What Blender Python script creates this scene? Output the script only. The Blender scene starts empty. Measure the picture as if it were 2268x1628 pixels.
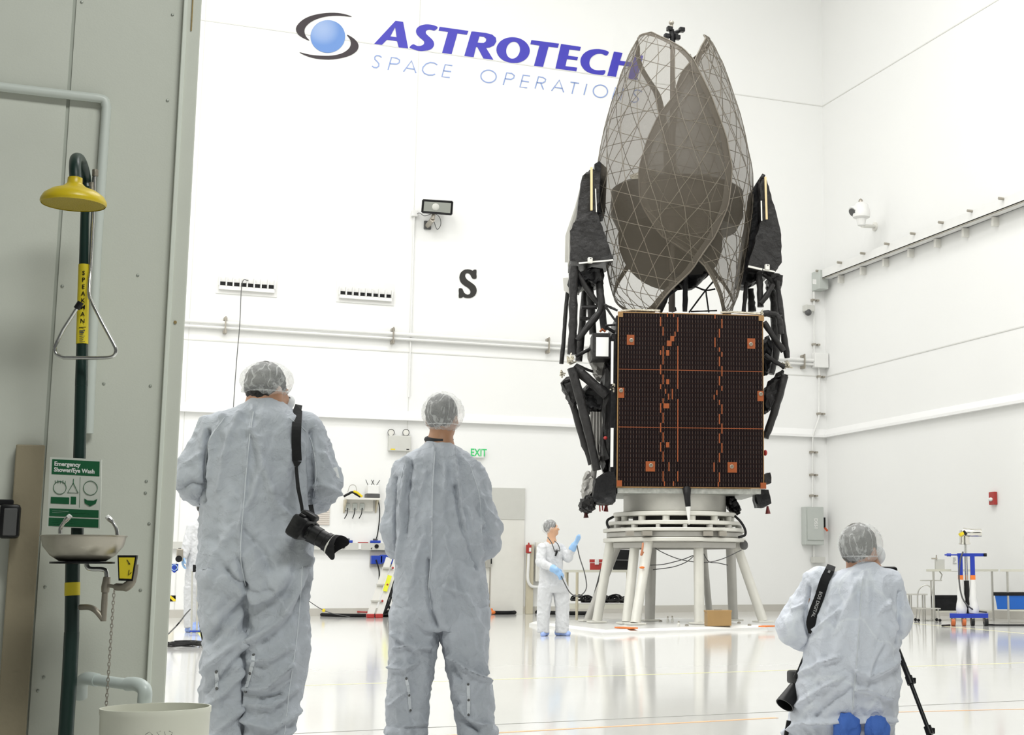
import bpy, bmesh, math, random
import numpy as np
from mathutils import Vector, Matrix, Quaternion
from mathutils.bvhtree import BVHTree
random.seed(7)
sc = bpy.context.scene
COL = sc.collection
PI = math.pi
# ---------------------------------------------------------------- camera numbers (2268 x 1628 frame)
W_PX, H_PX = 2268, 1628
F, X0, Y0 = 3300.0, 1557.0, 770.0
YAW, PITCH = math.radians(23.4), math.radians(8.65)
CAM = Vector((0, 0, 0.88))
_R = Matrix.Rotation(-YAW, 3, 'Z') @ Matrix.Rotation(PI/2 + PITCH, 3, 'X')
FWD = Vector((math.sin(YAW), math.cos(YAW), 0))
RGT = Vector((math.cos(YAW), -math.sin(YAW), 0))
def ray(px, py):
    return (_R @ Vector(((px - X0)/F, -(py - Y0)/F, -1.0))).normalized()
def on_plane(px, py, p, n):
    d = ray(px, py); n = Vector(n); p = Vector(p)
    return CAM + d * ((p - CAM).dot(n) / d.dot(n))
def onY(px, py, Y): return on_plane(px, py, (0, Y, 0), (0, 1, 0))
def onX(px, py, X): return on_plane(px, py, (X, 0, 0), (1, 0, 0))
def ground(px, py, z=0.0): return on_plane(px, py, (0, 0, z), (0, 0, 1))
def at(px, py, depth): return on_plane(px, py, CAM + FWD*depth, FWD)
# ---------------------------------------------------------------- materials
MATS = {}
def mat(name, col, rough=0.5, metal=0.0, bump=0.0, bscale=60.0, var=0.04, vscale=6.0, spec=0.5, sub=0.0, alpha=1.0, coat=0.0):
    if name in MATS: return MATS[name]
    m = bpy.data.materials.new(name); m.use_nodes = True
    nt = m.node_tree; b = nt.nodes['Principled BSDF']
    b.inputs['Roughness'].default_value = rough
    b.inputs['Metallic'].default_value = metal
    b.inputs['Specular IOR Level'].default_value = spec
    b.inputs['Alpha'].default_value = alpha
    b.inputs['Coat Weight'].default_value = coat
    tc = nt.nodes.new('ShaderNodeTexCoord')
    no = nt.nodes.new('ShaderNodeTexNoise'); no.inputs['Scale'].default_value = vscale; no.inputs['Detail'].default_value = 4
    nt.links.new(tc.outputs['Object'], no.inputs['Vector'])
    mx = nt.nodes.new('ShaderNodeMix'); mx.data_type = 'RGBA'
    c = list(col)[:3]
    mx.inputs[6].default_value = [max(0, v*(1-var)) for v in c] + [1]
    mx.inputs[7].default_value = [min(1, v*(1+var)) for v in c] + [1]
    nt.links.new(no.outputs['Fac'], mx.inputs[0]); nt.links.new(mx.outputs[2], b.inputs['Base Color'])
    if bump:
        n2 = nt.nodes.new('ShaderNodeTexNoise'); n2.inputs['Scale'].default_value = bscale; n2.inputs['Detail'].default_value = 5
        nt.links.new(tc.outputs['Object'], n2.inputs['Vector'])
        bp = nt.nodes.new('ShaderNodeBump'); bp.inputs['Strength'].default_value = bump; bp.inputs['Distance'].default_value = 0.02
        nt.links.new(n2.outputs['Fac'], bp.inputs['Height']); nt.links.new(bp.outputs['Normal'], b.inputs['Normal'])
    MATS[name] = m
    return m
def N(m, typ, **kw):
    n = m.node_tree.nodes.new(typ)
    for k, v in kw.items():
        if k in ('operation', 'data_type', 'blend_type', 'feature', 'distance', 'wave_type', 'bands_direction'): setattr(n, k, v)
        else: n.inputs[k].default_value = v
    return n
def L(m, a, b): m.node_tree.links.new(a, b)
# ---------------------------------------------------------------- object bookkeeping
WLOC = {}
def tag(o, label=None, cat=None, group=None, kind=None):
    if label: o['label'] = label
    if cat: o['category'] = cat
    if group: o['group'] = group
    if kind: o['kind'] = kind
    return o
def thing(name, label, cat, loc=(0, 0, 0), group=None):
    o = bpy.data.objects.new(name, None); COL.objects.link(o)
    o.empty_display_size = 0.1
    o.location = loc; WLOC[o] = Vector(loc)
    return tag(o, label, cat, group)
def frame(origin, xd, yd=None):
    """local -> world matrix with x axis xd, z up"""
    x = Vector(xd).normalized(); z = Vector((0, 0, 1)); y = z.cross(x)
    return Matrix(((x.x, y.x, z.x, origin[0]), (x.y, y.y, z.y, origin[1]), (x.z, y.z, z.z, origin[2]), (0, 0, 0, 1)))
class M:
    """collects shapes into ONE mesh (world coordinates, or a frame's)"""
    def __init__(self, fr=None): self.bm = bmesh.new(); self.fr = fr
    def _v(self, p):
        p = Vector(p)
        return self.bm.verts.new(self.fr @ p if self.fr else p)
    def face(self, pts, mi=0):
        try:
            f = self.bm.faces.new([self._v(p) for p in pts]); f.material_index = mi; return f
        except ValueError: return None
    def hexa(self, p, mi=0):
        v = [self._v(q) for q in p]
        for idx in ((0,3,2,1),(4,5,6,7),(0,1,5,4),(1,2,6,5),(2,3,7,6),(3,0,4,7)):
            f = self.bm.faces.new([v[i] for i in idx]); f.material_index = mi
        return self
    def box(self, a, b, mi=0):
        x0, x1 = sorted((a[0], b[0])); y0, y1 = sorted((a[1], b[1])); z0, z1 = sorted((a[2], b[2]))
        return self.hexa([(x0,y0,z0),(x1,y0,z0),(x1,y1,z0),(x0,y1,z0),(x0,y0,z1),(x1,y0,z1),(x1,y1,z1),(x0,y1,z1)], mi)
    def rbox(self, a, b, r=0.01, mi=0):
        """box with chamfered edges"""
        bm2 = bmesh.new(); bmesh.ops.create_cube(bm2, size=1.0)
        a = Vector(a); b = Vector(b); c = (a+b)/2; d = Vector((abs(b[0]-a[0]), abs(b[1]-a[1]), abs(b[2]-a[2])))
        for v in bm2.verts: v.co = Vector((v.co.x*d.x, v.co.y*d.y, v.co.z*d.z)) + c
        r = min(r, min(d)*0.45)
        bmesh.ops.bevel(bm2, geom=bm2.edges[:], offset=r, segments=2, profile=0.5, affect='EDGES')
        self.merge(bm2, mi); return self
    def merge(self, bm2, mi=0, mtx=None):
        mp = {}
        for v in bm2.verts:
            co = mtx @ v.co if mtx else v.co
            mp[v] = self._v(co)
        for f in bm2.faces:
            try:
                g = self.bm.faces.new([mp[v] for v in f.verts]); g.material_index = mi
            except ValueError: pass
        bm2.free()
    def beam(self, p0, p1, w, h, up=(0, 0, 1), mi=0):
        p0 = Vector(p0); p1 = Vector(p1); d = (p1-p0).normalized(); up = Vector(up)
        if abs(d.dot(up)) > 0.98: up = Vector((1, 0, 0))
        s = d.cross(up).normalized()*w/2; u = s.cross(d).normalized()*h/2
        return self.hexa([p0-s-u, p0+s-u, p1+s-u, p1-s-u, p0-s+u, p0+s+u, p1+s+u, p1-s+u], mi)
    def tube(self, pts, r, seg=10, caps=True, mi=0, closed=False, flat=1.0, jit=0.0):
        pts = [Vector(p) for p in pts]; n = len(pts)
        rs = r if isinstance(r, (list, tuple)) else [r]*n
        up = None; rings = []
        for i in range(n):
            if closed: d = pts[(i+1) % n]-pts[i-1]
            else: d = pts[min(i+1, n-1)]-pts[max(i-1, 0)]
            if d.length < 1e-9: d = Vector((0, 0, 1))
            d.normalize()
            if up is None:
                up = Vector((0, 0, 1)) if abs(d.z) < 0.9 else Vector((1, 0, 0))
            s = up - d*up.dot(d)
            if s.length < 1e-6: s = d.orthogonal()
            s.normalize(); up = s; t = d.cross(s)
            ring = []
            for k in range(seg):
                a = 2*PI*k/seg; q = rs[i]*(1+random.uniform(-jit, jit))
                ring.append(self._v(pts[i]+(s*math.cos(a)+t*math.sin(a)*flat)*q))
            rings.append(ring)
        m = n if closed else n-1
        for i in range(m):
            A, B = rings[i], rings[(i+1) % n]
            for k in range(seg):
                f = self.bm.faces.new((A[k], A[(k+1) % seg], B[(k+1) % seg], B[k])); f.material_index = mi
        if caps and not closed:
            f = self.bm.faces.new(rings[0][::-1]); f.material_index = mi
            f = self.bm.faces.new(rings[-1]); f.material_index = mi
        return self
    def cyl(self, p0, p1, r0, r1=None, seg=20, mi=0):
        return self.tube([p0, p1], [r0, r0 if r1 is None else r1], seg, True, mi)
    def lathe(self, prof, c=(0, 0, 0), seg=32, ax=None, mi=0, cap0=False, cap1=False):
        """prof: (radius, height) list, about ax (default z) through c"""
        c = Vector(c); q = Vector((0, 0, 1)).rotation_difference(Vector(ax)) if ax is not None else Quaternion()
        rings = []
        for r, h in prof:
            rings.append([self._v(c + q @ Vector((r*math.cos(2*PI*k/seg), r*math.sin(2*PI*k/seg), h))) for k in range(seg)])
        for A, B in zip(rings, rings[1:]):
            for k in range(seg):
                f = self.bm.faces.new((A[k], A[(k+1) % seg], B[(k+1) % seg], B[k])); f.material_index = mi
        if cap0: self.bm.faces.new(rings[0][::-1]).material_index = mi
        if cap1: self.bm.faces.new(rings[-1]).material_index = mi
        return self
    def ell(self, c, r, seg=20, rings=12, q=None, mi=0):
        bm2 = bmesh.new(); bmesh.ops.create_uvsphere(bm2, u_segments=seg, v_segments=rings, radius=1.0)
        r = (r, r, r) if not isinstance(r, (tuple, list)) else r
        for v in bm2.verts:
            w = Vector((v.co.x*r[0], v.co.y*r[1], v.co.z*r[2]))
            v.co = (q @ w if q else w) + Vector(c)
        self.merge(bm2, mi); return self
    def fill(self, loops, off=None, mi=0):
        """flat figure from 3-d outline loops (holes allowed), extruded by off"""
        bm2 = bmesh.new(); es = []
        for lp in loops:
            vs = [bm2.verts.new(Vector(p)) for p in lp]
            for a, b in zip(vs, vs[1:]+vs[:1]):
                es.append(bm2.edges.new((a, b)))
        bmesh.ops.triangle_fill(bm2, use_beauty=True, use_dissolve=False, edges=es)
        if off is not None:
            g = bmesh.ops.extrude_face_region(bm2, geom=bm2.faces[:])
            for e in g['geom']:
                if isinstance(e, bmesh.types.BMVert): e.co += Vector(off)
        bmesh.ops.recalc_face_normals(bm2, faces=bm2.faces[:])
        self.merge(bm2, mi); return self
    def ribbon(self, pts, w, nrm, thick=0.004, mi=0):
        """flat band along pts, width w (or list) across the plane with normal nrm"""
        pts = [Vector(p) for p in pts]; n = len(pts); nrm = Vector(nrm).normalized()
        ws = w if isinstance(w, (list, tuple)) else [w]*n
        rows = []
        for i in range(n):
            d = (pts[min(i+1, n-1)]-pts[max(i-1, 0)]).normalized(); s = d.cross(nrm).normalized()*ws[i]/2
            o = nrm*thick
            rows.append([self._v(pts[i]-s), self._v(pts[i]+s), self._v(pts[i]+s+o), self._v(pts[i]-s+o)])
        for A, B in zip(rows, rows[1:]):
            for k in range(4):
                self.bm.faces.new((A[k], A[(k+1) % 4], B[(k+1) % 4], B[k])).material_index = mi
        self.bm.faces.new(rows[0][::-1]); self.bm.faces.new(rows[-1]); return self
    def text(self, s, size, mtx, depth=0.002, bold=0.0, align='CENTER', shear=0.0, mi=0, sx=1.0):
        cu = bpy.data.curves.new('t', 'FONT'); cu.body = s; cu.size = size; cu.align_x = align; cu.align_y = 'CENTER'
        cu.extrude = depth; cu.offset = bold; cu.shear = shear; cu.resolution_u = 3
        o = bpy.data.objects.new('t', cu); COL.objects.link(o)
        dg = bpy.context.evaluated_depsgraph_get(); me = bpy.data.meshes.new_from_object(o.evaluated_get(dg))
        bm2 = bmesh.new(); bm2.from_mesh(me)
        for v in bm2.verts: v.co.x *= sx
        self.merge(bm2, mi, mtx)
        bpy.data.objects.remove(o); bpy.data.curves.remove(cu); bpy.data.meshes.remove(me)
        return self
    def build(self, name, mats, parent=None, smooth=None, label=None, recalc=True, **kw):
        bm = self.bm
        if recalc: bmesh.ops.recalc_face_normals(bm, faces=bm.faces[:])
        me = bpy.data.meshes.new(name); bm.to_mesh(me); bm.free()
        return finish(me, name, mats, parent, smooth, label, **kw)
def finish(me, name, mats, parent=None, smooth=None, label=None, **kw):
    n = len(me.vertices); co = np.empty(n*3, np.float32); me.vertices.foreach_get('co', co); co = co.reshape(-1, 3)
    mn, mxv = co.min(0), co.max(0)
    org = Vector(((mn[0]+mxv[0])/2, (mn[1]+mxv[1])/2, mn[2])) if n else Vector((0, 0, 0))
    co -= np.array(org, np.float32); me.vertices.foreach_set('co', co.reshape(-1)); me.update()
    for mm in (mats if isinstance(mats, (list, tuple)) else [mats]): me.materials.append(mm)
    if smooth is not None:
        me.polygons.foreach_set('use_smooth', [True]*len(me.polygons))
        if smooth < 179: me.set_sharp_from_angle(angle=math.radians(smooth))
    o = bpy.data.objects.new(name, me); COL.objects.link(o)
    WLOC[o] = org
    if parent is not None:
        o.parent = parent; o.location = org - WLOC[parent]
    else: o.location = org
    if label: o['label'] = label
    return tag(o, kw.get('tl'), kw.get('cat'), kw.get('group'), kw.get('kind'))
def place_copy(src, offset, label=None, group=None):
    """copy of a thing, its parts and their sub-parts, moved by offset"""
    r = src.copy(); COL.objects.link(r); r.location = src.location + Vector(offset); WLOC[r] = WLOC[src]+Vector(offset)
    if label: r['label'] = label
    if group: r['group'] = group
    for ch in list(src.children):
        c = ch.copy(); COL.objects.link(c); c.parent = r
        for g in ch.children:
            d = g.copy(); COL.objects.link(d); d.parent = c
    return r
def bez(pts, n=8):
    """smooth curve through points (Catmull-Rom)"""
    P = [Vector(p) for p in pts]; P = [P[0]*2-P[1]] + P + [P[-1]*2-P[-2]]; out = []
    for i in range(1, len(P)-2):
        for k in range(n):
            t = k/n; a, b, c, d = P[i-1], P[i], P[i+1], P[i+2]
            out.append(0.5*((2*b)+(c-a)*t+(2*a-5*b+4*c-d)*t*t+(3*b-a-3*c+d)*t**3))
    out.append(P[-2]); return out
# ---------------------------------------------------------------- camera, light
cam = bpy.data.cameras.new('camera'); cam.sensor_fit = 'HORIZONTAL'; cam.sensor_width = 36.0; cam.lens = F/W_PX*36.0
cam.shift_x = (W_PX/2 - X0)/W_PX; cam.shift_y = (Y0 - H_PX/2)/W_PX
cam.clip_start = 0.05; cam.clip_end = 200
co_ = bpy.data.objects.new('camera', cam); COL.objects.link(co_); co_.location = CAM
co_.rotation_euler = (PI/2+PITCH, 0, -YAW); sc.camera = co_
sc.view_settings.view_transform = 'Standard'; sc.view_settings.look = 'None'; sc.view_settings.gamma = 1.0
sc.view_settings.use_curve_mapping = False; sc.view_settings.exposure = 0.0
sc.cycles.use_denoising = True; sc.cycles.max_bounces = 8; sc.cycles.diffuse_bounces = 4; sc.cycles.glossy_bounces = 3; sc.cycles.transmission_bounces = 2; sc.cycles.transparent_max_bounces = 16; sc.cycles.use_adaptive_sampling = True; sc.cycles.adaptive_threshold = 0.04; sc.cycles.adaptive_min_samples = 12
sc.cycles.sample_clamp_indirect = 6.0
w = bpy.data.worlds.new('world'); sc.world = w; w.use_nodes = True
w.node_tree.nodes['Background'].inputs[0].default_value = (0.97, 1.0, 0.95, 1)
w.node_tree.nodes['Background'].inputs[1].default_value = 0.10
YB, XR, YN, XL, ZC = 32.7, 17.5, 5.62, -14.0, 18.0      # back wall, right wall, near wall, left wall, ceiling
def area(name, loc, sx, sy, power, rot=(0, 0, 0), col=(1, 0.992, 0.975)):
    l = bpy.data.lights.new(name, 'AREA'); l.shape = 'RECTANGLE'; l.size = sx; l.size_y = sy; l.energy = power; l.color = col
    o = bpy.data.objects.new(name, l); COL.objects.link(o); o.location = loc; o.rotation_euler = rot; return o
for i, X in enumerate((-8, 1, 9.5)):
    for j, Y in enumerate((10, 16.5, 23)):
        area('ceiling_lamp', (X, Y, ZC-0.3), 5.0, 3.0, 500)
area('airlock_lamp', (1.8, 1.0, 6.2), 3.0, 1.6, 350, col=(0.97, 1.0, 0.95))  # unseen overhead light, added to bring out folds on the suits' backs
# ---------------------------------------------------------------- materials of the setting
m_wall = mat('white_wall', (0.905, 0.908, 0.893), 0.55, var=0.012, vscale=0.35)
m_trim = mat('white_trim', (0.93, 0.93, 0.92), 0.4, var=0.01)
m_ceil = mat('white_ceiling', (0.90, 0.90, 0.89), 0.7)
m_base = mat('gray_baseboard', (0.55, 0.53, 0.48), 0.6, bump=0.05)
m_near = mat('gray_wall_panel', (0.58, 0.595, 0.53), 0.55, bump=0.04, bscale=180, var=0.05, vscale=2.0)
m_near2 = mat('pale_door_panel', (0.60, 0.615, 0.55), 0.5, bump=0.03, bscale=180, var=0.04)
m_floor = mat('epoxy_floor', (0.72, 0.72, 0.70), 0.09, bump=0.012, bscale=2.0, var=0.05, vscale=0.7, spec=0.6)
m_groove = mat('panel_groove', (0.42, 0.44, 0.39), 0.7)
def struct(name, m, mt, smooth=None, parent=None):
    o = m.build(name, mt, parent, smooth)
    if parent is None: o['kind'] = 'structure'
    return o
m = M(); m.box((-16, -8, -0.3), (20, 36, 0)); struct('floor', m, m_floor)
m = M(); m.box((XL, YB, 0), (XR+0.3, YB+0.3, ZC)); struct('wall_back', m, m_wall)
m = M(); m.box((XR, YN, 0), (XR+0.3, YB, ZC)); struct('wall_right', m, m_wall)
m = M(); m.box((XL-0.3, YN, 0), (XL, YB, ZC)); struct('wall_left', m, m_wall)
m = M(); m.box((XL-0.3, YN, ZC), (XR+0.3, YB+0.3, ZC+0.3)); struct('ceiling', m, m_ceil)
# near wall: two panels with a stepped seam, and the pale jamb of the bay opening
pa = onY(165, 500, YN); JX0 = onY(388, 480, YN).x; JX1 = onY(421, 480, YN).x; SX = onY(134, 480, YN).x
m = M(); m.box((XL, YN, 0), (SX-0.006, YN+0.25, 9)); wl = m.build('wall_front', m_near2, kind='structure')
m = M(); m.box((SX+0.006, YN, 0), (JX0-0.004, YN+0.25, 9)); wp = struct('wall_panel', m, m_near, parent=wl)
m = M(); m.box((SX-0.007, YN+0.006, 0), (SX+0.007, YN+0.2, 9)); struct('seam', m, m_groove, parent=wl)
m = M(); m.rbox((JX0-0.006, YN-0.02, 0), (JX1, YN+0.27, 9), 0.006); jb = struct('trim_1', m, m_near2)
m = M(); m.rbox((JX0-0.012, YN-0.028, 0), (JX0+0.003, YN-0.004, 9), 0.003); struct('edge_bead', m, mat('pale_bead', (0.7, 0.73, 0.66), 0.4), parent=jb)
m_rust = mat('rusty_steel', (0.33, 0.24, 0.10), 0.8, bump=0.2, var=0.5, vscale=40)
m = M()
a = onY(422, 68, YN-0.02); b = onY(432, -20, YN-0.02); m.box((a.x, YN-0.026, a.z), (b.x-0.004, YN-0.018, b.z))
struct('latch_strip', m, m_rust, parent=jb)
m = M()
a = onY(388, 714, YN-0.02); m.lathe([(0.0001, 0), (0.006, 0), (0.005, 0.004), (0.0001, 0.005)], (a.x, a.y-0.002, a.z), 10, (0, -1, 0))
struct('rust_spot', m, m_rust, parent=jb)
m_screw = mat('screw_gray', (0.42, 0.44, 0.40), 0.4, 0.6)
for (px, py) in ((382, 33), (371, 223), (324, 1066), (322, 1092), (311, 1307), (181, 5), (305, 610), (330, 1160), (100, 1300), (84, 1530), (138, 634), (333, 855), (230, 850), (97, 1500)):
    a = onY(px, py, YN)
    m = M(); m.lathe([(0.0055, 0), (0.0055, 0.002), (0.003, 0.0045), (0.0005, 0.005)], (a.x, a.y, a.z), 10, (0, -1, 0), cap1=True)
    struct('screw', m, m_screw, parent=wl)
# opposite pier and header of the opening (outside the picture to the right)
m = M(); m.box((10.5, YN, 0), (XR+0.3, YN+0.25, 9)); m.box((XL, YN, 9), (XR+0.3, YN+0.25, ZC)); struct('wall_near', m, m_wall)
# back and right wall trims
def back(px, py, off=0.0): return onY(px, py, YB-off)
def right(px, py, off=0.0): return onX(px, py, XR-off)
zb1 = (back(500, 1347).z+back(1700, 1341).z)/2
m = M(); m.box((XL, YB-0.03, 0), (XR, YB, zb1)); struct('baseboard_back', m, m_base)
m = M(); m.box((XR-0.03, YN+0.3, 0), (XR, YB-0.03, zb1)); struct('baseboard_right', m, m_base)
zt, zl = back(700, 903).z, back(700, 924).z
def ledge(name, yz, axis):
    m = M()
    if axis == 'x':
        prof = [(YB, zt), (YB-0.03, zt), (YB-0.12, zl+0.06), (YB-0.12, zl), (YB, zl)]
        A = [(XL, y, z) for y, z in prof]; B = [(XR-0.0, y, z) for y, z in prof]
    else:
        prof = [(XR, zt), (XR-0.03, zt), (XR-0.12, zl+0.06), (XR-0.12, zl), (XR, zl)]
        A = [(x, YN+0.3, z) for x, z in prof]; B = [(x, YB-0.121, z) for x, z in prof]
    for i in range(5): m.face([A[i], A[(i+1) % 5], B[(i+1) % 5], B[i]])
    m.face(A); m.face(B[::-1]); struct(name, m, m_trim)
ledge('trim_2', None, 'x'); ledge('trim_3', None, 'y')
m_seam = mat('wall_seam', (0.74, 0.74, 0.71), 0.6)
k = 4
for z in (back(700, 790-22).z, back(560, 60).z):
    m = M(); m.box((XL, YB-0.012, z-0.012), (XR-0.02, YB, z+0.012)); struct('trim_%d' % k, m, m_seam); k += 1
    m = M(); m.box((XR-0.012, YN+0.3, z-0.012), (XR, YB-0.02, z+0.012)); struct('trim_%d' % k, m, m_seam); k += 1
for px in (910, 420):
    x = back(px, 700).x; m = M(); m.box((x-0.008, YB-0.008, zb1), (x+0.008, YB, ZC)); struct('trim_%d' % k, m, m_seam); k += 1
# lines taped or cut in the floor
def floorline(name, a, b, wd, mt, label, h=0.0015):
    a = ground(*a); b = ground(*b); d = (b-a).normalized(); s = Vector((-d.y, d.x, 0))*wd/2
    m = M(); m.hexa([a-s, b-s, b+s, a+s, a-s+Vector((0, 0, h)), b-s+Vector((0, 0, h)), b+s+Vector((0, 0, h)), a+s+Vector((0, 0, h))])
    return m.build(name, mt, tl=label, cat='floor marking')
m_ytape = mat('yellow_tape', (0.80, 0.78, 0.45), 0.5); m_otape = mat('orange_tape', (0.85, 0.50, 0.28), 0.5, var=0.2, vscale=8)
m_joint = mat('floor_joint', (0.35, 0.35, 0.33), 0.6)
floorline('floor_tape', (560, 1522), (2400, 1464), 0.035, m_ytape, 'thin pale yellow tape line across the floor behind the two standing people')
floorline('floor_tape', (1980, 1377), (2420, 1417), 0.04, m_ytape, 'thin pale yellow tape line on the floor in front of the blue cart')
floorline('floor_tape', (900, 1634), (1720, 1590), 0.045, m_otape, 'worn orange tape band on the floor between the middle person and kneeling person')
floorline('floor_tape', (1960, 1578), (2420, 1567), 0.03, m_otape, 'worn orange tape band on the floor right of the kneeling person')
floorline('floor_joint', (520, 1631), (2420, 1545), 0.012, m_joint, 'dark straight joint line across the floor by the orange tape')
floorline('floor_tape', (425, 1378), (480, 1450), 0.07, mat('bright_yellow_tape', (0.85, 0.82, 0.25), 0.5), 'bright yellow tape strip on the floor left of the person with hip camera')
# ================================================================ things on the back wall
m_white = mat('white_paint', (0.84, 0.84, 0.82), 0.4)
m_offw = mat('offwhite_plastic', (0.78, 0.77, 0.72), 0.45)
m_gray = mat('gray_enamel', (0.52, 0.55, 0.52), 0.45, bump=0.02)
m_lgray = mat('light_gray_enamel', (0.62, 0.62, 0.58), 0.45)
m_black = mat('black_plastic', (0.007, 0.007, 0.008), 0.4, var=0.2, spec=0.3)
m_blackm = mat('black_matte', (0.010, 0.010, 0.011), 0.75, var=0.2, spec=0.25)
m_dark = mat('dark_gray', (0.09, 0.09, 0.09), 0.5)
m_red = mat('red_paint', (0.42, 0.035, 0.03), 0.4)
m_blue = mat('blue_paint', (0.02, 0.06, 0.42), 0.35)
m_steel = mat('brushed_steel', (0.60, 0.59, 0.55), 0.32, 0.9, bump=0.03, bscale=120)
m_alu = mat('dull_aluminium', (0.66, 0.65, 0.60), 0.42, 0.55, bump=0.05, bscale=50, var=0.08)
m_tan = mat('tan_paint', (0.58, 0.53, 0.40), 0.5)
m_orange = mat('orange_plastic', (0.85, 0.22, 0.04), 0.5)
m_yellow = mat('yellow_paint', (0.85, 0.66, 0.02), 0.4)
m_clampd = mat('clamp_steel', (0.40, 0.37, 0.32), 0.4, 0.7)
# ---- painted company sign, traced on the wall plane
def lp(pts, off=0.004):       # detail coordinates -> wall plane
    return [back(620+x/2.766, y/2.766, off) for x, y in pts]
def ellp(cx, cy, rx, ry, n=40, rot=0.0):
    return [(cx+rx*math.cos(a)*math.cos(rot)-ry*math.sin(a)*math.sin(rot), cy+rx*math.cos(a)*math.sin(rot)+ry*math.sin(a)*math.cos(rot)) for a in [2*PI*i/n for i in range(n)]]
def smooth2(pts, n=5):
    P = [Vector((x, y, 0)) for x, y in pts]; out = []
    k = len(P)
    for i in range(k):
        a, b, c, d = P[i-1], P[i], P[(i+1) % k], P[(i+2) % k]
        for j in range(n):
            t = j/n; q = 0.5*((2*b)+(c-a)*t+(2*a-5*b+4*c-d)*t*t+(3*b-a-3*c+d)*t**3); out.append((q.x, q.y))
    return out
LET = [
 [[(708,128),(754,135),(785,298),(727,291),(718,252),(655,244),(624,276),(576,270)], [(706,166),(715,229),(676,224)]],
 [smooth2([(966,168),(935,154),(895,150),(860,158),(838,175),(834,196),(842,215),(862,235),(880,250),(884,262),(878,274),(860,282),(840,282),(815,272),(794,291),(820,304),(860,313),(900,310),(930,298),(943,278),(940,255),(925,236),(905,218),(893,204),(895,190),(908,183),(925,183),(948,187)], 3)],
 [[(978,165),(1154,190),(1145,213),(1087,205),(1051,333),(993,325),(1030,196),(972,187)]],
 [[(1173,194),(1187,194),(1262,203),(1300,213),(1322,232),(1325,255),(1312,278),(1285,291),(1262,294),(1307,367),(1247,359),(1210,289),(1201,287),(1186,351),(1129,344),(1168,212)], [(1222,222),(1250,226),(1264,238),(1262,253),(1248,264),(1228,264),(1210,262)]],
 [ellp(1428,308,102,79,44,0.1), ellp(1428,308,42,53,36,0.25)],
 [[(1540,246),(1709,268),(1702,293),(1645,286),(1611,411),(1556,404),(1590,279),(1534,271)]],
 [[(1722,270),(1843,288),(1837,311),(1772,303),(1765,342),(1826,350),(1820,370),(1758,362),(1748,406),(1820,415),(1815,438),(1687,421)]],
 [smooth2([(2013,319),(1980,306),(1940,301),(1895,308),(1860,330),(1842,362),(1845,398),(1868,430),(1905,450),(1945,458),(1983,458),(1992,432),(1955,432),(1925,428),(1902,412),(1895,385),(1905,355),(1935,333),(1970,330),(2000,341)], 3)],
 [[(2046,317),(2098,325),(2083,373),(2158,383),(2172,335),(2225,342),(2185,490),(2133,483),(2151,409),(2075,398),(2058,472),(2005,465)]],
]
THIN = [[(623,352),(610,342),(592,340),(581,350),(582,364),(596,378),(606,390),(605,405),(592,415),(575,413),(564,404)],
 [(662,428),(683,352),(715,356),(733,368),(731,384),(715,393),(674,390)], [(757,439),(806,372),(833,448)], [(778,418),(823,424)],
 [(964,398),(945,386),(920,383),(895,392),(876,412),(873,432),(885,450),(910,460),(935,460),(950,454)],
 [(1056,402),(1012,396),(992,470),(1040,475)], [(1002,433),(1048,439)], ellp(1278,468,47,38,30,0.1)+[ellp(1278,468,47,38,30,0.1)[0]],
 [(1368,520),(1389,446),(1420,450),(1436,463),(1432,478),(1415,487),(1379,482)], [(1531,466),(1490,460),(1470,533),(1514,538)], [(1480,496),(1525,502)],
 [(1563,542),(1584,470),(1612,475),(1628,486),(1624,500),(1608,509),(1573,506)], [(1598,509),(1614,549)],
 [(1664,556),(1712,490),(1738,566)], [(1685,535),(1730,542)], [(1780,503),(1832,511)], [(1806,507),(1789,575)], [(1880,515),(1862,582)],
 ellp(1963,559,44,38,30,0.1)+[ellp(1963,559,44,38,30,0.1)[0]], [(2035,608),(2055,535),(2085,614),(2105,542)],
 [(2218,563),(2200,553),(2180,552),(2166,562),(2170,578),(2185,592),(2196,606),(2190,622),(2170,628),(2150,620)]]
SW1 = smooth2([(440,103),(390,86),(330,79),(260,83),(190,98),(140,122),(106,155),(98,182),(110,210),(140,232),(180,249),(160,225),(150,195),(158,165),(190,135),(240,112),(300,99),(370,97)], 3)
SW2 = smooth2([(410,213),(450,235),(475,262),(481,288),(468,315),(430,340),(370,357),(300,365),(220,359),(160,342),(120,321),(180,335),(250,342),(320,341),(380,327),(420,300),(434,270),(428,240)], 3)
lg = thing('company_sign', 'company sign with blue italic capitals and globe emblem high on back wall', 'sign', back(1000, 160))
for loops in LET:
    m = M(); m.fill([lp(q) for q in loops], (0, -0.012, 0))
    m.build('big_letter', mat('sign_blue', (0.045, 0.038, 0.46), 0.5), lg, label='blue bold italic capital letter')
k_ = 0
for n_ in (1, 1, 2, 1, 2, 1, 1, 2, 2, 2, 2, 1, 1, 1, 1):
    m = M()
    for s in THIN[k_:k_+n_]: m.ribbon(lp(s), 0.026, (0, -1, 0), 0.008)
    k_ += n_
    m.build('small_letter', mat('sign_light_blue', (0.27, 0.37, 0.68), 0.5), lg, label='thin pale blue capital letter')
for q in (SW1, SW2):
    m = M(); m.fill([lp(q)], (0, -0.012, 0)); m.build('swoosh', mat('sign_black', (0.025, 0.015, 0.02), 0.5), lg, label='black crescent stroke')
m_globe = mat('sign_globe', (0.3, 0.5, 0.85), 0.5)
g = M(); c = lp([(293, 224)])[0]; gp = lp(ellp(293, 224, 106, 100, 48)); g.fill([gp], (0, -0.012, 0))
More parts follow.
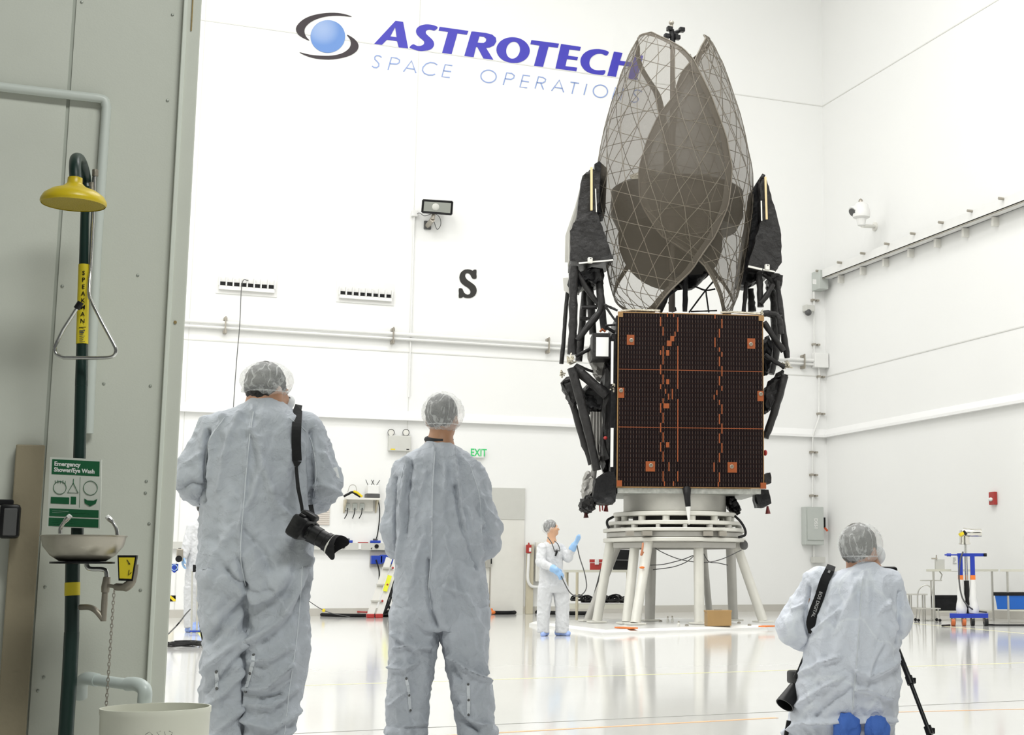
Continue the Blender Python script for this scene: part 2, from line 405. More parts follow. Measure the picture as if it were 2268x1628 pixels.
go = g.build('globe', m_globe, lg, label='pale blue disc with a white gleam printed on it')
nt = m_globe.node_tree; tc = N(m_globe, 'ShaderNodeTexCoord'); mp = N(m_globe, 'ShaderNodeVectorMath', operation='DISTANCE')
L(m_globe, tc.outputs['Generated'], mp.inputs[0]); mp.inputs[1].default_value = (0.32, 0.5, 0.72)
rp = N(m_globe, 'ShaderNodeValToRGB'); L(m_globe, mp.outputs['Value'], rp.inputs[0])
rp.color_ramp.elements[0].color = (0.72, 0.80, 0.90, 1); rp.color_ramp.elements[0].position = 0.05
rp.color_ramp.elements[1].color = (0.13, 0.27, 0.62, 1); rp.color_ramp.elements[1].position = 0.72
L(m_globe, rp.outputs[0], nt.nodes['Principled BSDF'].inputs['Base Color'])
# ---- big black letter
def lq(pts): return [back(400+x/2.637, 400+y/2.637, 0.004) for x, y in pts]
m = M(); m.fill([lq(smooth2([(1727,522),(1727,548),(1727,572),(1704,572),(1692,550),(1676,540),(1664,546),(1662,562),(1674,580),(1700,598),(1722,618),(1729,645),(1718,672),(1690,686),(1660,684),(1650,678),(1643,684),(1625,684),(1625,658),(1625,630),(1645,632),(1655,655),(1675,667),(1690,660),(1692,645),(1680,628),(1655,612),(1635,592),(1628,565),(1636,538),(1660,520),(1690,520),(1705,527),(1712,521)], 2))], (0, -0.012, 0))
m.build('painted_letter', mat('letter_black', (0.02, 0.018, 0.015), 0.5), tl='big black block letter S on the back wall', cat='sign')
# ---- slot air vents
def vent(x0, y0, x1, y1, label, mesh_shift):
    a = back(x0, y1); b = back(x1, y0)           # lower left, upper right
    z0, z1 = min(a.z, b.z), max(a.z, b.z); a = Vector((a.x, YB, back((x0+x1)/2, y1).z)); b = Vector((b.x, YB, back((x0+x1)/2, y0).z))
    r = thing('air_vent', label, 'vent', (a.x, YB, a.z), 'slot vents on the back wall')
    fl = 0.10*(b.z-a.z); mid = a.z+(b.z-a.z)*0.34
    m = M()
    m.box((a.x-0.06, YB-0.02, a.z-0.06), (b.x+0.06, YB-0.0, mid)); m.box((a.x-0.06, YB-0.02, b.z), (b.x+0.06, YB, b.z+0.16))
    m.box((a.x-0.06, YB-0.02, mid), (a.x, YB, b.z)); m.box((b.x, YB-0.02, mid), (b.x+0.06, YB, b.z))
    m.box((a.x, YB-0.10, a.z+0.02), (b.x, YB-0.02, mid))
    m.build('frame', m_white, r)
    m = M(); m.box((a.x, YB-0.006, mid), (b.x, YB-0.001, mid+(b.z-mid)*0.52)); m.build('slot', m_black, r, label='dark slot behind the vanes')
    for k in range(9):
        x = a.x+(b.x-a.x)*k/8
        m = M(); m.box((x-0.012, YB-0.12, mid), (x+0.012, YB-0.006, b.z)); m.build('vane', m_white, r)
    m = M(); m.box((a.x, YB-0.03, mid+(b.z-mid)*0.5), (b.x, YB-0.006, b.z)); m.build('upper_plate', m_white, r)
    return r
vent(484, 618, 608, 648, 'white slot vent on the back wall with a dark cord hanging from it', 0)
vent(750, 640, 867, 667, 'white slot vent on the back wall left of the big letter', 0)
m = M(); m.tube(bez([back(550, 621, 0.14), back(536, 628, 0.16), back(531, 720, 0.2), back(524, 800, 0.2), back(516, 930, 0.2), back(515, 1100, 0.2), back(514, 1340, 0.15)], 4), 0.009, 6)
m.build('hanging_cable', m_dark, tl='thin dark cord hanging from the left slot vent', cat='cord')
# ---- floodlight
fl = thing('floodlight', 'rectangular floodlight on a bracket above the big wall letter', 'lamp', back(946, 505))
def bx(px, py, off): return back(px, py, off)
m = M(); p = [bx(937, 443, 0.55), bx(1002, 447, 0.55), bx(1000, 475, 0.5), bx(935, 470, 0.5)]; q = [bx(945, 446, 0.25), bx(993, 448, 0.25), bx(991, 462, 0.22), bx(944, 460, 0.22)]
m.hexa([q[3], q[2], p[2], p[3], q[0], q[1], p[1], p[0]]); m.build('housing', m_dark, fl)
m = M(); p2 = [bx(940, 446, 0.565), bx(999, 450, 0.565), bx(997, 472, 0.52), bx(938, 467, 0.52)]; m.fill([p2], (0, 0.012, 0))
m_glass = mat('lamp_glass', (0.45, 0.47, 0.43), 0.08, 0.3); gl = m.build('lens', m_glass, fl, label='gray glass lens')
m = M()
for i in range(4): m.cyl(p[i], p[(i+1) % 4], 0.022, seg=6)
m.build('lens_frame', m_black, fl)
m = M(); m.ell(bx(964, 457, 0.5), (0.11, 0.07, 0.11)); m.build('bulb', m_lgray, fl)
m = M(); m.cyl(bx(962, 468, 0.4), bx(958, 486, 0.4), 0.045, seg=10); m.cyl(bx(958, 486, 0.4), bx(947, 500, 0.05), 0.06, 0.06, 10); m.build('bracket', m_clampd, fl)
a = bx(946, 500, 0); m = M(); m.rbox((a.x-0.08, YB-0.06, a.z-0.09), (a.x+0.08, YB-0.001, a.z+0.1), 0.01); m.build('mount_plate', m_dark, fl)
m = M(); m.tube(bez([bx(963, 472, 0.4), bx(974, 482, 0.35), bx(976, 498, 0.3), bx(968, 508, 0.25), bx(961, 490, 0.3)], 5), 0.008, 6); m.tube(bez([bx(921, 474, 0.03), bx(930, 472, 0.2), bx(940, 478, 0.3), bx(955, 474, 0.4)], 5), 0.008, 6); m.build('cable', m_dark, fl)
cd = thing('junction_box', 'small white junction box and conduit beside the floodlight', 'box', back(917, 480))
a = back(917, 474); m = M(); m.rbox((a.x-0.07, YB-0.1, a.z-0.07), (a.x+0.07, YB-0.001, a.z+0.07), 0.01); m.build('box', m_white, cd)
b = back(914, 880); m = M(); m.cyl((a.x, YB-0.04, a.z-0.07), (a.x, YB-0.04, b.z), 0.018, seg=8); m.build('conduit', m_white, cd)
# ---- white conduit run along the wall, with its clamps
zc = back(868, 741).z
cr = thing('conduit_run', 'long white pipe clamped along the back wall below the vents', 'pipe', (back(868, 741).x, YB, zc))
m = M(); m.cyl((back(-200,741).x, YB-0.12, zc), (back(1796,741).x, YB-0.12, zc), 0.045, seg=12); m.cyl((back(-200,741).x, YB-0.10, zc-0.1), (back(1796,741).x, YB-0.10, zc-0.1), 0.03, seg=10); m.build('pipe', m_white, cr, 60)
for px, py in ((498, 714), (868, 740), (1211, 763), (1775, 797)):
    x = back(px, py).x
    m = M(); m.box((x-0.035, YB-0.15, zc+0.06), (x+0.035, YB-0.002, zc+0.12)); m.box((x-0.035, YB-0.15, zc-0.15), (x+0.035, YB-0.002, zc-0.22)); m.box((x-0.012, YB-0.2, zc-0.22), (x+0.012, YB-0.15, zc+0.14))
    m.build('clamp', m_clampd, cr)
# ---- emergency light unit
em = thing('emergency_light', 'beige emergency light box with two round lamps, left of the exit sign', 'lamp', back(882, 1000))
a, b = back(858, 1001), back(908, 966); b.z = back(883, 966).z; a.z = back(883, 1000).z
m = M(); m.rbox((a.x, YB-0.14, a.z), (b.x, YB-0.001, b.z), 0.015); m.build('housing', m_lgray, em)
m = M(); m.box((a.x+0.04, YB-0.143, a.z+0.02), (a.x+0.14, YB-0.14, a.z+0.045)); m.build('sticker', m_yellow, em, label='yellow sticker'); 
m = M(); m.box((b.x-0.1, YB-0.145, a.z+0.03), (b.x-0.04, YB-0.14, a.z+0.05)); m.build('switch', m_black, em)
for px in (866, 899):
    c = back(px, 958, 0.08); m = M(); m.lathe([(0.02, 0.09), (0.06, 0.05), (0.075, 0), (0.078, -0.012), (0.068, -0.012)], c, 20, (0, 1, 0)); o = m.build('lamp_head', m_dark, em, 40)
    m = M(); m.lathe([(0.0005, -0.006), (0.066, -0.004)], c, 20, (0, 1, 0)); m.build('lens', m_offw, o)
    m = M(); m.cyl((c.x, c.y, c.z-0.07), (c.x, c.y, b.z-0.005), 0.012, seg=8); m.build('stem', m_dark, o)
# ---- exit sign
ex = thing('exit_sign', 'white exit sign with green letters on the back wall', 'sign', back(1058, 1015))
a, b = back(1045, 1014), back(1070, 994)
m = M(); m.rbox((a.x, YB-0.09, a.z), (b.x, YB-0.001, b.z), 0.01); m.build('housing', m_white, ex)
c = (a+b)/2; m = M(); m.text('EXIT', 0.235, Matrix.Translation((c.x, YB-0.093, c.z)) @ Matrix.Rotation(PI/2, 4, 'X'), 0.002, 0.004, sx=0.78); m.build('lettering', mat('exit_green', (0.05, 0.62, 0.18), 0.5), ex)
# ---- door in the back wall
a, b = back(1083, 1345), back(1165, 1081); x0 = back(1090, 1300).x; x1 = back(1160, 1200).x; z1 = back(1120, 1081).z
dr = M(); dr.box((x0-0.85, YB-0.035, 0.0), (x1, YB, z1)); dr = dr.build('door_1', m_offw, kind='structure')
m = M(); zz = back(1120, 1081).z; m.box((back(1083,1100).x, YB-0.05, z1-0.7), (x1, YB-0.035, z1)); m.build('recess_shade', mat('gray_recess_shade', (0.60, 0.60, 0.56), 0.6), dr)  # gray slab stands in for the shadow at the top of the recess
m = M(); xk = back(1085, 1240).x; m.box((xk-0.012, YB-0.045, 0.02), (xk+0.012, YB-0.035, z1-0.6)); m.build('door_edge', m_clampd, dr)
zk = back(1080, 1245).z; m = M(); m.rbox((xk-0.12, YB-0.12, zk-0.12), (xk-0.01, YB-0.035, zk+0.1), 0.01); o = m.build('lock', m_steel, dr); m = M(); m.beam((xk-0.6, YB-0.1, zk+0.02), (xk-0.1, YB-0.1, zk), 0.03, 0.03); m.build('push_bar', m_steel, dr)
m = M(); m.box((xk-0.01, YB-0.1, zk-0.04), (xk+0.02, YB-0.04, zk+0.09)); m.build('strike', m_black, dr)
# orange door stop on the floor
c = ground(1083, 1361); m = M(); m.ell((c.x, c.y-0.2, 0.05), (0.09, 0.09, 0.05)); m.ell((c.x, c.y-0.2, 0.11), (0.03, 0.03, 0.03)); m.build('door_stop', m_orange, tl='orange rubber wedge on the floor by the door', cat='door stop', smooth=60)
# ---- tan post with red fire extinguisher, panel and conduit behind the blue gloved person
a = back(1162, 1345); b = back(1178, 1206)
m = M(); m.rbox((a.x, YB-0.12, 0), (back(1178, 1300).x, YB-0.031, b.z), 0.01); m.build('upright_post', m_tan, tl='tan upright post against the wall left of the blue gloved person', cat='post')
fa = thing('fire_alarm_pull', 'small red fire alarm box on top of the tan post', 'fire alarm', back(1170, 1224))
c = back(1170, 1215, 0.13); m = M(); m.rbox((c.x-0.06, c.y-0.06, c.z-0.1), (c.x+0.06, c.y+0.008, c.z+0.08), 0.012); m.cyl((c.x, c.y-0.03, c.z+0.08), (c.x, c.y-0.03, c.z+0.13), 0.025, 0.015, 10); m.build('housing', m_red, fa)
m = M(); m.box((c.x, c.y-0.065, c.z-0.07), (c.x+0.05, c.y-0.06, c.z+0.02)); m.build('label', m_white, fa, label='white label')
m = M(); pts = [back(1171, 1226, 0.15), back(1170, 1255, 0.15), back(1169, 1280, 0.15), back(1173, 1294, 0.15), back(1183, 1300, 0.15), back(1210, 1300, 0.1)]
m.tube(bez(pts, 6), 0.035, 8); m.build('bent_conduit', m_white, tl='white bent pipe curving down from the red alarm box', cat='pipe', smooth=60)
ep = thing('electrical_panel', 'tall pale electrical panel on the wall behind the blue gloved person', 'electrical panel', back(1192, 1290))
a, b = back(1182, 1288), back(1204, 1201); m = M(); m.rbox((a.x, YB-0.16, a.z), (b.x, YB-0.031, b.z), 0.01); m.build('cabinet', m_offw, ep)
m = M(); m.box((a.x+0.03, YB-0.17, a.z+0.03), (b.x-0.06, YB-0.16, b.z-0.03)); d = m.build('door', m_offw, ep); m = M(); m.box((b.x-0.12, YB-0.2, a.z+0.25), (b.x-0.05, YB-0.17, a.z+0.6)); m.build('handle', m_black, d)
# ---- shelf with electronics (behind the middle person)
sh = thing('bracket_shelf', 'small wall shelf on brackets with power cords, between the two standing people', 'shelf', back(795, 1140))
a, b = back(762, 1108), back(838, 1104); za = back(800, 1106).z
m = M(); m.box((a.x, YB-0.3, za-0.02), (b.x, YB-0.001, za+0.02)); m.build('board', m_offw, sh)
for px in (762, 832):
    x = back(px, 1120).x; zb = back(px, 1136).z; m = M(); m.fill([[(x-0.015, YB-0.002, za-0.02), (x-0.015, YB-0.26, za-0.02), (x-0.015, YB-0.02, zb), (x-0.015, YB-0.002, zb)]], (0.03, 0, 0)); m.build('bracket', m_tan, sh)
m = M(); m.box((a.x+0.05, YB-0.06, za-0.26), (b.x-0.12, YB-0.003, za-0.02)); m.build('outlet_strip', m_offw, sh)
for px in (770, 786, 802):
    c = back(px, 1122, 0.075); o = M().rbox((c.x-0.05, c.y-0.02, c.z-0.07), (c.x+0.05, c.y+0.014, c.z+0.07), 0.01).build('outlet', m_gray, sh)
    M().tube(bez([(c.x, c.y-0.02, c.z-0.03), (c.x-0.02, c.y-0.06, c.z-0.16), (c.x+random.uniform(-.08, .08), c.y-0.03, c.z-0.26)], 4), 0.01, 6).build('power_cord', m_black, o)
rt = thing('router', 'white router box with antennas on the right end of the wall shelf', 'router', back(822, 1103))
a = back(814, 1103, 0.25); m = M(); m.rbox((a.x, YB-0.28, za+0.11), (a.x+0.24, YB-0.06, za+0.3), 0.015); m.build('case', m_white, rt)
m = M(); m.rbox((a.x-0.03, YB-0.28, za+0.021), (a.x+0.26, YB-0.06, za+0.11), 0.008); m.build('base_unit', m_dark, rt)
for dx, ang in ((0.03, -0.5), (0.1, 0.4), (0.17, -0.7), (0.21, 0.6)):
    m = M(); m.cyl((a.x+dx, YB-0.1, za+0.3), (a.x+dx+0.12*math.sin(ang), YB-0.12, za+0.3+0.12), 0.008, seg=6); m.build('antenna', m_dark, rt)
m = M(); m.tube(bez([(a.x+0.25, YB-0.1, za+0.05), (a.x+0.31, YB-0.06, za-0.3), (a.x+0.27, YB-0.05, za-0.8), (a.x+0.14, YB-0.12, za-1.07)], 8), 0.012, 6); m.build('power_cord', m_black, rt)
ho = thing('cable_tester', 'black and yellow handled tool on the left of the wall shelf', 'tool', back(780, 1104))
c = back(780, 1099, 0.2); m = M(); m.tube(bez([(c.x-0.18, c.y, za+0.045), (c.x-0.08, c.y, za+0.1), (c.x, c.y, za+0.14), (c.x+0.08, c.y, za+0.1), (c.x+0.18, c.y, za+0.045)], 5), 0.026, 8); m.build('body', m_black, ho, 60)
m = M(); m.tube(bez([(c.x+0.02, c.y-0.02, za+0.16), (c.x+0.1, c.y-0.02, za+0.13), (c.x+0.21, c.y-0.02, za+0.045)], 5), 0.025, 8); m.build('grip', m_yellow, ho, 60)
m = M(); m.tube(bez([(c.x-0.1, c.y, za+0.13), (c.x-0.05, c.y, za+0.28), (c.x+0.06, c.y, za+0.28), (c.x+0.1, c.y, za+0.13)], 5), 0.007, 6); m.build('hook', m_steel, ho)
# ---- gray wireway with sockets
ww = thing('wireway', 'long gray electrical wireway with sockets below the wall shelf', 'wireway', back(765, 1217))
a, b = back(600, 1217), back(900, 1205); za, zb = back(770, 1218).z, back(770, 1203).z
m = M(); m.box((a.x-4.5, YB-0.12, za), (b.x, YB-0.001, zb)); m.build('channel', m_lgray, ww)
for px in (760, 834): c = back(px, 1210, 0.125); M().cyl((c.x, c.y+0.01, c.z), (c.x, c.y-0.015, c.z), 0.045, seg=12).build('socket', m_black, ww)
c = back(797, 1210, 0.125); M().box((c.x-0.03, c.y-0.004, c.z-0.06), (c.x+0.03, c.y+0.006, c.z+0.06)).build('label', m_white, ww)
def plug(px, py, label):
    c = back(px, py, 0.08); m = M(); m.rbox((c.x-0.11, c.y-0.05, zb+0.003), (c.x+0.11, c.y+0.03, zb+0.06), 0.01); r = m.build('plug_block', m_blue, tl=label, cat='plug', group=None)
    M().rbox((c.x-0.05, c.y-0.02, zb+0.06), (c.x+0.05, c.y+0.02, zb+0.1), 0.01).build('connector', m_dark, r)
plug(769, 1200, 'blue plug block on the wireway above the left socket'); plug(831, 1198, 'blue plug block on the wireway next to the middle person')
c = back(805, 1201, 0.08); M().rbox((c.x-0.12, c.y-0.03, zb+0.002), (c.x+0.1, c.y+0.02, zb+0.022), 0.005).build('marker_pen', m_red, tl='red pen lying on the gray wireway', cat='pen')
sb = thing('socket_box', 'gray wall plate with blue sockets under the wireway, behind the ladder', 'socket', back(850, 1256))
a, b = back(818, 1256), back(883, 1221); m = M(); m.rbox((a.x, YB-0.05, a.z), (b.x, YB-0.001, b.z), 0.005); m.build('plate', mat('taupe_plate', (0.47, 0.45, 0.41), 0.5), sb)
for px, py, hw in ((833, 1240, 0.12), (851, 1238, 0.1), (872, 1240, 0.1)): c = back(px, py, 0.06); M().rbox((c.x-hw, c.y-0.1, c.z-0.09), (c.x+hw, c.y+0.02, c.z+0.09), 0.01).build('socket', m_blue, sb)
m = M(); m.tube(bez([back(833, 1240, 0.17), back(839, 1260, 0.2), back(840, 1275, 0.15), back(839, 1290, 0.1)], 4), 0.015, 6); m.build('cord', m_black, sb)
c = back(712, 1145); lv = thing('louver_grille', 'pale louvered grille on the wall right of the person with hip camera', 'vent', (c.x, YB, c.z-0.2))
a, b = back(694, 1162), back(731, 1122); M().box((a.x, YB-0.02, a.z), (b.x, YB-0.001, b.z)).build('frame', m_offw, lv)
m = M()
for i in range(9): z = a.z+(b.z-a.z)*(i+0.5)/9; m.hexa([(a.x+0.01, YB-0.02, z-0.012), (b.x-0.01, YB-0.02, z-0.012), (b.x-0.01, YB-0.02, z), (a.x+0.01, YB-0.02, z), (a.x+0.01, YB-0.035, z-0.018), (b.x-0.01, YB-0.035, z-0.018), (b.x-0.01, YB-0.035, z-0.008), (a.x+0.01, YB-0.035, z-0.008)])
m.build('louvers', mat('pinkish_louver', (0.72, 0.62, 0.56), 0.5), lv)
# ---- stickers low on the wall at the far left
c = back(386, 1257, 0.0); r = M(); r.fill([[back(378, 1249, 0.002), back(395, 1249, 0.002), back(394, 1263, 0.002), back(386, 1269, 0.002), back(379, 1263, 0.002)]], (0, -0.006, 0)); r = r.build('shield_sticker', m_blue, tl='blue shield shaped sticker low on the back wall', cat='sticker')
M().lathe([(0.05, 0.003), (0.065, 0.003)], (c.x, YB-0.008, c.z), 18, (0, -1, 0)).build('ring_print', mat('pale_blue', (0.4, 0.6, 0.9), 0.5), r)
p = [back(374, 1319, 0.002), back(389, 1319, 0.002), back(389, 1332, 0.002), back(374, 1332, 0.002)]
r = M(); r.fill([p], (0, -0.006, 0)); r = r.build('hazard_sticker', m_black, tl='black and yellow striped hazard sticker near the floor', cat='sticker')
q = [back(374, 1322, 0.009), back(378, 1319, 0.009), back(389, 1328, 0.009), back(389, 1332, 0.009), back(384, 1332, 0.009)]; M().fill([q], (0, -0.003, 0)).build('stripe', m_yellow, r)
# ---- hose, yellow tag, ladder and hoses between the men
m = M(); pts = [ground(690, 1364), ground(740, 1366), ground(800, 1367), ground(860, 1366), ground(930, 1364), ground(1010, 1362), ground(1080, 1363)]
for p in pts: p.z = 0.035
m.tube(bez(pts, 5), 0.035, 8); m.build('floor_hose', m_blackm, tl='black hose lying along the foot of the back wall', cat='hose', smooth=60)
pts = [ground(765, 1363), ground(790, 1364), ground(812, 1365)]
for p in pts: p.z = 0.085
m = M(); m.tube(pts, 0.02, 8); m.build('red_hose', m_red, tl='short red hose lying on the black hose by the ladder', cat='hose', smooth=60)
pts = [ground(1085, 1361), ground(1130, 1361), ground(1160, 1359), ground(1220, 1361), ground(1260, 1362), ground(1330, 1362)]
for p in pts: p.z = 0.04
m = M(); m.tube(bez(pts, 5), 0.04, 8); m.build('floor_cable', m_blackm, tl='black cable bundle on the floor behind the blue gloved person', cat='cable', smooth=60)
YS = YB-1.2
a, b, c = onY(655, 1310, YS), onY(717, 1352, YS), onY(775, 1364, YS)
m = M(); m.tube(bez([a, b, (c.x, c.y, 0.012)], 5), 0.008, 6); t = m.build('tag_string', m_dark, tl='thin slack string with a yellow tag near the wall', cat='string')
M().ell(b, (0.035, 0.01, 0.035)).build('tag', m_yellow, t, label='yellow round tag')
ld = thing('step_ladder', 'aluminium step ladder with red feet behind the middle person', 'ladder', ground(835, 1368))
YL = ground(825, 1369).y
def lad(px, py, off=0.0): return onY(px, py, YL-off)
for (p, q) in (((820, 1362), (862, 1236)), ((839, 1364), (880, 1236))):
    a, b = lad(*p), lad(*q); b.y += 0.45; b = CAM+(b-CAM); b = onY(q[0], q[1], YL+0.35); m = M(); m.beam(a, b, 0.13, 0.03, (0, -1, 0)); m.build('rail', mat('ladder_alu', (0.80, 0.79, 0.75), 0.4, 0.2), ld)
    M().rbox((a.x-0.075, a.y-0.06, 0.0), (a.x+0.075, a.y+0.06, 0.085), 0.015).build('foot', m_red, ld)
for (p, q, t) in (((822, 1331), (846, 1331), .25), ((834, 1295), (857, 1295), .5), ((847, 1258), (869, 1258), .8)):
    a, b = onY(p[0], p[1], YL+0.35*t-0.03), onY(q[0], q[1], YL+0.35*t-0.03); m = M(); m.beam(a, b, 0.09, 0.03); m.build('step', m_alu, ld)
    M().ell(b+Vector((0, -0.03, 0)), (0.025, 0.03, 0.025)).build('rivet', m_red, ld)
a = onY(857, 1292, YL+0.1); m = M(); m.beam(a+Vector((-0.04, -0.01, -0.16)), a+Vector((0.06, 0.02, 0.16)), 0.09, 0.012, (0, -1, 0)); m.build('caution_label', mat('lime_label', (0.82, 0.85, 0.05), 0.5), ld, label='bright yellow caution label')
rg = thing('cable_rack', 'black cables hanging off a tan bar behind the ladder', 'cables', ground(866, 1364))
YR = YL+0.75
M().beam(onY(862, 1275, YR), onY(900, 1276, YR), 0.05, 0.08).build('bar', mat('brown_bar', (0.25, 0.16, 0.07), 0.6), rg)
for pp in ([(878, 1275), (866, 1310), (850, 1345), (844, 1362)], [(864, 1285), (868, 1310), (860, 1340), (846, 1362)], [(870, 1278), (858, 1320), (862, 1345), (880, 1362)], [(866, 1292), (858, 1330), (852, 1350), (872, 1358)], [(884, 1276), (872, 1320), (870, 1345), (850, 1360)]):
    pts = [onY(x, y, YR-0.1+random.uniform(-.1, .1)) for x, y in pp]; pts[-1].z = max(0.03, pts[-1].z)
    m = M(); m.tube(bez(pts, 6), 0.026, 7); m.build('cable', m_black, rg, 60)
M().beam(onY(845, 1363, YR)+Vector((0, 0, .02)), onY(905, 1350, YR), 0.05, 0.05).build('foot_bar', m_dark, rg)
# ================================================================ right part of the room
dc = thing('dome_camera', 'small gray dome camera on the back wall near the corner', 'security camera', back(1788, 690))
a, b = back(1777, 691), back(1797, 682); m = M(); m.rbox((a.x, YB-0.2, a.z), (b.x, YB-0.001, b.z+0.04), 0.02); m.build('bracket', m_lgray, dc)
c = back(1790, 692, 0.16); m = M(); m.ell(c, (0.085, 0.085, 0.085)); m.build('dome', m_dark, dc, 60)
gb = thing('junction_cabinet', 'gray square box at the corner end of the diagonal cable tray', 'box', back(1808, 645))
a, b = back(1798, 645), back(1817, 604); zc1 = (back(1808, 646).z, back(1808, 605).z); m = M(); m.rbox((a.x, YB-0.42, zc1[0]), (b.x, YB-0.001, zc1[1]), 0.01); m.build('cabinet', m_gray, gb)
c = back(1804, 624, 0.42); M().box((c.x-0.05, c.y-0.005, c.z-0.06), (c.x+0.05, c.y+0.002, c.z+0.06)).build('label', m_white, gb)
vc = thing('conduit_pipe', 'thin white conduit with clips running down the corner of the back wall', 'pipe', back(1803, 1120))
m = M(); m.tube([back(1803, 646, 0.08), back(1803, 800, 0.08), back(1814, 812, 0.08), back(1814, 925, 0.08), back(1803, 958, 0.16), back(1800, 970, 0.08), back(1800, 1124, 0.08)], 0.022, 8); m.build('pipe', m_white, vc, 60)
for (px, py) in ((1803, 666), (1805, 764), (1816, 835), (1816, 917), (1800, 1002), (1800, 1052), (1800, 1098)):
    c = back(px, py, 0.0); m = M(); m.box((c.x-0.10, YB-0.11, c.z-0.025), (c.x-0.02, YB-0.001, c.z+0.025)); m.box((c.x+0.03, YB-0.10, c.z-0.025), (c.x+0.10, YB-0.001, c.z+0.02)); m.build('clip', m_clampd, vc)
wb = thing('white_box', 'square white box on the wall in the corner above the gray switch box', 'box', back(1815, 815))
a, b = back(1797, 815), back(1839, 784); m = M(); m.rbox((a.x, YB-0.2, back(1815, 816).z), (min(b.x-0.05, XR-0.02), YB-0.001, back(1815, 784).z), 0.012); m.build('box', m_white, wb)
sw = thing('disconnect_switch', 'tall gray power switch box with red handle on the back wall', 'switch box', back(1795, 1207))
a, b = back(1775, 1207), back(1815, 1124); m = M(); m.rbox((a.x, YB-0.22, a.z), (b.x, YB-0.001, b.z), 0.012); m.build('cabinet', m_gray, sw)
m = M(); m.box((a.x+0.05, YB-0.245, a.z+0.12), (b.x-0.02, YB-0.22, b.z-0.02)); d = m.build('door', m_gray, sw)
c = (a+b)/2; M().text('DS51', 0.12, Matrix.Translation((c.x+0.02, YB-0.248, c.z+0.05)) @ Matrix.Rotation(PI/2, 4, 'X') @ Matrix.Rotation(-PI/2, 4, 'Z'), 0.002, 0.003).build('lettering', m_white, d)
m = M(); m.beam((b.x+0.05, YB-0.14, b.z-0.25), (b.x+0.05, YB-0.14, b.z-0.5), 0.05, 0.05); h = m.build('handle', m_black, sw); M().beam((b.x+0.05, YB-0.16, b.z-0.5), (b.x+0.11, YB-0.2, b.z-0.58), 0.05, 0.05).build('grip', mat('red_handle', (0.6, 0.1, 0.03), 0.4), h)
c = back(1800, 1208); m = M(); m.cyl((c.x, YB-0.06, c.z), (c.x, YB-0.06, c.z-0.35), 0.02, seg=8); m.build('lower_conduit', m_white, sw)
a, b = back(1832, 1247), back(1860, 1234); M().rbox((XR-0.5, YB-0.2, a.z), (XR-0.18, YB-0.031, b.z), 0.01).build('outlet_box', m_lgray, tl='small gray box low in the corner left of the kneeling person', cat='box')
# diagonal looking cable tray: level along the right wall
za = right(1824, 610).z
ct = thing('cable_tray', 'long white cable tray with brackets along the right wall', 'cable tray', (XR, right(2040, 535).y, za))
yA = YB-0.44; yB = 12.0; z0 = (right(2000, 552).z+right(2200, 476).z)/2-0.08
m = M(); m.box((XR-0.3, yB, z0), (XR-0.28, yA, z0+0.22)); m.box((XR-0.3, yB, z0), (XR-0.04, yA, z0+0.02)); m.box((XR-0.06, yB, z0), (XR-0.04, yA, z0+0.22)); m.build('tray', m_white, ct)
m = M(); m.box((XR-0.302, yB, z0-0.015), (XR-0.27, yA, z0-0.001)); m.build('lip', m_clampd, ct)
for (px, py) in ((1868, 612), (1917, 593), (1967, 573), (2023, 551), (2082, 529), (2144, 504), (2210, 478)):
    y = right(px, py).y; m = M(); m.box((XR-0.14, y-0.04, z0-0.2), (XR-0.001, y+0.04, z0-0.016)); m.build('bracket', m_offw, ct)
for (px, py) in ((1840, 602), (1888, 584), (1940, 562), (1994, 540), (2052, 516), (2115, 492), (2180, 466), (2250, 437)):
    y = right(px, py).y; m = M(); m.cyl((XR-0.42, y, z0+0.2), (XR-0.29, y, z0+0.2), 0.03, seg=8); m.build('pin', m_clampd, ct)
# pan-tilt camera on its bracket
pc = thing('pan_tilt_camera', 'white pan tilt security camera on a bracket high on the right wall', 'security camera', right(1941, 500))
def rx(px, py, off): return right(px, py, off)
m = M(); c = rx(1939, 502, 0.0); m.lathe([(0.11, 0), (0.11, 0.04), (0.05, 0.06)], (XR-0.001, c.y, c.z), 16, (-1, 0, 0), cap0=True); m.cyl((XR-0.04, c.y, c.z), rx(1909, 500, 0.75), 0.045, seg=10); m.build('arm', m_offw, pc, 50)
p = rx(1908, 502, 0.75); m = M(); m.lathe([(0.02, 0), (0.09, 0.03), (0.12, 0.18), (0.20, 0.22), (0.21, 0.34), (0.16, 0.52), (0.05, 0.6)], p, 20, cap0=True, cap1=True); m.build('housing', m_white, pc, 50)
m = M(); m.cyl(p+Vector((0, 0, 0.55)), p+Vector((0, 0, 0.56)), 0.02, seg=6); a = rx(1908, 457, 0.70); b = rx(1889, 470, 0.95); m.tube([a, b], [0.10, 0.13], 14); m.build('camera_head', m_white, pc, 50)
m = M(); d = (b-a).normalized(); m.cyl(b, b+d*0.03, 0.1, seg=14); m.build('lens', m_dark, pc)
m = M(); m.ell(p+Vector((-0.02, -0.02, 0.56)), (0.06, 0.06, 0.1)); m.build('yoke', m_clampd, pc, 50)
c = right(2203, 1103); fh = thing('fire_alarm', 'red fire alarm horn with white strobe alone on the right wall', 'fire alarm', c)
m = M(); m.rbox((XR-0.08, c.y-0.1, c.z-0.14), (XR-0.001, c.y+0.1, c.z+0.12), 0.012); m.build('housing', m_red, fh)
m = M(); m.ell((XR-0.085, c.y+0.02, c.z-0.03), (0.03, 0.07, 0.04)); m.build('strobe', m_white, fh, 60)
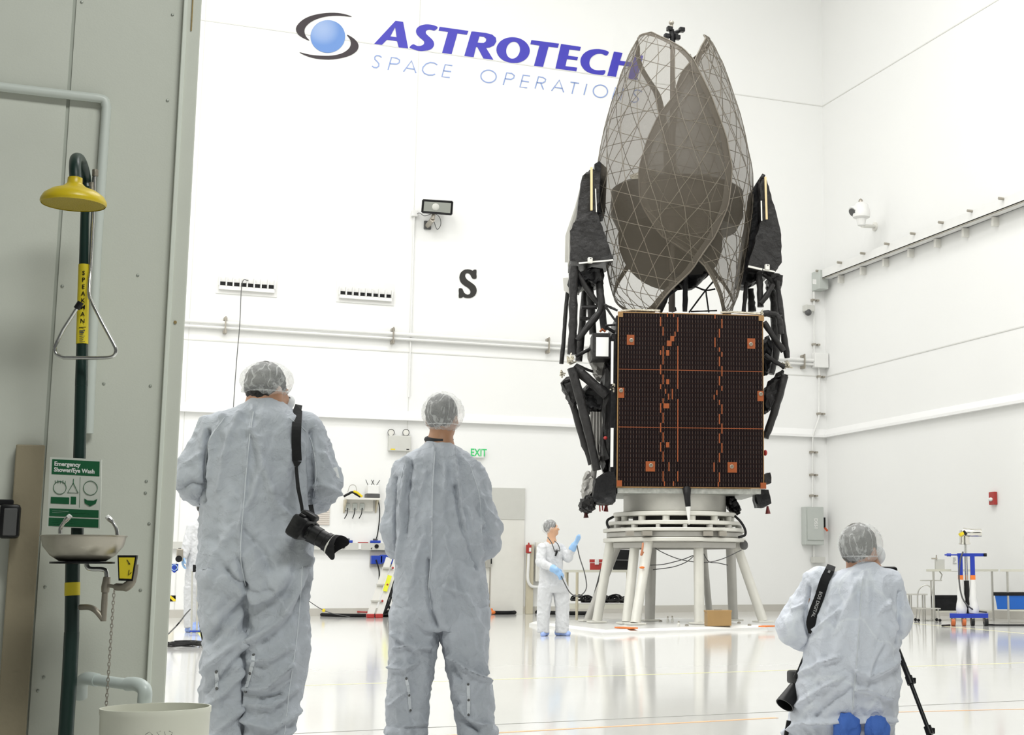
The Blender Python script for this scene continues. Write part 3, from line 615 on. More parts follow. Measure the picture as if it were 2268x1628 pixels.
# ================================================================ spacecraft on its stand
SD = 25.8
SC = at(1494, 1300, SD); SC.z = 0
SA = math.radians(15.4)
SX_ = Vector((math.cos(SA), -math.sin(SA), 0)); SY_ = Vector((math.sin(SA), math.cos(SA), 0))
def sp(px, py, y=0.0): return on_plane(px, py, SC+SY_*y, SY_)
SF = frame(SC, SX_)
def sl(p):   # world -> spacecraft local
    d = Vector(p)-SC; return Vector((d.dot(SX_), d.dot(SY_), d.z))
m_blk = mat('black_blanket', (0.011, 0.011, 0.012), 0.33, bump=1.0, bscale=9, var=0.35, vscale=5, spec=0.22)
m_blk2 = mat('gray_black_blanket', (0.024, 0.023, 0.023), 0.4, bump=1.0, bscale=12, var=0.4, vscale=6, spec=0.28)
m_silver = mat('silver_fabric', (0.36, 0.35, 0.33), 0.45, 0.3, bump=0.4, bscale=30, var=0.2)
m_foil = mat('crumpled_foil', (0.62, 0.58, 0.48), 0.3, 0.8, bump=1.0, bscale=40, var=0.3)
sat = thing('satellite', 'tall dark communications satellite with folded mesh antennas on a white stand', 'satellite', (SC.x, SC.y, 1.9))
# ---------- mesh reflectors (folded dishes)
def meshmat(name='mesh_reflector', lo_=0.34, hi_=0.52, col=(0.10, 0.082, 0.058)):
    m_ = bpy.data.materials.new(name); m_.use_nodes = True; nt = m_.node_tree; b = nt.nodes['Principled BSDF']
    b.inputs['Base Color'].default_value = list(col)+[1]; b.inputs['Roughness'].default_value = 0.5
    tc = N(m_, 'ShaderNodeTexCoord'); n = N(m_, 'ShaderNodeTexNoise', Scale=160.0, Detail=3.0); L(m_, tc.outputs['Object'], n.inputs['Vector'])
    mr = N(m_, 'ShaderNodeMapRange'); L(m_, n.outputs['Fac'], mr.inputs[0]); mr.inputs[1].default_value = 0.3; mr.inputs[2].default_value = 0.7; mr.inputs[3].default_value = lo_; mr.inputs[4].default_value = hi_
    L(m_, mr.outputs[0], b.inputs['Alpha']); return m_
m_mesh = meshmat()
m_rib = mat('rib_composite', (0.15, 0.13, 0.10), 0.45, var=0.1)
m_rim = mat('rim_composite', (0.11, 0.095, 0.075), 0.5, var=0.2)
AXX = 1498.0
RY = [74, 80, 90, 105, 130, 160, 200, 250, 300, 370, 450, 520, 600, 650, 697]
RR = [70, 80, 87, 95, 108, 120, 133, 149, 161, 174.5, 175.5, 168, 152, 141, 122]
S26 = (sp(1499, 400)-sp(1498, 400)).length
def rows(front, back_, dr=0.0, y0=74, y1=697, nv=46, nu=64):
    G = []
    for i in range(nv+1):
        t = i/nv; y = y0+(y1-y0)*(0.5-0.5*math.cos(PI*t))*0.5+(y1-y0)*t*0.5
        r = float(np.interp(y, RY, RR))*S26+dr
        fa = float(np.interp(y, front[0], front[1])); ba = float(np.interp(y, back_[0], back_[1]))
        c = sl(sp(AXX, y)); row = []
        for j in range(nu+1):
            a = math.radians(fa+(ba-fa)*j/nu)
            row.append(SC+SX_*(c.x+r*math.sin(a))-SY_*(r*math.cos(a))+Vector((0, 0, sp(AXX, y, -r*math.cos(a)).z)))
        G.append(row)
    return G
Lf = ([74, 82, 90, 105, 130, 200, 300, 370, 450, 520, 580, 600, 650, 697], [-56, -32, -16, 2, 14, 26, 35, 36, 32, 22, 9, 5, -14, -30])
Lb = ([74, 82, 105, 145, 179, 210, 300, 400, 500, 600, 650, 697], [-60, -92, -126, -143, -159, -172, -182, -184, -172, -142, -115, -60])
Rf = ([76, 84, 96, 120, 160, 200, 255, 310, 380, 450, 520, 580, 620, 660, 697], [62, 48, 34, 20, 6, -6, -22, -30, -35, -34, -20, 14, 26, 38, 52])
Rb = ([76, 90, 125, 160, 210, 300, 400, 500, 600, 650, 697], [66, 110, 150, 168, 176, 180, 178, 168, 140, 112, 70])
def grid_uv(G, u, v):
    nv, nu = len(G)-1, len(G[0])-1
    a = min(max(v, 0), 1)*nv; b = min(max(u, 0), 1)*nu; i = min(int(a), nv-1); j = min(int(b), nu-1); a -= i; b -= j
    return (G[i][j]*(1-a)*(1-b)+G[i+1][j]*a*(1-b)+G[i][j+1]*(1-a)*b+G[i+1][j+1]*a*b)
def reflector(G, label):
    m = M(); vs = [[m.bm.verts.new(p) for p in row] for row in G]
    for i in range(len(G)-1):
        for j in range(len(G[0])-1): m.bm.faces.new((vs[i][j], vs[i][j+1], vs[i+1][j+1], vs[i+1][j]))
    o = m.build('antenna_reflector', m_mesh, sat, 180, label)
    # disc coordinates: rib lattice in three directions
    def D(x, y):
        h = math.sqrt(max(1e-6, 1-y*y)); v = (1-y)/2
        nv = len(G)-1
        return grid_uv(G, 0.5+0.5*x/h, v)
    m = M(); R = 0.985
    for ang in (8, 68, 128):
        ca, sa = math.cos(math.radians(ang)), math.sin(math.radians(ang))
        for k in np.arange(-0.88, 0.9, 0.16):
            hl = math.sqrt(R*R-k*k); pts = []
            for t in np.linspace(-hl, hl, 26): pts.append(D(t*ca-k*sa, t*sa+k*ca))
            m.tube(pts, 0.0068, 5)
    m.build('rib_lattice', m_rib, o, 60, kind='stuff' if False else None)
    # rim band, a ribbon following the edge
    m = M(); P, Q = [], []
    for k in range(121):
        a = 2*PI*k/120
        P.append(D(0.998*math.cos(a), 0.998*math.sin(a))); Q.append(D(0.945*math.cos(a), 0.955*math.sin(a)))
    for k in range(120): m.face([P[k], P[k+1], Q[k+1], Q[k]])
    m.build('rim_band', m_rim, o, 180)
    m = M(); m.tube(P[:-1], 0.014, 6, closed=True); m.build('rim_tube', m_rib, o, 60)
    return o
reflector(rows(Lf, Lb), 'see-through mesh dish folded round from the left')
reflector(rows(Rf, Rb, -0.05), 'see-through mesh dish folded round from the right')
# a denser sheet where the two leaves lie over each other
m_mem = meshmat('dense_mesh', 0.62, 0.86, (0.055, 0.045, 0.032))
G = rows(([112, 130, 200, 300, 370, 450, 520, 583], [13, 14, 26, 35, 36, 32, 22, 11]), ([112, 130, 160, 200, 255, 310, 380, 450, 520, 583], [11, 12, 5, -7, -22, -30, -35, -34, -20, 9]), -0.09, 118, 583, 30, 24)
m = M(); vs = [[m.bm.verts.new(p) for p in row] for row in G]
for i in range(len(G)-1):
    for j in range(len(G[0])-1): m.bm.faces.new((vs[i][j], vs[i][j+1], vs[i+1][j+1], vs[i+1][j]))
m.build('inner_membrane', m_mem, sat, 180, 'dense brown mesh where the folded dishes overlap')
# ---------- inner parts seen through the mesh
def dish(c, r, dep, ax, name, mt, parent=sat, label=None):
    m = M(); prof = [(0.02, 0)]+[(r*t, dep*t*t) for t in (0.25, 0.5, 0.75, 1.0)]+[(r*1.01, dep*1.02)]+[(r*t, dep*t*t-0.03) for t in (1.0, 0.75, 0.5, 0.25)]+[(0.02, -0.03)]
    m.lathe(prof, c, 40, ax, cap0=True, cap1=True); return m.build(name, mt, parent, 50, label)
m_dish = mat('dark_dish', (0.055, 0.05, 0.042), 0.6, var=0.15)
dish(sp(1482, 538, 0.45), 0.93, 0.22, SY_*-1.0+Vector((0, 0, 0.05)), 'inner_dish', m_dish, label='dark round dish inside the folded antennas')
dish(sp(1522, 640, 0.2), 0.34, 0.30, Vector((0, 0, 1))-SY_*0.35, 'sub_reflector', m_blk, label='black bowl low between the antennas')
zd = sp(1496, 386, -0.5).z; zd2 = sp(1496, 478, -0.5).z; cdr = sp(1500, 430, 0.55)
m = M(); m.lathe([(1.08, zd2), (1.2, zd2+0.25), (1.2, zd-0.06), (1.12, zd)], (cdr.x, cdr.y, 0), 40, cap0=True, cap1=True); m.build('inner_drum', mat('drum_blanket', (0.03, 0.027, 0.023), 0.5, bump=0.6, bscale=8, var=0.3), sat, 40)
m = M(); m.fill([[sp(1394, 388, -0.6), sp(1418, 380, -0.6), sp(1452, 373, -0.6), sp(1454, 388, -0.6), sp(1430, 396, -0.6), sp(1398, 396, -0.6)]], SY_*0.03); m.build('reflective_film', m_foil, sat)
m = M(); m.tube([sp(1488, 690, 0.1), sp(1489, 400, 0.1), sp(1490, 92, 0.1)], [0.06, 0.05, 0.045], 10); m.build('mast', mat('mast_brown', (0.13, 0.11, 0.09), 0.5), sat, 60)
an = M(); an.tube([sp(1489, 108, 0.1), sp(1490, 84, 0.1), sp(1487, 66, 0.1)], [0.05, 0.055, 0.05], 8)
for p, q in (((1491, 74), (1511, 66)), ((1489, 82), (1476, 80)), ((1491, 84), (1501, 83)), ((1488, 66), (1483, 64)), ((1490, 74), (1502, 77))): an.cyl(sp(*p, 0.1), sp(*q, 0.1), 0.035, seg=8)
an = an.build('omni_antenna', m_blk, sat, 50, 'small black antenna cluster on top of the mast')
for p in ((1510, 66), (1477, 80), (1500, 83), (1483, 64)):
    c = sp(*p, 0.08); M().rbox(c-Vector((.05, .05, .04)), c+Vector((.05, .05, .04)), 0.012).build('end_knob', m_blk, an)
m = M(); c = sp(1487, 53, 0.1); m.lathe([(0.03, -0.11), (0.035, -0.03), (0.02, -0.02), (0.045, 0), (0.05, 0.03), (0.035, 0.055), (0.01, 0.06)], c, 14, cap0=True, cap1=True); m.build('ball_tip', m_clampd, an, 50)
# ---------- solar panel
PY_ = -1.02
C5 = lambda x, y, d=PY_: sp(1350+x/3.786, 670+y/3.786, d)
p00, p10, p11, p01 = sl(sp(1366, 1081, PY_)), sl(sp(1692, 1081, PY_)), sl(sp(1691, 697, PY_)), sl(sp(1369, 691, PY_))
ax0, ax1 = (p00.x+p01.x)/2, (p10.x+p11.x)/2; az0, az1 = (p00.z+p10.z)/2, (p01.z+p11.z)/2
def SPX(x, z, y): return SF @ Vector((ax0+(ax1-ax0)*x, y, az0+(az1-az0)*z))
m_cell = bpy.data.materials.new('solar_cells'); m_cell.use_nodes = True
nt = m_cell.node_tree; b = nt.nodes['Principled BSDF']; b.inputs['Roughness'].default_value = 0.35; b.inputs['Specular IOR Level'].default_value = 0.14
uv = N(m_cell, 'ShaderNodeUVMap'); sx = N(m_cell, 'ShaderNodeSeparateXYZ'); L(m_cell, uv.outputs[0], sx.inputs[0])
def mth(op, a, bb=None, c=None):
    n = N(m_cell, 'ShaderNodeMath', operation=op)
    for i, v in enumerate((a, bb, c)):
        if v is None: continue
        if isinstance(v, (int, float)): n.inputs[i].default_value = v
        else: L(m_cell, v, n.inputs[i])
    return n.outputs[0]
u54 = mth('MULTIPLY', sx.outputs[0], 52.0); v36 = mth('MULTIPLY', sx.outputs[1], 37.0)
fu = mth('FRACT', u54); fv = mth('FRACT', mth('ADD', v36, 0.0))
lu = mth('LESS_THAN', mth('ABSOLUTE', mth('SUBTRACT', fu, 0.5)), 0.085)
dash = mth('LESS_THAN', mth('ABSOLUTE', mth('SUBTRACT', fv, 0.5)), 0.30)
lv = mth('LESS_THAN', mth('ABSOLUTE', mth('SUBTRACT', fv, 0.03)), 0.05)
dots = mth('MULTIPLY', lu, dash)
noi = N(m_cell, 'ShaderNodeTexNoise', Scale=90.0); L(m_cell, uv.outputs[0], noi.inputs['Vector'])
mixa = N(m_cell, 'ShaderNodeMix', data_type='RGBA'); L(m_cell, noi.outputs['Fac'], mixa.inputs[0]); mixa.inputs[6].default_value = (0.003, 0.0015, 0.002, 1); mixa.inputs[7].default_value = (0.008, 0.004, 0.0045, 1)
mixl = N(m_cell, 'ShaderNodeMix', data_type='RGBA'); L(m_cell, lu, mixl.inputs[0]); L(m_cell, mixa.outputs[2], mixl.inputs[6]); mixl.inputs[7].default_value = (0.02, 0.009, 0.006, 1)
mixb = N(m_cell, 'ShaderNodeMix', data_type='RGBA'); L(m_cell, dots, mixb.inputs[0]); L(m_cell, mixl.outputs[2], mixb.inputs[6]); mixb.inputs[7].default_value = (0.085, 0.06, 0.048, 1)
mixc = N(m_cell, 'ShaderNodeMix', data_type='RGBA'); L(m_cell, mth('MULTIPLY', lv, 0.6), mixc.inputs[0]); L(m_cell, mixb.outputs[2], mixc.inputs[6]); mixc.inputs[7].default_value = (0.03, 0.013, 0.009, 1)
L(m_cell, mixc.outputs[2], b.inputs['Base Color'])
m_edge = mat('panel_edge', (0.30, 0.17, 0.06), 0.55, bump=0.3, bscale=60, var=0.4, vscale=30)
m_oran = mat('orange_kapton', (0.28, 0.066, 0.013), 0.4, var=0.15, vscale=10)
pan = M()
pan.box((ax0, PY_+0.004, az0), (ax1, PY_+0.07, az1)); pan.fr = None
for v in pan.bm.verts: v.co = SF @ v.co
pan = pan.build('solar_panel', m_edge, sat, label='dark solar panel with orange strips on the front')
m = M(); f = m.face([SPX(0.006, 0.006, PY_), SPX(0.994, 0.006, PY_), SPX(0.994, 0.994, PY_), SPX(0.006, 0.994, PY_)])
uvl = m.bm.loops.layers.uv.new('UVMap')
for lo, c in zip(f.loops, ((0, 0), (1, 0), (1, 1), (0, 1))): lo[uvl].uv = c
cells = m.build('solar_cells', m_cell, pan, recalc=False)
STR = {428: [(122,198),(400,440),(522,602),(685,726),(845,924),(1010,1088),(1172,1250)], 449: [(205,278),(365,520),(605,685),(805,845),(925,1010),(1090,1172),(1250,1335),(1415,1500)],
 485: [(85,120)], 538: [(90,122)], 572: [(125,245),(365,725),(810,1335),(1415,1500)], 549: [(245,285)], 884: [(100,135),(295,375)],
 942: [(140,215),(415,455),(535,618),(700,740),(855,935),(1015,1100),(1180,1260)], 921: [(222,295),(378,412),(455,535),(618,695),(818,858),(935,1020),(1100,1180),(1262,1340),(1425,1505)],
 470: [(725,765)], 495: [(765,815)], 526: [(725,812)], 900: [(735,775)], 877: [(775,815)], 498: [(1340,1415)], 876: [(1342,1420)], 460: [(1500,1540)], 536: [(1500,1540)], 912: [(1505,1545)]}
m = M()
def prect(m, x0, y0, x1, y1, d0=PY_-0.003, d1=PY_-0.009):
    a, b_ = sl(C5(x0, y1)), sl(C5(x1, y0)); pts = [(a.x, a.z), (b_.x, a.z), (b_.x, b_.z), (a.x, b_.z)]
    m.hexa([SF @ Vector((x, d1, z)) for x, z in pts[:2]]+[SF @ Vector((x, d0, z)) for x, z in pts[:2][::-1]]+[SF @ Vector((x, d1, z)) for x, z in pts[3:1:-1]]+[SF @ Vector((x, d0, z)) for x, z in pts[2:4]])
for x, segs in STR.items():
    for y0, y1 in segs: prect(m, x-4.5, y0, x+4.5, y1)
for (x0, y0, x1, y1) in ((480,320,520,365),(510,283,542,325),(475,400,500,445),(475,645,500,685),(452,847,500,887),(473,1172,500,1215)): prect(m, x0, y0, x1, y1)
for y in (570, 1052):
    zf = (sl(C5(680, y)).z-az0)/(az1-az0); d_ = 0.0016; m.hexa([SPX(0.008, zf-d_, PY_-0.009), SPX(0.992, zf-d_, PY_-0.009), SPX(0.992, zf-d_, PY_-0.003), SPX(0.008, zf-d_, PY_-0.003), SPX(0.008, zf+d_, PY_-0.009), SPX(0.992, zf+d_, PY_-0.009), SPX(0.992, zf+d_, PY_-0.003), SPX(0.008, zf+d_, PY_-0.003)])
m.build('wiring_strips', m_oran, pan, label='orange strips and squares on the cells')
m_bolt = mat('bolt_steel', (0.30, 0.27, 0.22), 0.35, 0.8)
for (x0, y0, x1, y1, bxx, byy) in ((145,272,208,355,183,317),(1155,303,1220,387,1185,350),(72,715,123,800,96,738),(1240,742,1292,827,1268,768),(303,1332,381,1417,347,1366),(990,1340,1068,1426,1025,1376)):
    m = M(); prect(m, x0, y0, x1, y1); o = m.build('mounting_pad', m_oran, pan, label='orange pad with a round bolt')
    c = C5(bxx, byy, PY_-0.009); m = M(); m.lathe([(0.034, 0), (0.034, 0.014), (0.022, 0.018), (0.018, 0.010), (0.001, 0.010)], c, 18, -SY_); m.build('bolt', m_bolt, o, 40)
for (x0, y0, x1, y1, mt) in ((70,78,112,122,m_edge),(1250,113,1294,155,m_edge),(60,1492,104,1542,m_oran),(1265,1512,1312,1562,m_oran)):
    m = M(); prect(m, x0, y0, x1, y1, PY_+0.001, PY_-0.02); m.build('corner_bracket', mt, pan)
    c = C5((x0+x1)/2, (y0+y1)/2, PY_-0.02)
m = M(); m.tube([sp(1375, 689, PY_+0.05)+SY_*0, sp(1400, 686, PY_+0.05), sp(1462, 688, PY_+0.05)], 0.02, 6); m.build('edge_harness', m_foil, pan); m = M(); m.tube([sp(1596, 692, PY_+0.05), sp(1620, 691, PY_+0.05), sp(1684, 695, PY_+0.05)], 0.02, 6); m.build('edge_harness', m_foil, pan)
# ---------- body behind the panel and its base plate
def lbox(m, x0, y0, z0, x1, y1, z1):
    for v in ((x0, y0, z0),): pass
    m.hexa([SF @ Vector(q) for q in ((x0,y0,z0),(x1,y0,z0),(x1,y1,z0),(x0,y1,z0),(x0,y0,z1),(x1,y0,z1),(x1,y1,z1),(x0,y1,z1))])
m = M(); lbox(m, ax0-0.02, -0.92, az0+0.03, ax1-0.12, 1.0, az1-0.05); m.build('body', m_blk, sat)
m = M(); lbox(m, ax0+0.02, -0.98, az0-0.09, ax1-0.05, 1.0, az0-0.005); m.build('base_plate', mat('base_plate', (0.42, 0.43, 0.40), 0.4, 0.4, bump=0.3, bscale=20, var=0.5, vscale=14), sat)
# ---------- side covers with rods and sticks
def wedge(front, y0, y1, name, label, shr=0.92):
    m = M(); c = Vector((0, 0, 0))
    A = [sp(x, y, y0) for x, y in front]; cx = sum((a for a in A), Vector())/len(A)
    B = [cx+(a-cx)*shr+SY_*(y1-y0) for a in A]; n = len(A)
    m.bm.faces.new([m.bm.verts.new(a) for a in A]); m.bm.faces.new([m.bm.verts.new(a) for a in B][::-1])
    for i in range(n): m.face([A[i], B[i], B[(i+1) % n], A[(i+1) % n]])
    bmesh.ops.remove_doubles(m.bm, verts=m.bm.verts[:], dist=0.001)
    bmesh.ops.triangulate(m.bm, faces=m.bm.faces[:]); bmesh.ops.subdivide_edges(m.bm, edges=m.bm.edges[:], cuts=4, use_grid_fill=True)
    for v in m.bm.verts:
        v.co += Vector((random.gauss(0, 1), random.gauss(0, 1), random.gauss(0, 1)))*0.008
    return m.build(name, m_blk2, sat, 60, label)
cl = wedge([(1290,389),(1311,374),(1329,381),(1327,440),(1322,471),(1340,520),(1359,576),(1300,580),(1263,578),(1264,509),(1275,486)], -0.62, 0.75, 'thermal_cover', 'black crinkled cover on the left side of the antennas')
cr_ = wedge([(1682,398),(1690,387),(1698,396),(1711,441),(1731,520),(1731,582),(1716,603),(1657,592),(1672,535),(1686,487),(1683,441)], -0.62, 0.75, 'thermal_cover', 'black crinkled cover on the right side of the antennas')
m_stick = mat('pale_wood_strip', (0.80, 0.62, 0.34), 0.5)
m_rod = mat('white_rod', (0.80, 0.79, 0.74), 0.35)
def rod(a, b, wd, par, name, mt, y=-0.7): M().beam(sp(*a, y), sp(*b, y), wd, wd, SY_).build(name, mt, par)
rod((1310, 371), (1310, 466), 0.038, cl, 'gauge_strip', m_stick); rod((1695, 392), (1698, 486), 0.034, cr_, 'gauge_strip', m_stick)
rod((1282, 583), (1358, 576), 0.024, cl, 'edge_rod', m_rod); rod((1657, 590), (1688, 597), 0.032, cr_, 'edge_rod', m_rod); rod((1690, 597), (1716, 602), 0.024, cr_, 'edge_rod', m_rod)
rod((1319, 418), (1321, 470), 0.016, cl, 'edge_rod', m_rod); rod((1686, 445), (1687, 489), 0.022, cr_, 'edge_rod', m_rod)
for (x, y, par) in ((1307, 577, cl), (1699, 592, cr_)):
    c = sp(x, y, -0.73); o = M().rbox(c-Vector((.04, .03, .05)), c+Vector((.04, .03, .05)), 0.012).build('clamp', m_rod, par); M().ell(c+Vector((0, -.03, .03)), .012).build('screw', m_dark, par)
m = M(); m.ribbon([sp(1264, 577, -0.3), sp(1264, 511, -0.3), sp(1285, 440, -0.3), sp(1296, 400, -0.3)], 0.05, SY_, 0.5); m.build('edge_strip', mat('gray_edge_strip', (0.45, 0.44, 0.40), 0.5), cl)
m = M(); m.ribbon([sp(1255, 580, 0.4), sp(1256, 522, 0.4), sp(1277, 460, 0.4), sp(1292, 402, 0.4)], 0.06, SY_, 0.04); m.build('rear_sheet', mat('pale_sheet', (0.62, 0.61, 0.56), 0.6), cl)
m = M(); m.ribbon([sp(1322, 360, -0.35), sp(1331, 374, -0.35), sp(1333, 470, -0.35)], [0.10, 0.22, 0.12], SY_, 0.7); m.build('inner_flap', m_blk, cl)
m = M(); m.ribbon([sp(1692, 386, -0.35), sp(1676, 420, -0.35), sp(1667, 500, -0.3), sp(1652, 580, -0.25), sp(1642, 630, -0.2)], [0.06, 0.14, 0.17, 0.17, 0.10], SY_, 0.5); m.build('inner_flap', m_blk, cr_)
# ---------- wrapped struts
def wt(pts, rpx, y=-0.3, mt=None, name='strut', jit=0.18, label=None, seg=9):
    ys = y if isinstance(y, (list, tuple)) else [y]*len(pts)
    P = [sp(a, b_, yy) for (a, b_), yy in zip(pts, ys)]
    if len(P) == 2: P = [P[0].lerp(P[1], t) for t in np.linspace(0, 1, 9)]
    else: P = bez(P, 4)
    r = rpx*S26
    m = M(); m.tube(P, [r*random.uniform(0.88, 1.12) for _ in P], seg, jit=jit*0.6)
    return m.build(name, mt or m_blk2, sat, 55, label)
LS = [([(1272,590),(1270,660),(1269,720),(1267,785)], 9.5, -0.5), ([(1258,640),(1253,690),(1248,760),(1243,806)], 4.5, 0.1), ([(1330,640),(1331,684),(1305,720),(1278,754)], 7, -0.6), ([(1288,681),(1322,680)], 4.5, -0.4), ([(1284,706),(1302,706)], 4, 0.1),
 ([(1305,600),(1308,660),(1313,740)], 8, 0.1), ([(1327,602),(1330,660),(1338,732)], 8, -0.2), ([(1278,600),(1300,640),(1332,682)], 6, -0.45), ([(1337,674),(1368,688)], 2.6, -0.7), ([(1340,678),(1368,717)], 2.6, -0.7), ([(1341,721),(1368,719)], 2.6, -0.6), ([(1343,725),(1370,742)], 3.5, -0.5),
 ([(1271,812),(1300,838),(1344,876)], 10.5, -0.6), ([(1266,815),(1284,880),(1304,960),(1322,1042)], 9.5, -0.7), ([(1249,850),(1270,900),(1290,970),(1311,1028)], 7, -0.3), ([(1275,790),(1310,772),(1330,765)], 4, -0.2), ([(1278,808),(1310,822),(1345,826)], 3, -0.1), ([(1300,600),(1292,690),(1282,800)], 8, 0.5)]
for pts, r, y in LS: wt(pts, r, y)
RS = [([(1721,622),(1728,680),(1736,740),(1744,793)], 6.5, -0.4), ([(1690,695),(1706,694),(1724,702),(1730,740)], 6.5, -0.6), ([(1692,713),(1712,745),(1736,778)], 6.5, -0.6), ([(1706,634),(1716,668),(1719,737),(1713,792),(1705,828)], 10.5, 0.2), ([(1694,786),(1714,800),(1738,813)], 5, -0.5),
 ([(1681,604),(1683,640),(1685,680)], 7, -0.4), ([(1652,628),(1650,660),(1647,692)], 5, -0.1), ([(1712,630),(1698,655),(1684,672)], 6, -0.5), ([(1690,605),(1706,618),(1722,640)], 6, -0.35), ([(1685,692),(1710,700),(1732,702)], 5, -0.5), ([(1738,833),(1722,890),(1706,940),(1694,970)], 8, -0.5), ([(1741,830),(1732,870),(1716,920)], 5, 0.0), ([(1662,640),(1666,690)], 8, 0.4)]
for pts, r, y in RS: wt(pts, r, y)
for pts, r, y in (([(1517,690),(1518,640),(1520,606)], 5.5, -0.2), ([(1460,690),(1478,650),(1486,640)], 7, -0.3), ([(1481,655),(1501,640)], 2.2, -0.3), ([(1526,692),(1563,643),(1590,612)], 1.8, -0.1), ([(1563,643),(1570,692)], 1.8, -0.1), ([(1538,634),(1563,643),(1584,640)], 1.8, -0.1), ([(1530,690),(1588,688)], 1.6, -0.1), ([(1484,668),(1494,690)], 6, 0.2)):
    wt(pts, r, y, m_blk)
# ---------- crumpled blankets, boxes, joints
def lump(poly, y0, y1, name, mt, jit=0.02, label=None, shr=0.75):
    A = [sp(x, y, y0) for x, y in poly]; c = sum((a for a in A), Vector())/len(A); m = M(); n = len(A)
    mid = [c+(a-c)*1.0+SY_*((y1-y0)*0.3) for a in A]; fr_ = [c+(a-c)*shr for a in A]; bk = [c+(a-c)*shr+SY_*(y1-y0) for a in A]
    for R1, R2 in ((fr_, mid), (mid, bk)):
        for i in range(n): m.face([R1[i], R1[(i+1) % n], R2[(i+1) % n], R2[i]])
    m.face(fr_); m.face(bk[::-1])
    bmesh.ops.remove_doubles(m.bm, verts=m.bm.verts[:], dist=0.0005); bmesh.ops.triangulate(m.bm, faces=m.bm.faces[:])
    bmesh.ops.subdivide_edges(m.bm, edges=m.bm.edges[:], cuts=3, use_grid_fill=True, smooth=0.3)
    for v in m.bm.verts: v.co += Vector((random.gauss(0, 1), random.gauss(0, 1), random.gauss(0, 1)))*jit*0.5
    return m.build(name, mt, sat, 35, label)
lump([(1262,606),(1290,594),(1334,588),(1337,622),(1318,628),(1300,615),(1284,640),(1266,640)], -0.4, 0.4, 'blanket', m_blk)
lump([(1707,602),(1736,606),(1734,634),(1722,640),(1708,622)], -0.4, 0.3, 'blanket', m_blk2)
lump([(1640,594),(1676,592),(1684,620),(1664,632),(1640,628)], -0.2, 0.5, 'blanket', m_blk)
lump([(1290,860),(1312,842),(1340,870),(1352,900),(1330,912),(1300,914),(1292,890)], -0.4, 0.3, 'blanket', m_blk)
lump([(1241,846),(1262,830),(1268,842),(1280,880),(1272,905),(1256,875)], -0.5, 0.1, 'blanket', m_blk2)
lump([(1693,866),(1710,838),(1738,818),(1741,832),(1724,880),(1704,912),(1694,916)], -0.45, 0.0, 'blanket', m_blk2)
lump([(1693,750),(1706,738),(1712,800),(1704,826),(1694,830)], -0.3, 0.3, 'blanket', m_blk)
lump([(1339,794),(1354,780),(1356,1040),(1340,1050),(1334,930)], -0.6, 0.6, 'blanket', m_blk2, 0.03)
lump([(1309,760),(1340,795),(1350,830),(1330,842),(1314,820)], -0.3, 0.3, 'blanket', m_silver, 0.03, 'gray crumpled wrap')
lump([(1289,1080),(1304,1040),(1318,1060),(1310,1100),(1296,1110)], -0.5, 0.0, 'blanket', m_silver, 0.02)
lump([(1318,1060),(1362,1042),(1364,1112),(1352,1118),(1314,1112),(1314,1085)], -0.95, -0.2, 'lower_box', m_blk, 0.008, 'black wrapped box at the lower left', 0.95)
lump([(1283,1118),(1300,1097),(1318,1100),(1321,1126),(1306,1136),(1286,1132)], -0.8, -0.2, 'thruster_cover', m_blk2, 0.03, 'lumpy black wrap over the lower left thruster')
lump([(1676,1086),(1702,1084),(1709,1116),(1682,1124)], -0.9, -0.4, 'lower_box', m_blk, 0.006, 'black wrapped box at the lower right', 0.95)
lump([(1613,1098),(1630,1100),(1643,1126),(1640,1138),(1628,1137),(1614,1120)], -0.3, 0.2, 'thruster_cover', m_blk, 0.03, 'dangling black wrap right of the base cylinder')
lump([(1694,1050),(1706,1046),(1709,1070),(1696,1072)], -0.85, -0.4, 'small_box', m_blk2, 0.004, None, 0.97)
m = M()
for k in range(9):
    x = 1307+k*3.2; a, b_ = sp(x+2, 912, -0.35+0.05*(k % 2)), sp(x-1+k*0.6, 1014-6*abs(k-4), -0.3+0.05*(k % 2)); m.tube([a, a.lerp(b_, .5), b_], [0.016, 0.02, 0.012], 7)
m.build('silver_drape', m_silver, sat, 60, 'pleated silver fabric hanging at the left')
m = M(); m.tube([sp(1320, 1010, -0.3), sp(1316, 1040, -0.35), sp(1310, 1075, -0.4)], [0.09, 0.05, 0.07], 8, jit=0.25); m.build('silver_drape', m_silver, sat, 40)
def nozzle(a, b_, y, r0, r1, mt):
    M().tube([sp(*a, y), sp(*b_, y)], [r0*S26, r1*S26], 14).build('nozzle_cover', mt, sat, 40, 'dark red flared nozzle cap')
m_dred = mat('dark_red_cap', (0.16, 0.02, 0.02), 0.45)
nozzle((1297, 1132), (1298, 1147), -0.5, 2.2, 5.5, mat('nozzle_black_red', (0.07, 0.015, 0.012), 0.4)); nozzle((1343, 1117), (1342, 1133), -0.5, 2.2, 5, m_dred); nozzle((1700, 1121), (1701, 1138), -0.6, 2.0, 5.5, m_dred)
rod((1328, 1119), (1329, 1133), 0.02, sat, 'red_tag', m_red, -0.5); rod((1334, 1119), (1335, 1131), 0.02, sat, 'red_tag', m_red, -0.5)
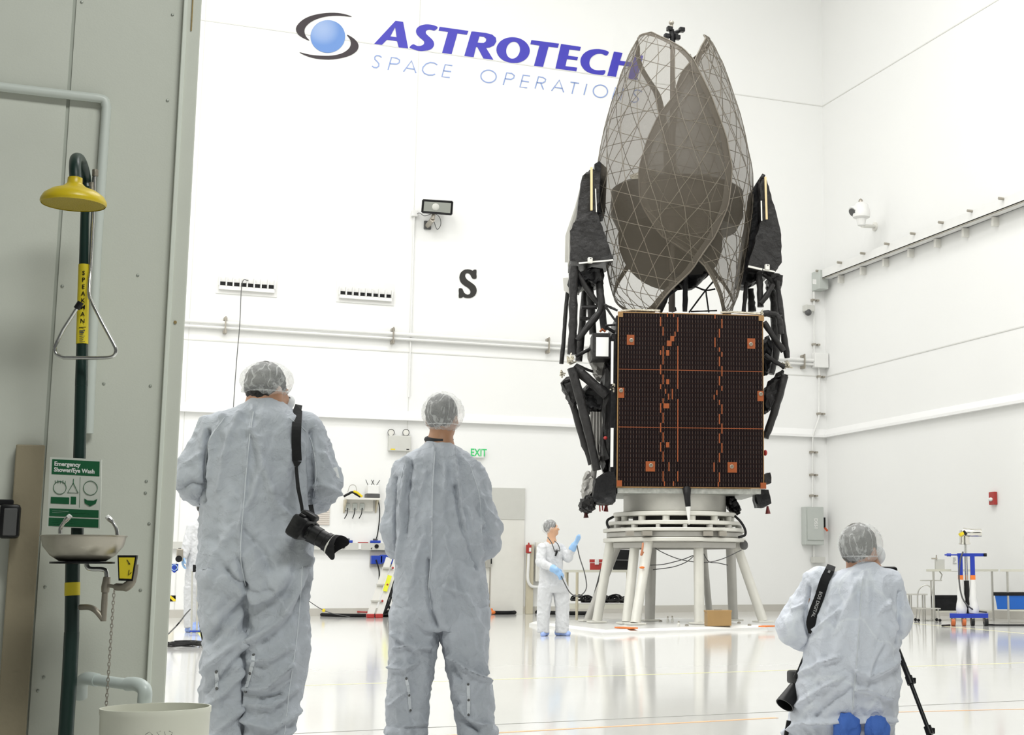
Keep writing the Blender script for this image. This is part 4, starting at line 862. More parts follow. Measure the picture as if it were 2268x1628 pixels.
# radiator box and white strips on the left
m = M(); a, b_ = sl(sp(1312, 793, -0.8)), sl(sp(1352, 738, -0.8)); lbox(m, a.x, -0.8, a.z, b_.x, -0.2, b_.z); rb = m.build('radiator_box', m_blk2, sat, label='dark box with a bright white front plate')
m = M(); a, b_ = sl(sp(1320, 789, -0.82)), sl(sp(1348, 747, -0.82)); lbox(m, a.x, -0.82, a.z, b_.x, -0.799, b_.z); m.build('white_plate', m_white, rb)
m = M(); m.tube([sp(1329, 735, -0.7), sp(1334, 729, -0.7), sp(1341, 735, -0.7)], 0.02, 6); m.build('handle', m_oran, rb)
for (x0, y0, x1, y1) in ((1353, 756, 1359, 850), (1352, 948, 1359, 1034)):
    m = M(); a, b_ = sl(sp(x0, y1, -0.97)), sl(sp(x1, y0, -0.97)); lbox(m, a.x, -0.97, a.z, b_.x, -0.925, b_.z); m.build('white_strip', m_white, sat)
m = M(); a, b_ = sl(sp(1352, 1050, -0.9)), sl(sp(1367, 740, -0.9)); lbox(m, a.x, -0.92, a.z, b_.x, -0.5, b_.z); m.build('side_rail', m_blk, sat)
def joint(cx, cy, rp, y, n=16):
    m = M(); c = sp(cx, cy, y)
    for k in range(n):
        a = c+Vector([random.gauss(0, .45) for _ in range(3)])*rp*S26; b_ = c+Vector([random.gauss(0, .55) for _ in range(3)])*rp*S26; m.cyl(a, b_, 0.014, seg=5)
    m.build('hinge_joint', m_foil, sat, 40, 'shiny metal hinge fittings')
joint(1265, 797, 11, -0.65); joint(1245, 828, 8, 0.0); joint(1743, 808, 10, -0.5); joint(1360, 861, 7, -0.9, 10); joint(1688, 692, 5, -0.9, 8)
for p, r in (((1255, 630), 0.11), ((1275, 660), 0.05)): pass
m = M(); m.fill([[sp(1247, 616, 0.0), sp(1290, 612, 0.0), sp(1296, 640, 0.0), sp(1270, 656, 0.0), sp(1249, 642, 0.0)]], SY_*0.05); m.build('white_bag', m_offw, sat, label='white plastic sheet')
M().ell(sp(1695, 1003, -0.8), (0.03, 0.05, 0.05)).build('red_cap', m_red, sat); M().ell(sp(1341, 970, -0.75), (0.035, 0.03, 0.03)).build('red_cap', m_red, sat)
m = M(); m.tube([sp(1521, 1083, PY_-0.02), sp(1522, 1100, PY_-0.1), sp(1524, 1122, PY_-0.1)], [0.075, 0.055, 0.045], 12); gd = m.build('grounding_tube', m_blk, sat, 50); m = M(); m.tube([sp(1524, 1122, PY_-0.1), sp(1526, 1162, PY_-0.1)], [0.042, 0.010], 12); m.build('white_cone', m_white, gd, 50, 'white pointed cone tip')
# ================================================================ stand
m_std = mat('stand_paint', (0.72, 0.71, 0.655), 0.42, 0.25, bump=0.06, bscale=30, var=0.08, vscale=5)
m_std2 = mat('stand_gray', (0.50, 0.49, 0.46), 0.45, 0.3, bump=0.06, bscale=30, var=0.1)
st = thing('support_stand', 'white painted ring stand on splayed tube legs holding up the satellite', 'stand', (SC.x, SC.y, 0))
zz = lambda y: sp(1494, y, -1.05).z
SCL = S26
def ring(z0, z1, ro, ri, name, mt, seg=48, bev=0.012):
    m = M(); prof = [(ri, z0), (ro-bev, z0), (ro, z0+bev), (ro, z1-bev), (ro-bev, z1), (ri, z1), (ri, z0)]
    m.lathe(prof, (SC.x, SC.y, 0), seg); return m.build(name, mt, st, 35)
ring(zz(1130), zz(1086), 0.885, 0.84, 'adapter_cylinder', mat('adapter_metal', (0.55, 0.54, 0.50), 0.5, 0.3, bump=0.1, bscale=15, var=0.2, vscale=4))
ring(zz(1141), zz(1131), 1.06, 0.7, 'ring_plate', m_std); ring(zz(1161), zz(1152), 1.14, 0.75, 'ring_plate', m_std); ring(zz(1176), zz(1168), 1.235, 0.8, 'ring_plate', m_std); ring(zz(1199), zz(1190), 1.23, 0.8, 'ring_plate', m_std)
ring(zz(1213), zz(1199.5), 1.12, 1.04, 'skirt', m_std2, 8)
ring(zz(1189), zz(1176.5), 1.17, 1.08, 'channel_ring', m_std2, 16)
ring(zz(1189), zz(1131), 0.72, 0.66, 'gap_shade_core', mat('gap_shade', (0.05, 0.045, 0.04), 0.6, var=0.4, vscale=4))  # dark core added to put shade into the gaps between ring plates
zc0, zc1 = zz(1151.7), zz(1141.3)
for k in range(14):
    a = 2*PI*(k+0.3)/14; x, y = SC.x+0.97*math.cos(a), SC.y+0.97*math.sin(a); m = M(); m.cyl((x, y, zc0), (x, y, zc1), 0.062, seg=14); m.build('post', m_std, st, 40)
for k in range(16):
    a = 2*PI*(k+0.5)/16; c = Vector((SC.x+1.12*math.cos(a), SC.y+1.12*math.sin(a), 0)); t = Vector((-math.sin(a), math.cos(a), 0))
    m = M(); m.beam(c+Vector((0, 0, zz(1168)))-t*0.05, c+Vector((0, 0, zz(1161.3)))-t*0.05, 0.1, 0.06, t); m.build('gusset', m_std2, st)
for (px, w_) in ((1433, 0.16), (1567, 0.16), (1600, 0.12), (1395, 0.12)):
    p = sp(px, 1182, -1.12); c = Vector((p.x, p.y, 0)); m = M(); lb = sl(p); lbox(m, lb.x-w_/2, -1.21, zz(1187), lb.x+w_/2, -1.0, zz(1177)); m.build('load_cell', mat('taupe_block', (0.30, 0.28, 0.24), 0.5), st)
# legs: footprint and top, measured, with depth either side of the centre
def leg(top, bot, y0, y1, r=0.082, mt=None):
    a, b_ = sp(*top, y0), sp(*bot, y1); b_.z = 0.10; a.z = zz(1199.5)
    m = M(); m.cyl(a, b_, r, seg=18); o = m.build('leg', mt or m_std, st, 50)
    d = (b_-SC); m = M(); m.rbox((b_.x-0.14, b_.y-0.14, 0.074), (b_.x+0.14, b_.y+0.14, 0.105), 0.008); m.build('foot_plate', m_std, o); return o
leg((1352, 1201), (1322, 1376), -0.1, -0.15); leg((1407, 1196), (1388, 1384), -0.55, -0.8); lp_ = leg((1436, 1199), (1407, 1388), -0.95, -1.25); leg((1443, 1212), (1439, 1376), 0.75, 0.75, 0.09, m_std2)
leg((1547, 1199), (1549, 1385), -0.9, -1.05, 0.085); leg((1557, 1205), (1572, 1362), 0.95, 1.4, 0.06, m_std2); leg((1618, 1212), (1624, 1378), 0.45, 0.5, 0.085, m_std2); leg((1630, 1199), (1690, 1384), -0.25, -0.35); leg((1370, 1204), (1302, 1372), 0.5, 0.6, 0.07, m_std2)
M().ell(sp(1422, 1257, -1.17), (0.045, 0.02, 0.02)).build('orange_tape', m_orange, lp_)
m = M()
for pts, y in (([(1438, 1206), (1470, 1225), (1510, 1240), (1560, 1246), (1600, 1238), (1643, 1218)], -0.9), ([(1440, 1252), (1470, 1250), (1510, 1240), (1536, 1230)], 0.2), ([(1446, 1262), (1490, 1256), (1520, 1245), (1536, 1232)], 0.2), ([(1557, 1224), (1570, 1244), (1590, 1247), (1612, 1252)], 0.2)):
    m.tube(bez([sp(a, b_, y) for a, b_ in pts], 5), 0.008, 5)
m.build('hanging_wires', m_dark, st, 60)
m = M(); m.tube(bez([sp(1358, 1145, -0.6), sp(1346, 1152, -0.7), sp(1345, 1162, -0.7), sp(1350, 1170, -0.7)], 5), 0.022, 7); m.build('black_hose', m_black, st, 60)
m = M(); m.tube(bez([sp(1628, 1143, -0.6), sp(1640, 1155, -0.7), sp(1650, 1172, -0.7), sp(1650, 1185, -0.7), sp(1636, 1190, -0.75)], 5), 0.022, 7); m.build('black_hose', m_black, st, 60)
m = M(); m.cyl(sp(1647, 1205, -0.5), sp(1650, 1209, -0.5)+SY_*0.1, 0.07, seg=14); m.build('cable_reel', m_dark, st, 40)
m = M(); m.tube(bez([sp(1424, 1203, -1.15), sp(1423, 1215, -1.2), sp(1420, 1230, -1.2), sp(1425, 1222, -1.2)], 4), 0.018, 6); m.build('orange_cords', mat('rust_cord', (0.5, 0.2, 0.1), 0.5), st, 60)
# low white platform under the stand
P = [ground(1172, 1385), ground(1335, 1407), ground(1700, 1394), ground(1560, 1374)]
pf = thing('floor_platform', 'low white edged platform on the floor under the satellite stand', 'platform', sum(P, Vector())/4)
ctr = sum(P, Vector())/4
A = P[0]; B = P[1]; Cc = P[2]; Dd = A+(Cc-B)
Q = [A, B, Cc, Dd]
ctr = sum(Q, Vector())/4
In = [ctr+(q-ctr)*0.94 for q in Q]
m = M()
h1 = Vector((0, 0, 0.07)); m.hexa([q for q in In]+[q+h1 for q in In]); m.build('deck', mat('deck_gray', (0.60, 0.60, 0.58), 0.25, var=0.05), pf)
m = M(); h2 = Vector((0, 0, 0.072))
for i in range(4):
    a, b_, c, d = Q[i], Q[(i+1) % 4], In[(i+1) % 4], In[i]; m.hexa([a, b_, c, d, a+h2*0.5, b_+h2*0.5, c+h2, d+h2])
m.build('edge_frame', m_white, pf)
def onp(px, py, z=0.075): return ground(px, py, z)
for i, (a, b_, lab) in enumerate((((1370, 1391), (1404, 1393), 'orange tape strip on the platform edge below the front leg'), ((1688, 1389), (1708, 1388), 'orange tape strip by the far right foot of the stand'))):
    p, q = onp(*a), onp(*b_); m = M(); m.beam(p+Vector((0, 0, 0.01)), q+Vector((0, 0, 0.01)), 0.14, 0.02); m.build('orange_tape', m_orange, tl=lab, cat='tape')
wbx = thing('wooden_box', 'brown wooden box with lid on the platform between the stand legs', 'box', onp(1593, 1387))
a, b_ = onp(1567, 1387), onp(1620, 1386); yb = SY_*0.35; hz = Vector((0, 0, 0.215))
m_wood = mat('brown_wood', (0.40, 0.25, 0.10), 0.5, var=0.12, vscale=4)
m = M(); m.hexa([a, b_, b_+yb, a+yb, a+hz, b_+hz, b_+yb+hz, a+yb+hz]); m.build('case', m_wood, wbx)
h0 = hz; h3 = hz+Vector((0, 0, 0.025)); e = (b_-a).normalized()*0.01
m = M(); m.hexa([a-e+h0, b_+e+h0, b_+e+yb+h0, a-e+yb+h0, a-e+h3, b_+e+h3, b_+e+yb+h3, a-e+yb+h3]); ld_ = m.build('lid', m_wood, wbx)
c = (a+b_)/2+h3+yb*0.5; m = M(); m.beam(c-e*6, c+e*6, 0.04, 0.03); m.build('handle', m_clampd, ld_)
bt = None
for px, py, hh, lab in ((1479, 1378, 0.075, 'small pale bottle on the platform, left one of the close pair'), (1489, 1378, 0.08, 'small pale bottle on the platform, right one of the close pair'), (1503, 1387, 0.06, 'small stubby vial standing nearest the platform front edge'), (1463, 1377, 0.03, 'low dark fitting left of the bottles on the platform'), (1521, 1386, 0.025, 'low dark fitting right of the vials on the platform'), (1637, 1381, 0.03, 'low gray fitting beside the wooden box'), (1660, 1386, 0.03, 'low dark fitting near the right foot of the stand')):
    c = onp(px, py); r = 0.022 if hh > 0.05 else 0.03
    if hh > 0.05:
        t = M().lathe([(r, 0), (r, hh*0.65), (r*0.45, hh*0.78), (r*0.45, hh)], c, 12, cap0=True, cap1=True).build('bottle', m_offw, None, 40, tl=lab, cat='bottle'); M().cyl(c+Vector((0, 0, hh)), c+Vector((0, 0, hh*1.3)), r*0.6, seg=10).build('cap', m_clampd, t)
    else: M().lathe([(r, 0), (r*1.1, hh*0.6), (r*0.5, hh)], c, 12, cap0=True, cap1=True).build('floor_fitting', m_clampd, None, 40, tl=lab, cat='fitting')
# ================================================================ people: smooth signed-distance bodies turned into meshes
_rng = np.random.RandomState(3)
_perm = _rng.permutation(256); _perm = np.concatenate([_perm, _perm, _perm]); _gr = _rng.normal(size=(256, 3)); _gr /= np.linalg.norm(_gr, axis=1)[:, None]
def pnoise(P):
    P = np.asarray(P, float); I = np.floor(P).astype(int); f = P-I; I &= 255; u = f*f*f*(f*(f*6-15)+10); out = 0
    def g(dx, dy, dz):
        h = _perm[_perm[_perm[I[:, 0]+dx]+I[:, 1]+dy]+I[:, 2]+dz] % 256
        return (_gr[h]*(f-np.array([dx, dy, dz]))).sum(1)
    def lp_(a, b, t): return a+(b-a)*t
    x = [[lp_(g(0, j, k), g(1, j, k), u[:, 0]) for k in (0, 1)] for j in (0, 1)]
    y = [lp_(x[0][k], x[1][k], u[:, 1]) for k in (0, 1)]
    return lp_(y[0], y[1], u[:, 2])*1.6
def smin(a, b, k):
    h = np.clip(0.5+0.5*(b-a)/k, 0, 1); return b+(a-b)*h-k*h*(1-h)
def cone(P, a, b, ra, rb, w=None):
    a = np.array(a, float); b = np.array(b, float); ba = b-a; d = P-a; t = np.clip((d@ba)/max(ba@ba, 1e-9), 0, 1)
    q = d-t[:, None]*ba
    if w is not None: q = q*np.array(w)
    return np.sqrt((q*q).sum(1))-(ra+(rb-ra)*t)
def ellip(P, c, r, R=None):
    q = P-np.array(c, float)
    if R is not None: q = q@np.array(R)          # columns of R = axes
    r = np.array(r, float); k = np.sqrt(((q/r)**2).sum(1)); k2 = np.sqrt(((q/(r*r))**2).sum(1))
    return k*(k-1)/np.maximum(k2, 1e-9)
def stack(P, tab, n=2.4):
    """tab rows: z, x_left, x_right, y_centre, half_depth"""
    T = np.array(sorted(tab), float); z = P[:, 2]
    xl, xr, yc, ry = (np.interp(z, T[:, 0], T[:, k]) for k in (1, 2, 3, 4))
    cx = (xl+xr)/2; rx = np.maximum((xr-xl)/2, 1e-3)
    k = ((np.abs(P[:, 0]-cx)/rx)**n+(np.abs(P[:, 1]-yc)/ry)**n)**(1/n)
    d = (k-1)*np.minimum(rx, ry)
    return np.maximum(d, np.maximum(z-T[-1, 0], T[0, 0]-z))
def rotm(yaw=0, pitch=0, roll=0):
    return np.array((Matrix.Rotation(yaw, 3, 'Z') @ Matrix.Rotation(pitch, 3, 'X') @ Matrix.Rotation(roll, 3, 'Y')))
def mesh_sdf(fn, lo, hi, h):
    lo = np.array(lo, float); n = np.ceil((np.array(hi)-lo)/h).astype(int)+1
    X, Y, Z = np.meshgrid(*[lo[i]+h*np.arange(n[i]) for i in range(3)], indexing='ij')
    P = np.stack([X.ravel(), Y.ravel(), Z.ravel()], 1); V = np.empty(len(P))
    for s in range(0, len(P), 400000): V[s:s+400000] = fn(P[s:s+400000])
    V = V.reshape(n); S = V < 0
    c = [(i, j, k) for i in (0, 1) for j in (0, 1) for k in (0, 1)]
    sl_ = lambda A, o: A[o[0]:n[0]-1+o[0], o[1]:n[1]-1+o[1], o[2]:n[2]-1+o[2]]
    cnt = sum(sl_(S, o).astype(int) for o in c); act = (cnt > 0) & (cnt < 8)
    idx = -np.ones(act.shape, int); ids = np.argwhere(act); idx[act] = np.arange(len(ids))
    acc = np.zeros((len(ids), 3)); num = np.zeros(len(ids))
    cv = {o: sl_(V, o)[act] for o in c}
    for a in c:
        for ax in range(3):
            if a[ax]: continue
            b = list(a); b[ax] = 1; b = tuple(b); va, vb = cv[a], cv[b]; m_ = (va < 0) != (vb < 0)
            t = np.where(m_, va/np.where(m_, va-vb, 1), 0); p = np.array(a, float)[None]+t[:, None]*(np.array(b)-np.array(a))[None]
            acc += p*m_[:, None]; num += m_
    vt = lo+h*(ids+acc/num[:, None])
    F_ = []
    for ax in range(3):
        u, v = [(1, 2), (2, 0), (0, 1)][ax]
        A = [slice(None)]*3; B = [slice(None)]*3; A[ax] = slice(0, n[ax]-1); B[ax] = slice(1, n[ax])
        s0, s1 = S[tuple(A)], S[tuple(B)]; e = np.argwhere(s0 != s1)
        e = e[(e[:, u] > 0) & (e[:, v] > 0) & (e[:, u] < n[u]-1) & (e[:, v] < n[v]-1)]
        du = np.zeros(3, int); du[u] = 1; dv = np.zeros(3, int); dv[v] = 1
        q = [idx[tuple((e-o).T)] for o in (0*du, du, du+dv, dv)]
        q = np.stack(q, 1); fl = s0[tuple(e.T)]; q[~fl] = q[~fl][:, ::-1]; F_.append(q)
    return vt, np.concatenate(F_)
def vnormals(v, f):
    a = v[f[:, 0]]; n = np.cross(v[f[:, 2]]-a, v[f[:, 3]]-v[f[:, 1]]); N_ = np.zeros_like(v)
    for k in range(4): np.add.at(N_, f[:, k], n)
    return N_/np.maximum(np.linalg.norm(N_, axis=1), 1e-12)[:, None]
def relax(v, f, it=1, lam=0.5):
    for _ in range(it):
        s = np.zeros_like(v); c = np.zeros(len(v))
        for k in range(4):
            np.add.at(s, f[:, k], v[f[:, (k+1) % 4]]+v[f[:, k-1]]); np.add.at(c, f[:, k], 2)
        v = v+lam*(s/c[:, None]-v)
    return v
def seg_dist(P2, pts):
    d = np.full(len(P2), 1e9); pts = np.array(pts, float)
    for a, b in zip(pts[:-1], pts[1:]):
        ba = b-a; t = np.clip(((P2-a)@ba)/max(ba@ba, 1e-9), 0, 1); d = np.minimum(d, np.linalg.norm(P2-a-t[:, None]*ba, axis=1))
    return d
class Person:
    """local frame: x to the right of the picture, y away from the camera, z up; root on the floor"""
    def __init__(self, px, depth, label):
        g = at(px, 1300, depth); self.o = Vector((g.x, g.y, 0)); v = Vector((g.x, g.y, 0)).normalized()
        self.y = v; self.x = Vector((v.y, -v.x, 0)); self.root = thing('person', label, 'person', self.o)
        self.R = np.array([[self.x.x, self.x.y, 0], [self.y.x, self.y.y, 0], [0, 0, 1.0]])
        self.bvh = None
    def l(self, px, py, y=0.0):          # picture -> local point at depth offset y
        p = on_plane(px, py, self.o+self.y*y, self.y)-self.o
        return (p.dot(self.x), y, p.z)
    def w(self, p): return self.o+self.x*p[0]+self.y*p[1]+Vector((0, 0, p[2]))
    def row(self, py, xl, xr, yc, ry):
        a, b = self.l(xl, py, yc), self.l(xr, py, yc); return (a[2], a[0], b[0], yc, ry)
    def add(self, v, f, name, mt, smooth=180, label=None, parent=None):
        W_ = v@self.R+np.array(self.o)
        me = bpy.data.meshes.new(name); me.from_pydata(W_.tolist(), [], f.tolist()); me.update()
        return finish(me, name, mt, parent or self.root, smooth, label)
    def grow(self, fn, lo, hi, h, name, mt, folds=None, label=None, parent=None, keep=False, it=1):
        v, f = mesh_sdf(fn, lo, hi, h)
        v = relax(v, f, it)
        if folds: v = v+vnormals(v, f)*folds(v, vnormals(v, f))[:, None]
        if keep: self.bvh = BVHTree.FromPolygons([Vector(q) for q in (v@self.R+np.array(self.o))], f.tolist())
        return self.add(v, f, name, mt, 180, label, parent)
    def hit(self, px, py, off=0.0):
        d = ray(px, py); loc, nrm, i, dist = self.bvh.ray_cast(CAM, d)
        if loc is None: return None, None
        return loc+nrm*off, nrm
    def trace(self, pts, n=6, off=0.004):
        P = [Vector((x, y, 0)) for x, y in pts]
        if len(P) > 2: P = bez(P, n)
        else: P = [P[0].lerp(P[1], t) for t in np.linspace(0, 1, n*2)]
        out = [self.hit(p.x, p.y, off) for p in P]
        return [o for o in out if o[0] is not None]
    def strokes(self, lst):
        out = []
        for pts, wd, amp in lst: out.append(([(self.l(x, y)[0], self.l(x, y)[2]) for x, y in pts], wd, amp))
        return out
def fold_fn(strokes=(), vert=0.008, crump=0.004, seed=0.0, mask=None, diag=0.0):
    def fn(v, n):
        d = np.zeros(len(v))
        q = v+seed
        warp = pnoise(q*3.0)*0.08
        a = np.stack([q[:, 0]*11+warp*10, q[:, 1]*8, (q[:, 2]+diag*q[:, 0])*2.2], 1)
        d += vert*(1-2.2*np.abs(pnoise(a)))
        b = np.stack([(q[:, 0]+q[:, 2]*0.6)*16, q[:, 1]*12, (q[:, 2]-0.5*q[:, 0])*9+warp*12], 1)
        d += crump*(0.8-2.0*np.abs(pnoise(b+7.3)))
        c = np.stack([(q[:, 0]-q[:, 2]*0.9)*20, q[:, 1]*16, (q[:, 2]+0.4*q[:, 0])*14], 1)
        d += crump*0.55*(0.8-2.0*np.abs(pnoise(c-3.1)))
        d *= np.clip((v[:, 2].max()-v[:, 2])/0.12, 0.05, 1)
        P2 = v[:, [0, 2]]; back_ = np.clip((-0.05-n[:, 1])*2.2, 0, 1)
        for pts, wd, amp in strokes:
            s = seg_dist(P2, pts); d += 2.1*amp*np.exp(-(s/(wd*0.85))**2)*back_
        return d
    return fn
# ---- cloth, skin and cap materials
def clothmat(name, col, st=0.35):
    m_ = bpy.data.materials.new(name); m_.use_nodes = True; nt = m_.node_tree; b = nt.nodes['Principled BSDF']
    b.inputs['Roughness'].default_value = 0.7; b.inputs['Specular IOR Level'].default_value = 0.25
    tc = N(m_, 'ShaderNodeTexCoord')
    n1 = N(m_, 'ShaderNodeTexNoise', Scale=5.0, Detail=6.0, Roughness=0.65, Distortion=0.6); L(m_, tc.outputs['Object'], n1.inputs['Vector'])
    v1 = N(m_, 'ShaderNodeTexVoronoi', feature='DISTANCE_TO_EDGE', Scale=11.0); 
    ad = N(m_, 'ShaderNodeMix', data_type='RGBA'); ad.inputs[0].default_value = 0.22; L(m_, tc.outputs['Object'], ad.inputs[6]); L(m_, n1.outputs['Color'], ad.inputs[7]); L(m_, ad.outputs[2], v1.inputs['Vector'])
    mr = N(m_, 'ShaderNodeMapRange'); L(m_, v1.outputs['Distance'], mr.inputs[0]); mr.inputs[2].default_value = 0.10
    n2 = N(m_, 'ShaderNodeTexNoise', Scale=14.0, Detail=3.0, Roughness=0.5, Distortion=1.0); L(m_, tc.outputs['Object'], n2.inputs['Vector'])
    mu = N(m_, 'ShaderNodeMath', operation='MULTIPLY'); mu.inputs[1].default_value = -0.10; L(m_, mr.outputs[0], mu.inputs[0])
    su = N(m_, 'ShaderNodeMath', operation='ADD'); L(m_, mu.outputs[0], su.inputs[0]); L(m_, n2.outputs['Fac'], su.inputs[1])
    bp = N(m_, 'ShaderNodeBump', Strength=st, Distance=0.02); L(m_, su.outputs[0], bp.inputs['Height']); L(m_, bp.outputs['Normal'], b.inputs['Normal'])
    mx = N(m_, 'ShaderNodeMix', data_type='RGBA'); n3 = N(m_, 'ShaderNodeTexNoise', Scale=3.0, Detail=8.0, Roughness=0.75); L(m_, tc.outputs['Object'], n3.inputs['Vector']); L(m_, n3.outputs['Fac'], mx.inputs[0])
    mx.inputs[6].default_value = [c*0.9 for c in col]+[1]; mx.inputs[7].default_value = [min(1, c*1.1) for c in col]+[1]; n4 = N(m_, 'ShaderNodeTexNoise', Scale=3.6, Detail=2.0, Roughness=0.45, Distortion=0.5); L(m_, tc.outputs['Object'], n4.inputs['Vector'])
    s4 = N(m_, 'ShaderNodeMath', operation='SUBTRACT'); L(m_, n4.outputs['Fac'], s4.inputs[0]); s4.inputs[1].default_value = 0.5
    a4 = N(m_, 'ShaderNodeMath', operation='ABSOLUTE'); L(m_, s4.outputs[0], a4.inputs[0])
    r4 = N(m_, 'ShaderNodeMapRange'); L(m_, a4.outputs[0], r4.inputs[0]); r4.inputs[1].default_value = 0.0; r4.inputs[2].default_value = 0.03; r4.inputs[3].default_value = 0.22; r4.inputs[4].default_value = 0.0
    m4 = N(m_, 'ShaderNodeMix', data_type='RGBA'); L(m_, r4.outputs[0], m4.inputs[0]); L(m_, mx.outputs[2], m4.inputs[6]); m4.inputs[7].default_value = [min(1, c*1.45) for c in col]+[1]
    L(m_, m4.outputs[2], b.inputs['Base Color'])
    return m_
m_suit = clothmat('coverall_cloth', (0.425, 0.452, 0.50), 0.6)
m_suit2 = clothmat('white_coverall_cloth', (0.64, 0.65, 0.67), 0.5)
m_seamc = mat('coverall_seam', (0.60, 0.63, 0.67), 0.7)
m_skin = mat('skin', (0.50, 0.27, 0.17), 0.5, bump=0.05, bscale=150, var=0.08, vscale=12)
m_skin2 = mat('skin_tan', (0.40, 0.21, 0.12), 0.5, bump=0.05, bscale=150, var=0.08, vscale=12)
m_hair = mat('dark_hair', (0.022, 0.020, 0.018), 0.6, bump=0.8, bscale=70, var=0.5, vscale=30)
m_hairg = mat('gray_hair', (0.12, 0.115, 0.10), 0.6, bump=0.8, bscale=70, var=0.5, vscale=30)
m_shirt = mat('black_shirt', (0.02, 0.02, 0.022), 0.8)
m_glove = mat('blue_glove', (0.30, 0.50, 0.78), 0.45, bump=0.1, bscale=60)
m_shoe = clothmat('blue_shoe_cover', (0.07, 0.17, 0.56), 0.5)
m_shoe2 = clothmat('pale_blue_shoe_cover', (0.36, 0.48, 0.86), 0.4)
m_mask = mat('white_mask', (0.80, 0.81, 0.82), 0.7, bump=0.1, bscale=50)
def capmat(name, a0, a1, sc_):
    m_ = bpy.data.materials.new(name); m_.use_nodes = True; nt = m_.node_tree; b = nt.nodes['Principled BSDF']
    b.inputs['Base Color'].default_value = (0.82, 0.83, 0.83, 1); b.inputs['Roughness'].default_value = 0.5
    tc = N(m_, 'ShaderNodeTexCoord'); mp = N(m_, 'ShaderNodeMapping'); mp.inputs['Scale'].default_value = (sc_*1.6, sc_*1.6, sc_*0.7); L(m_, tc.outputs['Object'], mp.inputs[0])
    n1 = N(m_, 'ShaderNodeTexNoise', Scale=1.0, Detail=4.0, Distortion=1.2); L(m_, mp.outputs[0], n1.inputs['Vector'])
    s1 = N(m_, 'ShaderNodeMath', operation='SUBTRACT'); L(m_, n1.outputs['Fac'], s1.inputs[0]); s1.inputs[1].default_value = 0.5
    ab = N(m_, 'ShaderNodeMath', operation='ABSOLUTE'); L(m_, s1.outputs[0], ab.inputs[0])
    mr = N(m_, 'ShaderNodeMapRange'); L(m_, ab.outputs[0], mr.inputs[0]); mr.inputs[1].default_value = 0.0; mr.inputs[2].default_value = 0.05; mr.inputs[3].default_value = a1; mr.inputs[4].default_value = a0
    L(m_, mr.outputs[0], b.inputs['Alpha'])
    bp = N(m_, 'ShaderNodeBump', Strength=0.5, Distance=0.02); L(m_, n1.outputs['Fac'], bp.inputs['Height']); L(m_, bp.outputs['Normal'], b.inputs['Normal'])
    return m_
m_cap = capmat('hair_net_fabric', 0.27, 0.55, 9.0)
# ---- head and hand pieces (signed distances); face direction given by a rotation
def head_sdf(P, c, R, s=1.0):
    """c: centre of the skull, R columns: right, face direction, up"""
    q = ((P-np.array(c, float))@R)/s
    d = ellip(q, (0, -0.012, 0.025), (0.076, 0.096, 0.098))
    d = smin(d, ellip(q, (0, 0.03, -0.045), (0.058, 0.066, 0.075)), 0.035)
    d = smin(d, ellip(q, (0, 0.072, -0.085), (0.028, 0.026, 0.024)), 0.03)         # chin
    d = smin(d, cone(q, (0, 0.092, 0.008), (0, 0.112, -0.030), 0.009, 0.014), 0.014)   # nose
    for sgn in (-1, 1):
        d = smin(d, ellip(q, (sgn*0.078, -0.012, -0.015), (0.010, 0.020, 0.032)), 0.008)   # ear
        d = smin(d, ellip(q, (sgn*0.04, 0.066, -0.025), (0.026, 0.022, 0.022)), 0.02)    # cheek
        d = -smin(-d, ellip(q, (sgn*0.031, 0.098, 0.008), (0.015, 0.014, 0.010)), 0.012)   # eye socket
    d = smin(d, ellip(q, (0, 0.088, 0.024), (0.045, 0.012, 0.008)), 0.015)
    d = smin(d, ellip(q, (0, 0.092, -0.056), (0.024, 0.010, 0.006)), 0.008)
    d = smin(d, ellip(q, (0, 0.090, -0.066), (0.020, 0.010, 0.007)), 0.006)
    return d*s
def hand_sdf(P, wr, dirv, palmn, s=1.0, curl=0.35, spread=0.10, thumb=1):
    """wr wrist point, dirv towards the fingers, palmn palm normal"""
    d0 = np.array(Vector(dirv).normalized()); n0 = np.array(palmn, float); n0 = n0-d0*(n0@d0); n0 /= np.linalg.norm(n0); s0 = np.cross(d0, n0)*thumb
    wr = np.array(wr, float)
    def pt(a, b, c): return wr+(d0*a+s0*b+n0*c)*s
    R = np.stack([s0, n0, d0], 1)
    D = ellip(P, pt(0.052, 0, 0), np.array((0.043, 0.017, 0.056))*s, R)
    D = smin(D, cone(P, pt(-0.03, 0, 0), pt(0.02, 0, 0), 0.026*s, 0.026*s), 0.02*s)
    for off, ln, k in ((0.032, 0.068, 0.9), (0.011, 0.078, 0.3), (-0.011, 0.072, -0.3), (-0.031, 0.056, -0.9)):
        p = pt(0.092-abs(off)*0.25, off, 0); a = 0.0; q = p
        for seg, r0, r1 in ((0.45, 0.0092, 0.0086), (0.32, 0.0086, 0.0080), (0.25, 0.0080, 0.0068)):
            a += curl; dv = d0*math.cos(a)+n0*math.sin(a)+s0*spread*k; dv /= np.linalg.norm(dv); e = q+dv*ln*seg*s
            D = smin(D, cone(P, q, e, r0*s, r1*s), 0.004*s); q = e
    q = pt(0.028, 0.036, 0.004); e = q+(d0*0.6+s0*0.62+n0*0.35)*0.042*s; g = e+(d0*0.85+s0*0.25+n0*0.4)*0.032*s
    D = smin(D, cone(P, pt(0.012, 0.02, 0.004), q, 0.016*s, 0.014*s), 0.012*s); D = smin(D, cone(P, q, e, 0.0125*s, 0.0105*s), 0.008*s); D = smin(D, cone(P, e, g, 0.0105*s, 0.0085*s), 0.004*s)
    return D
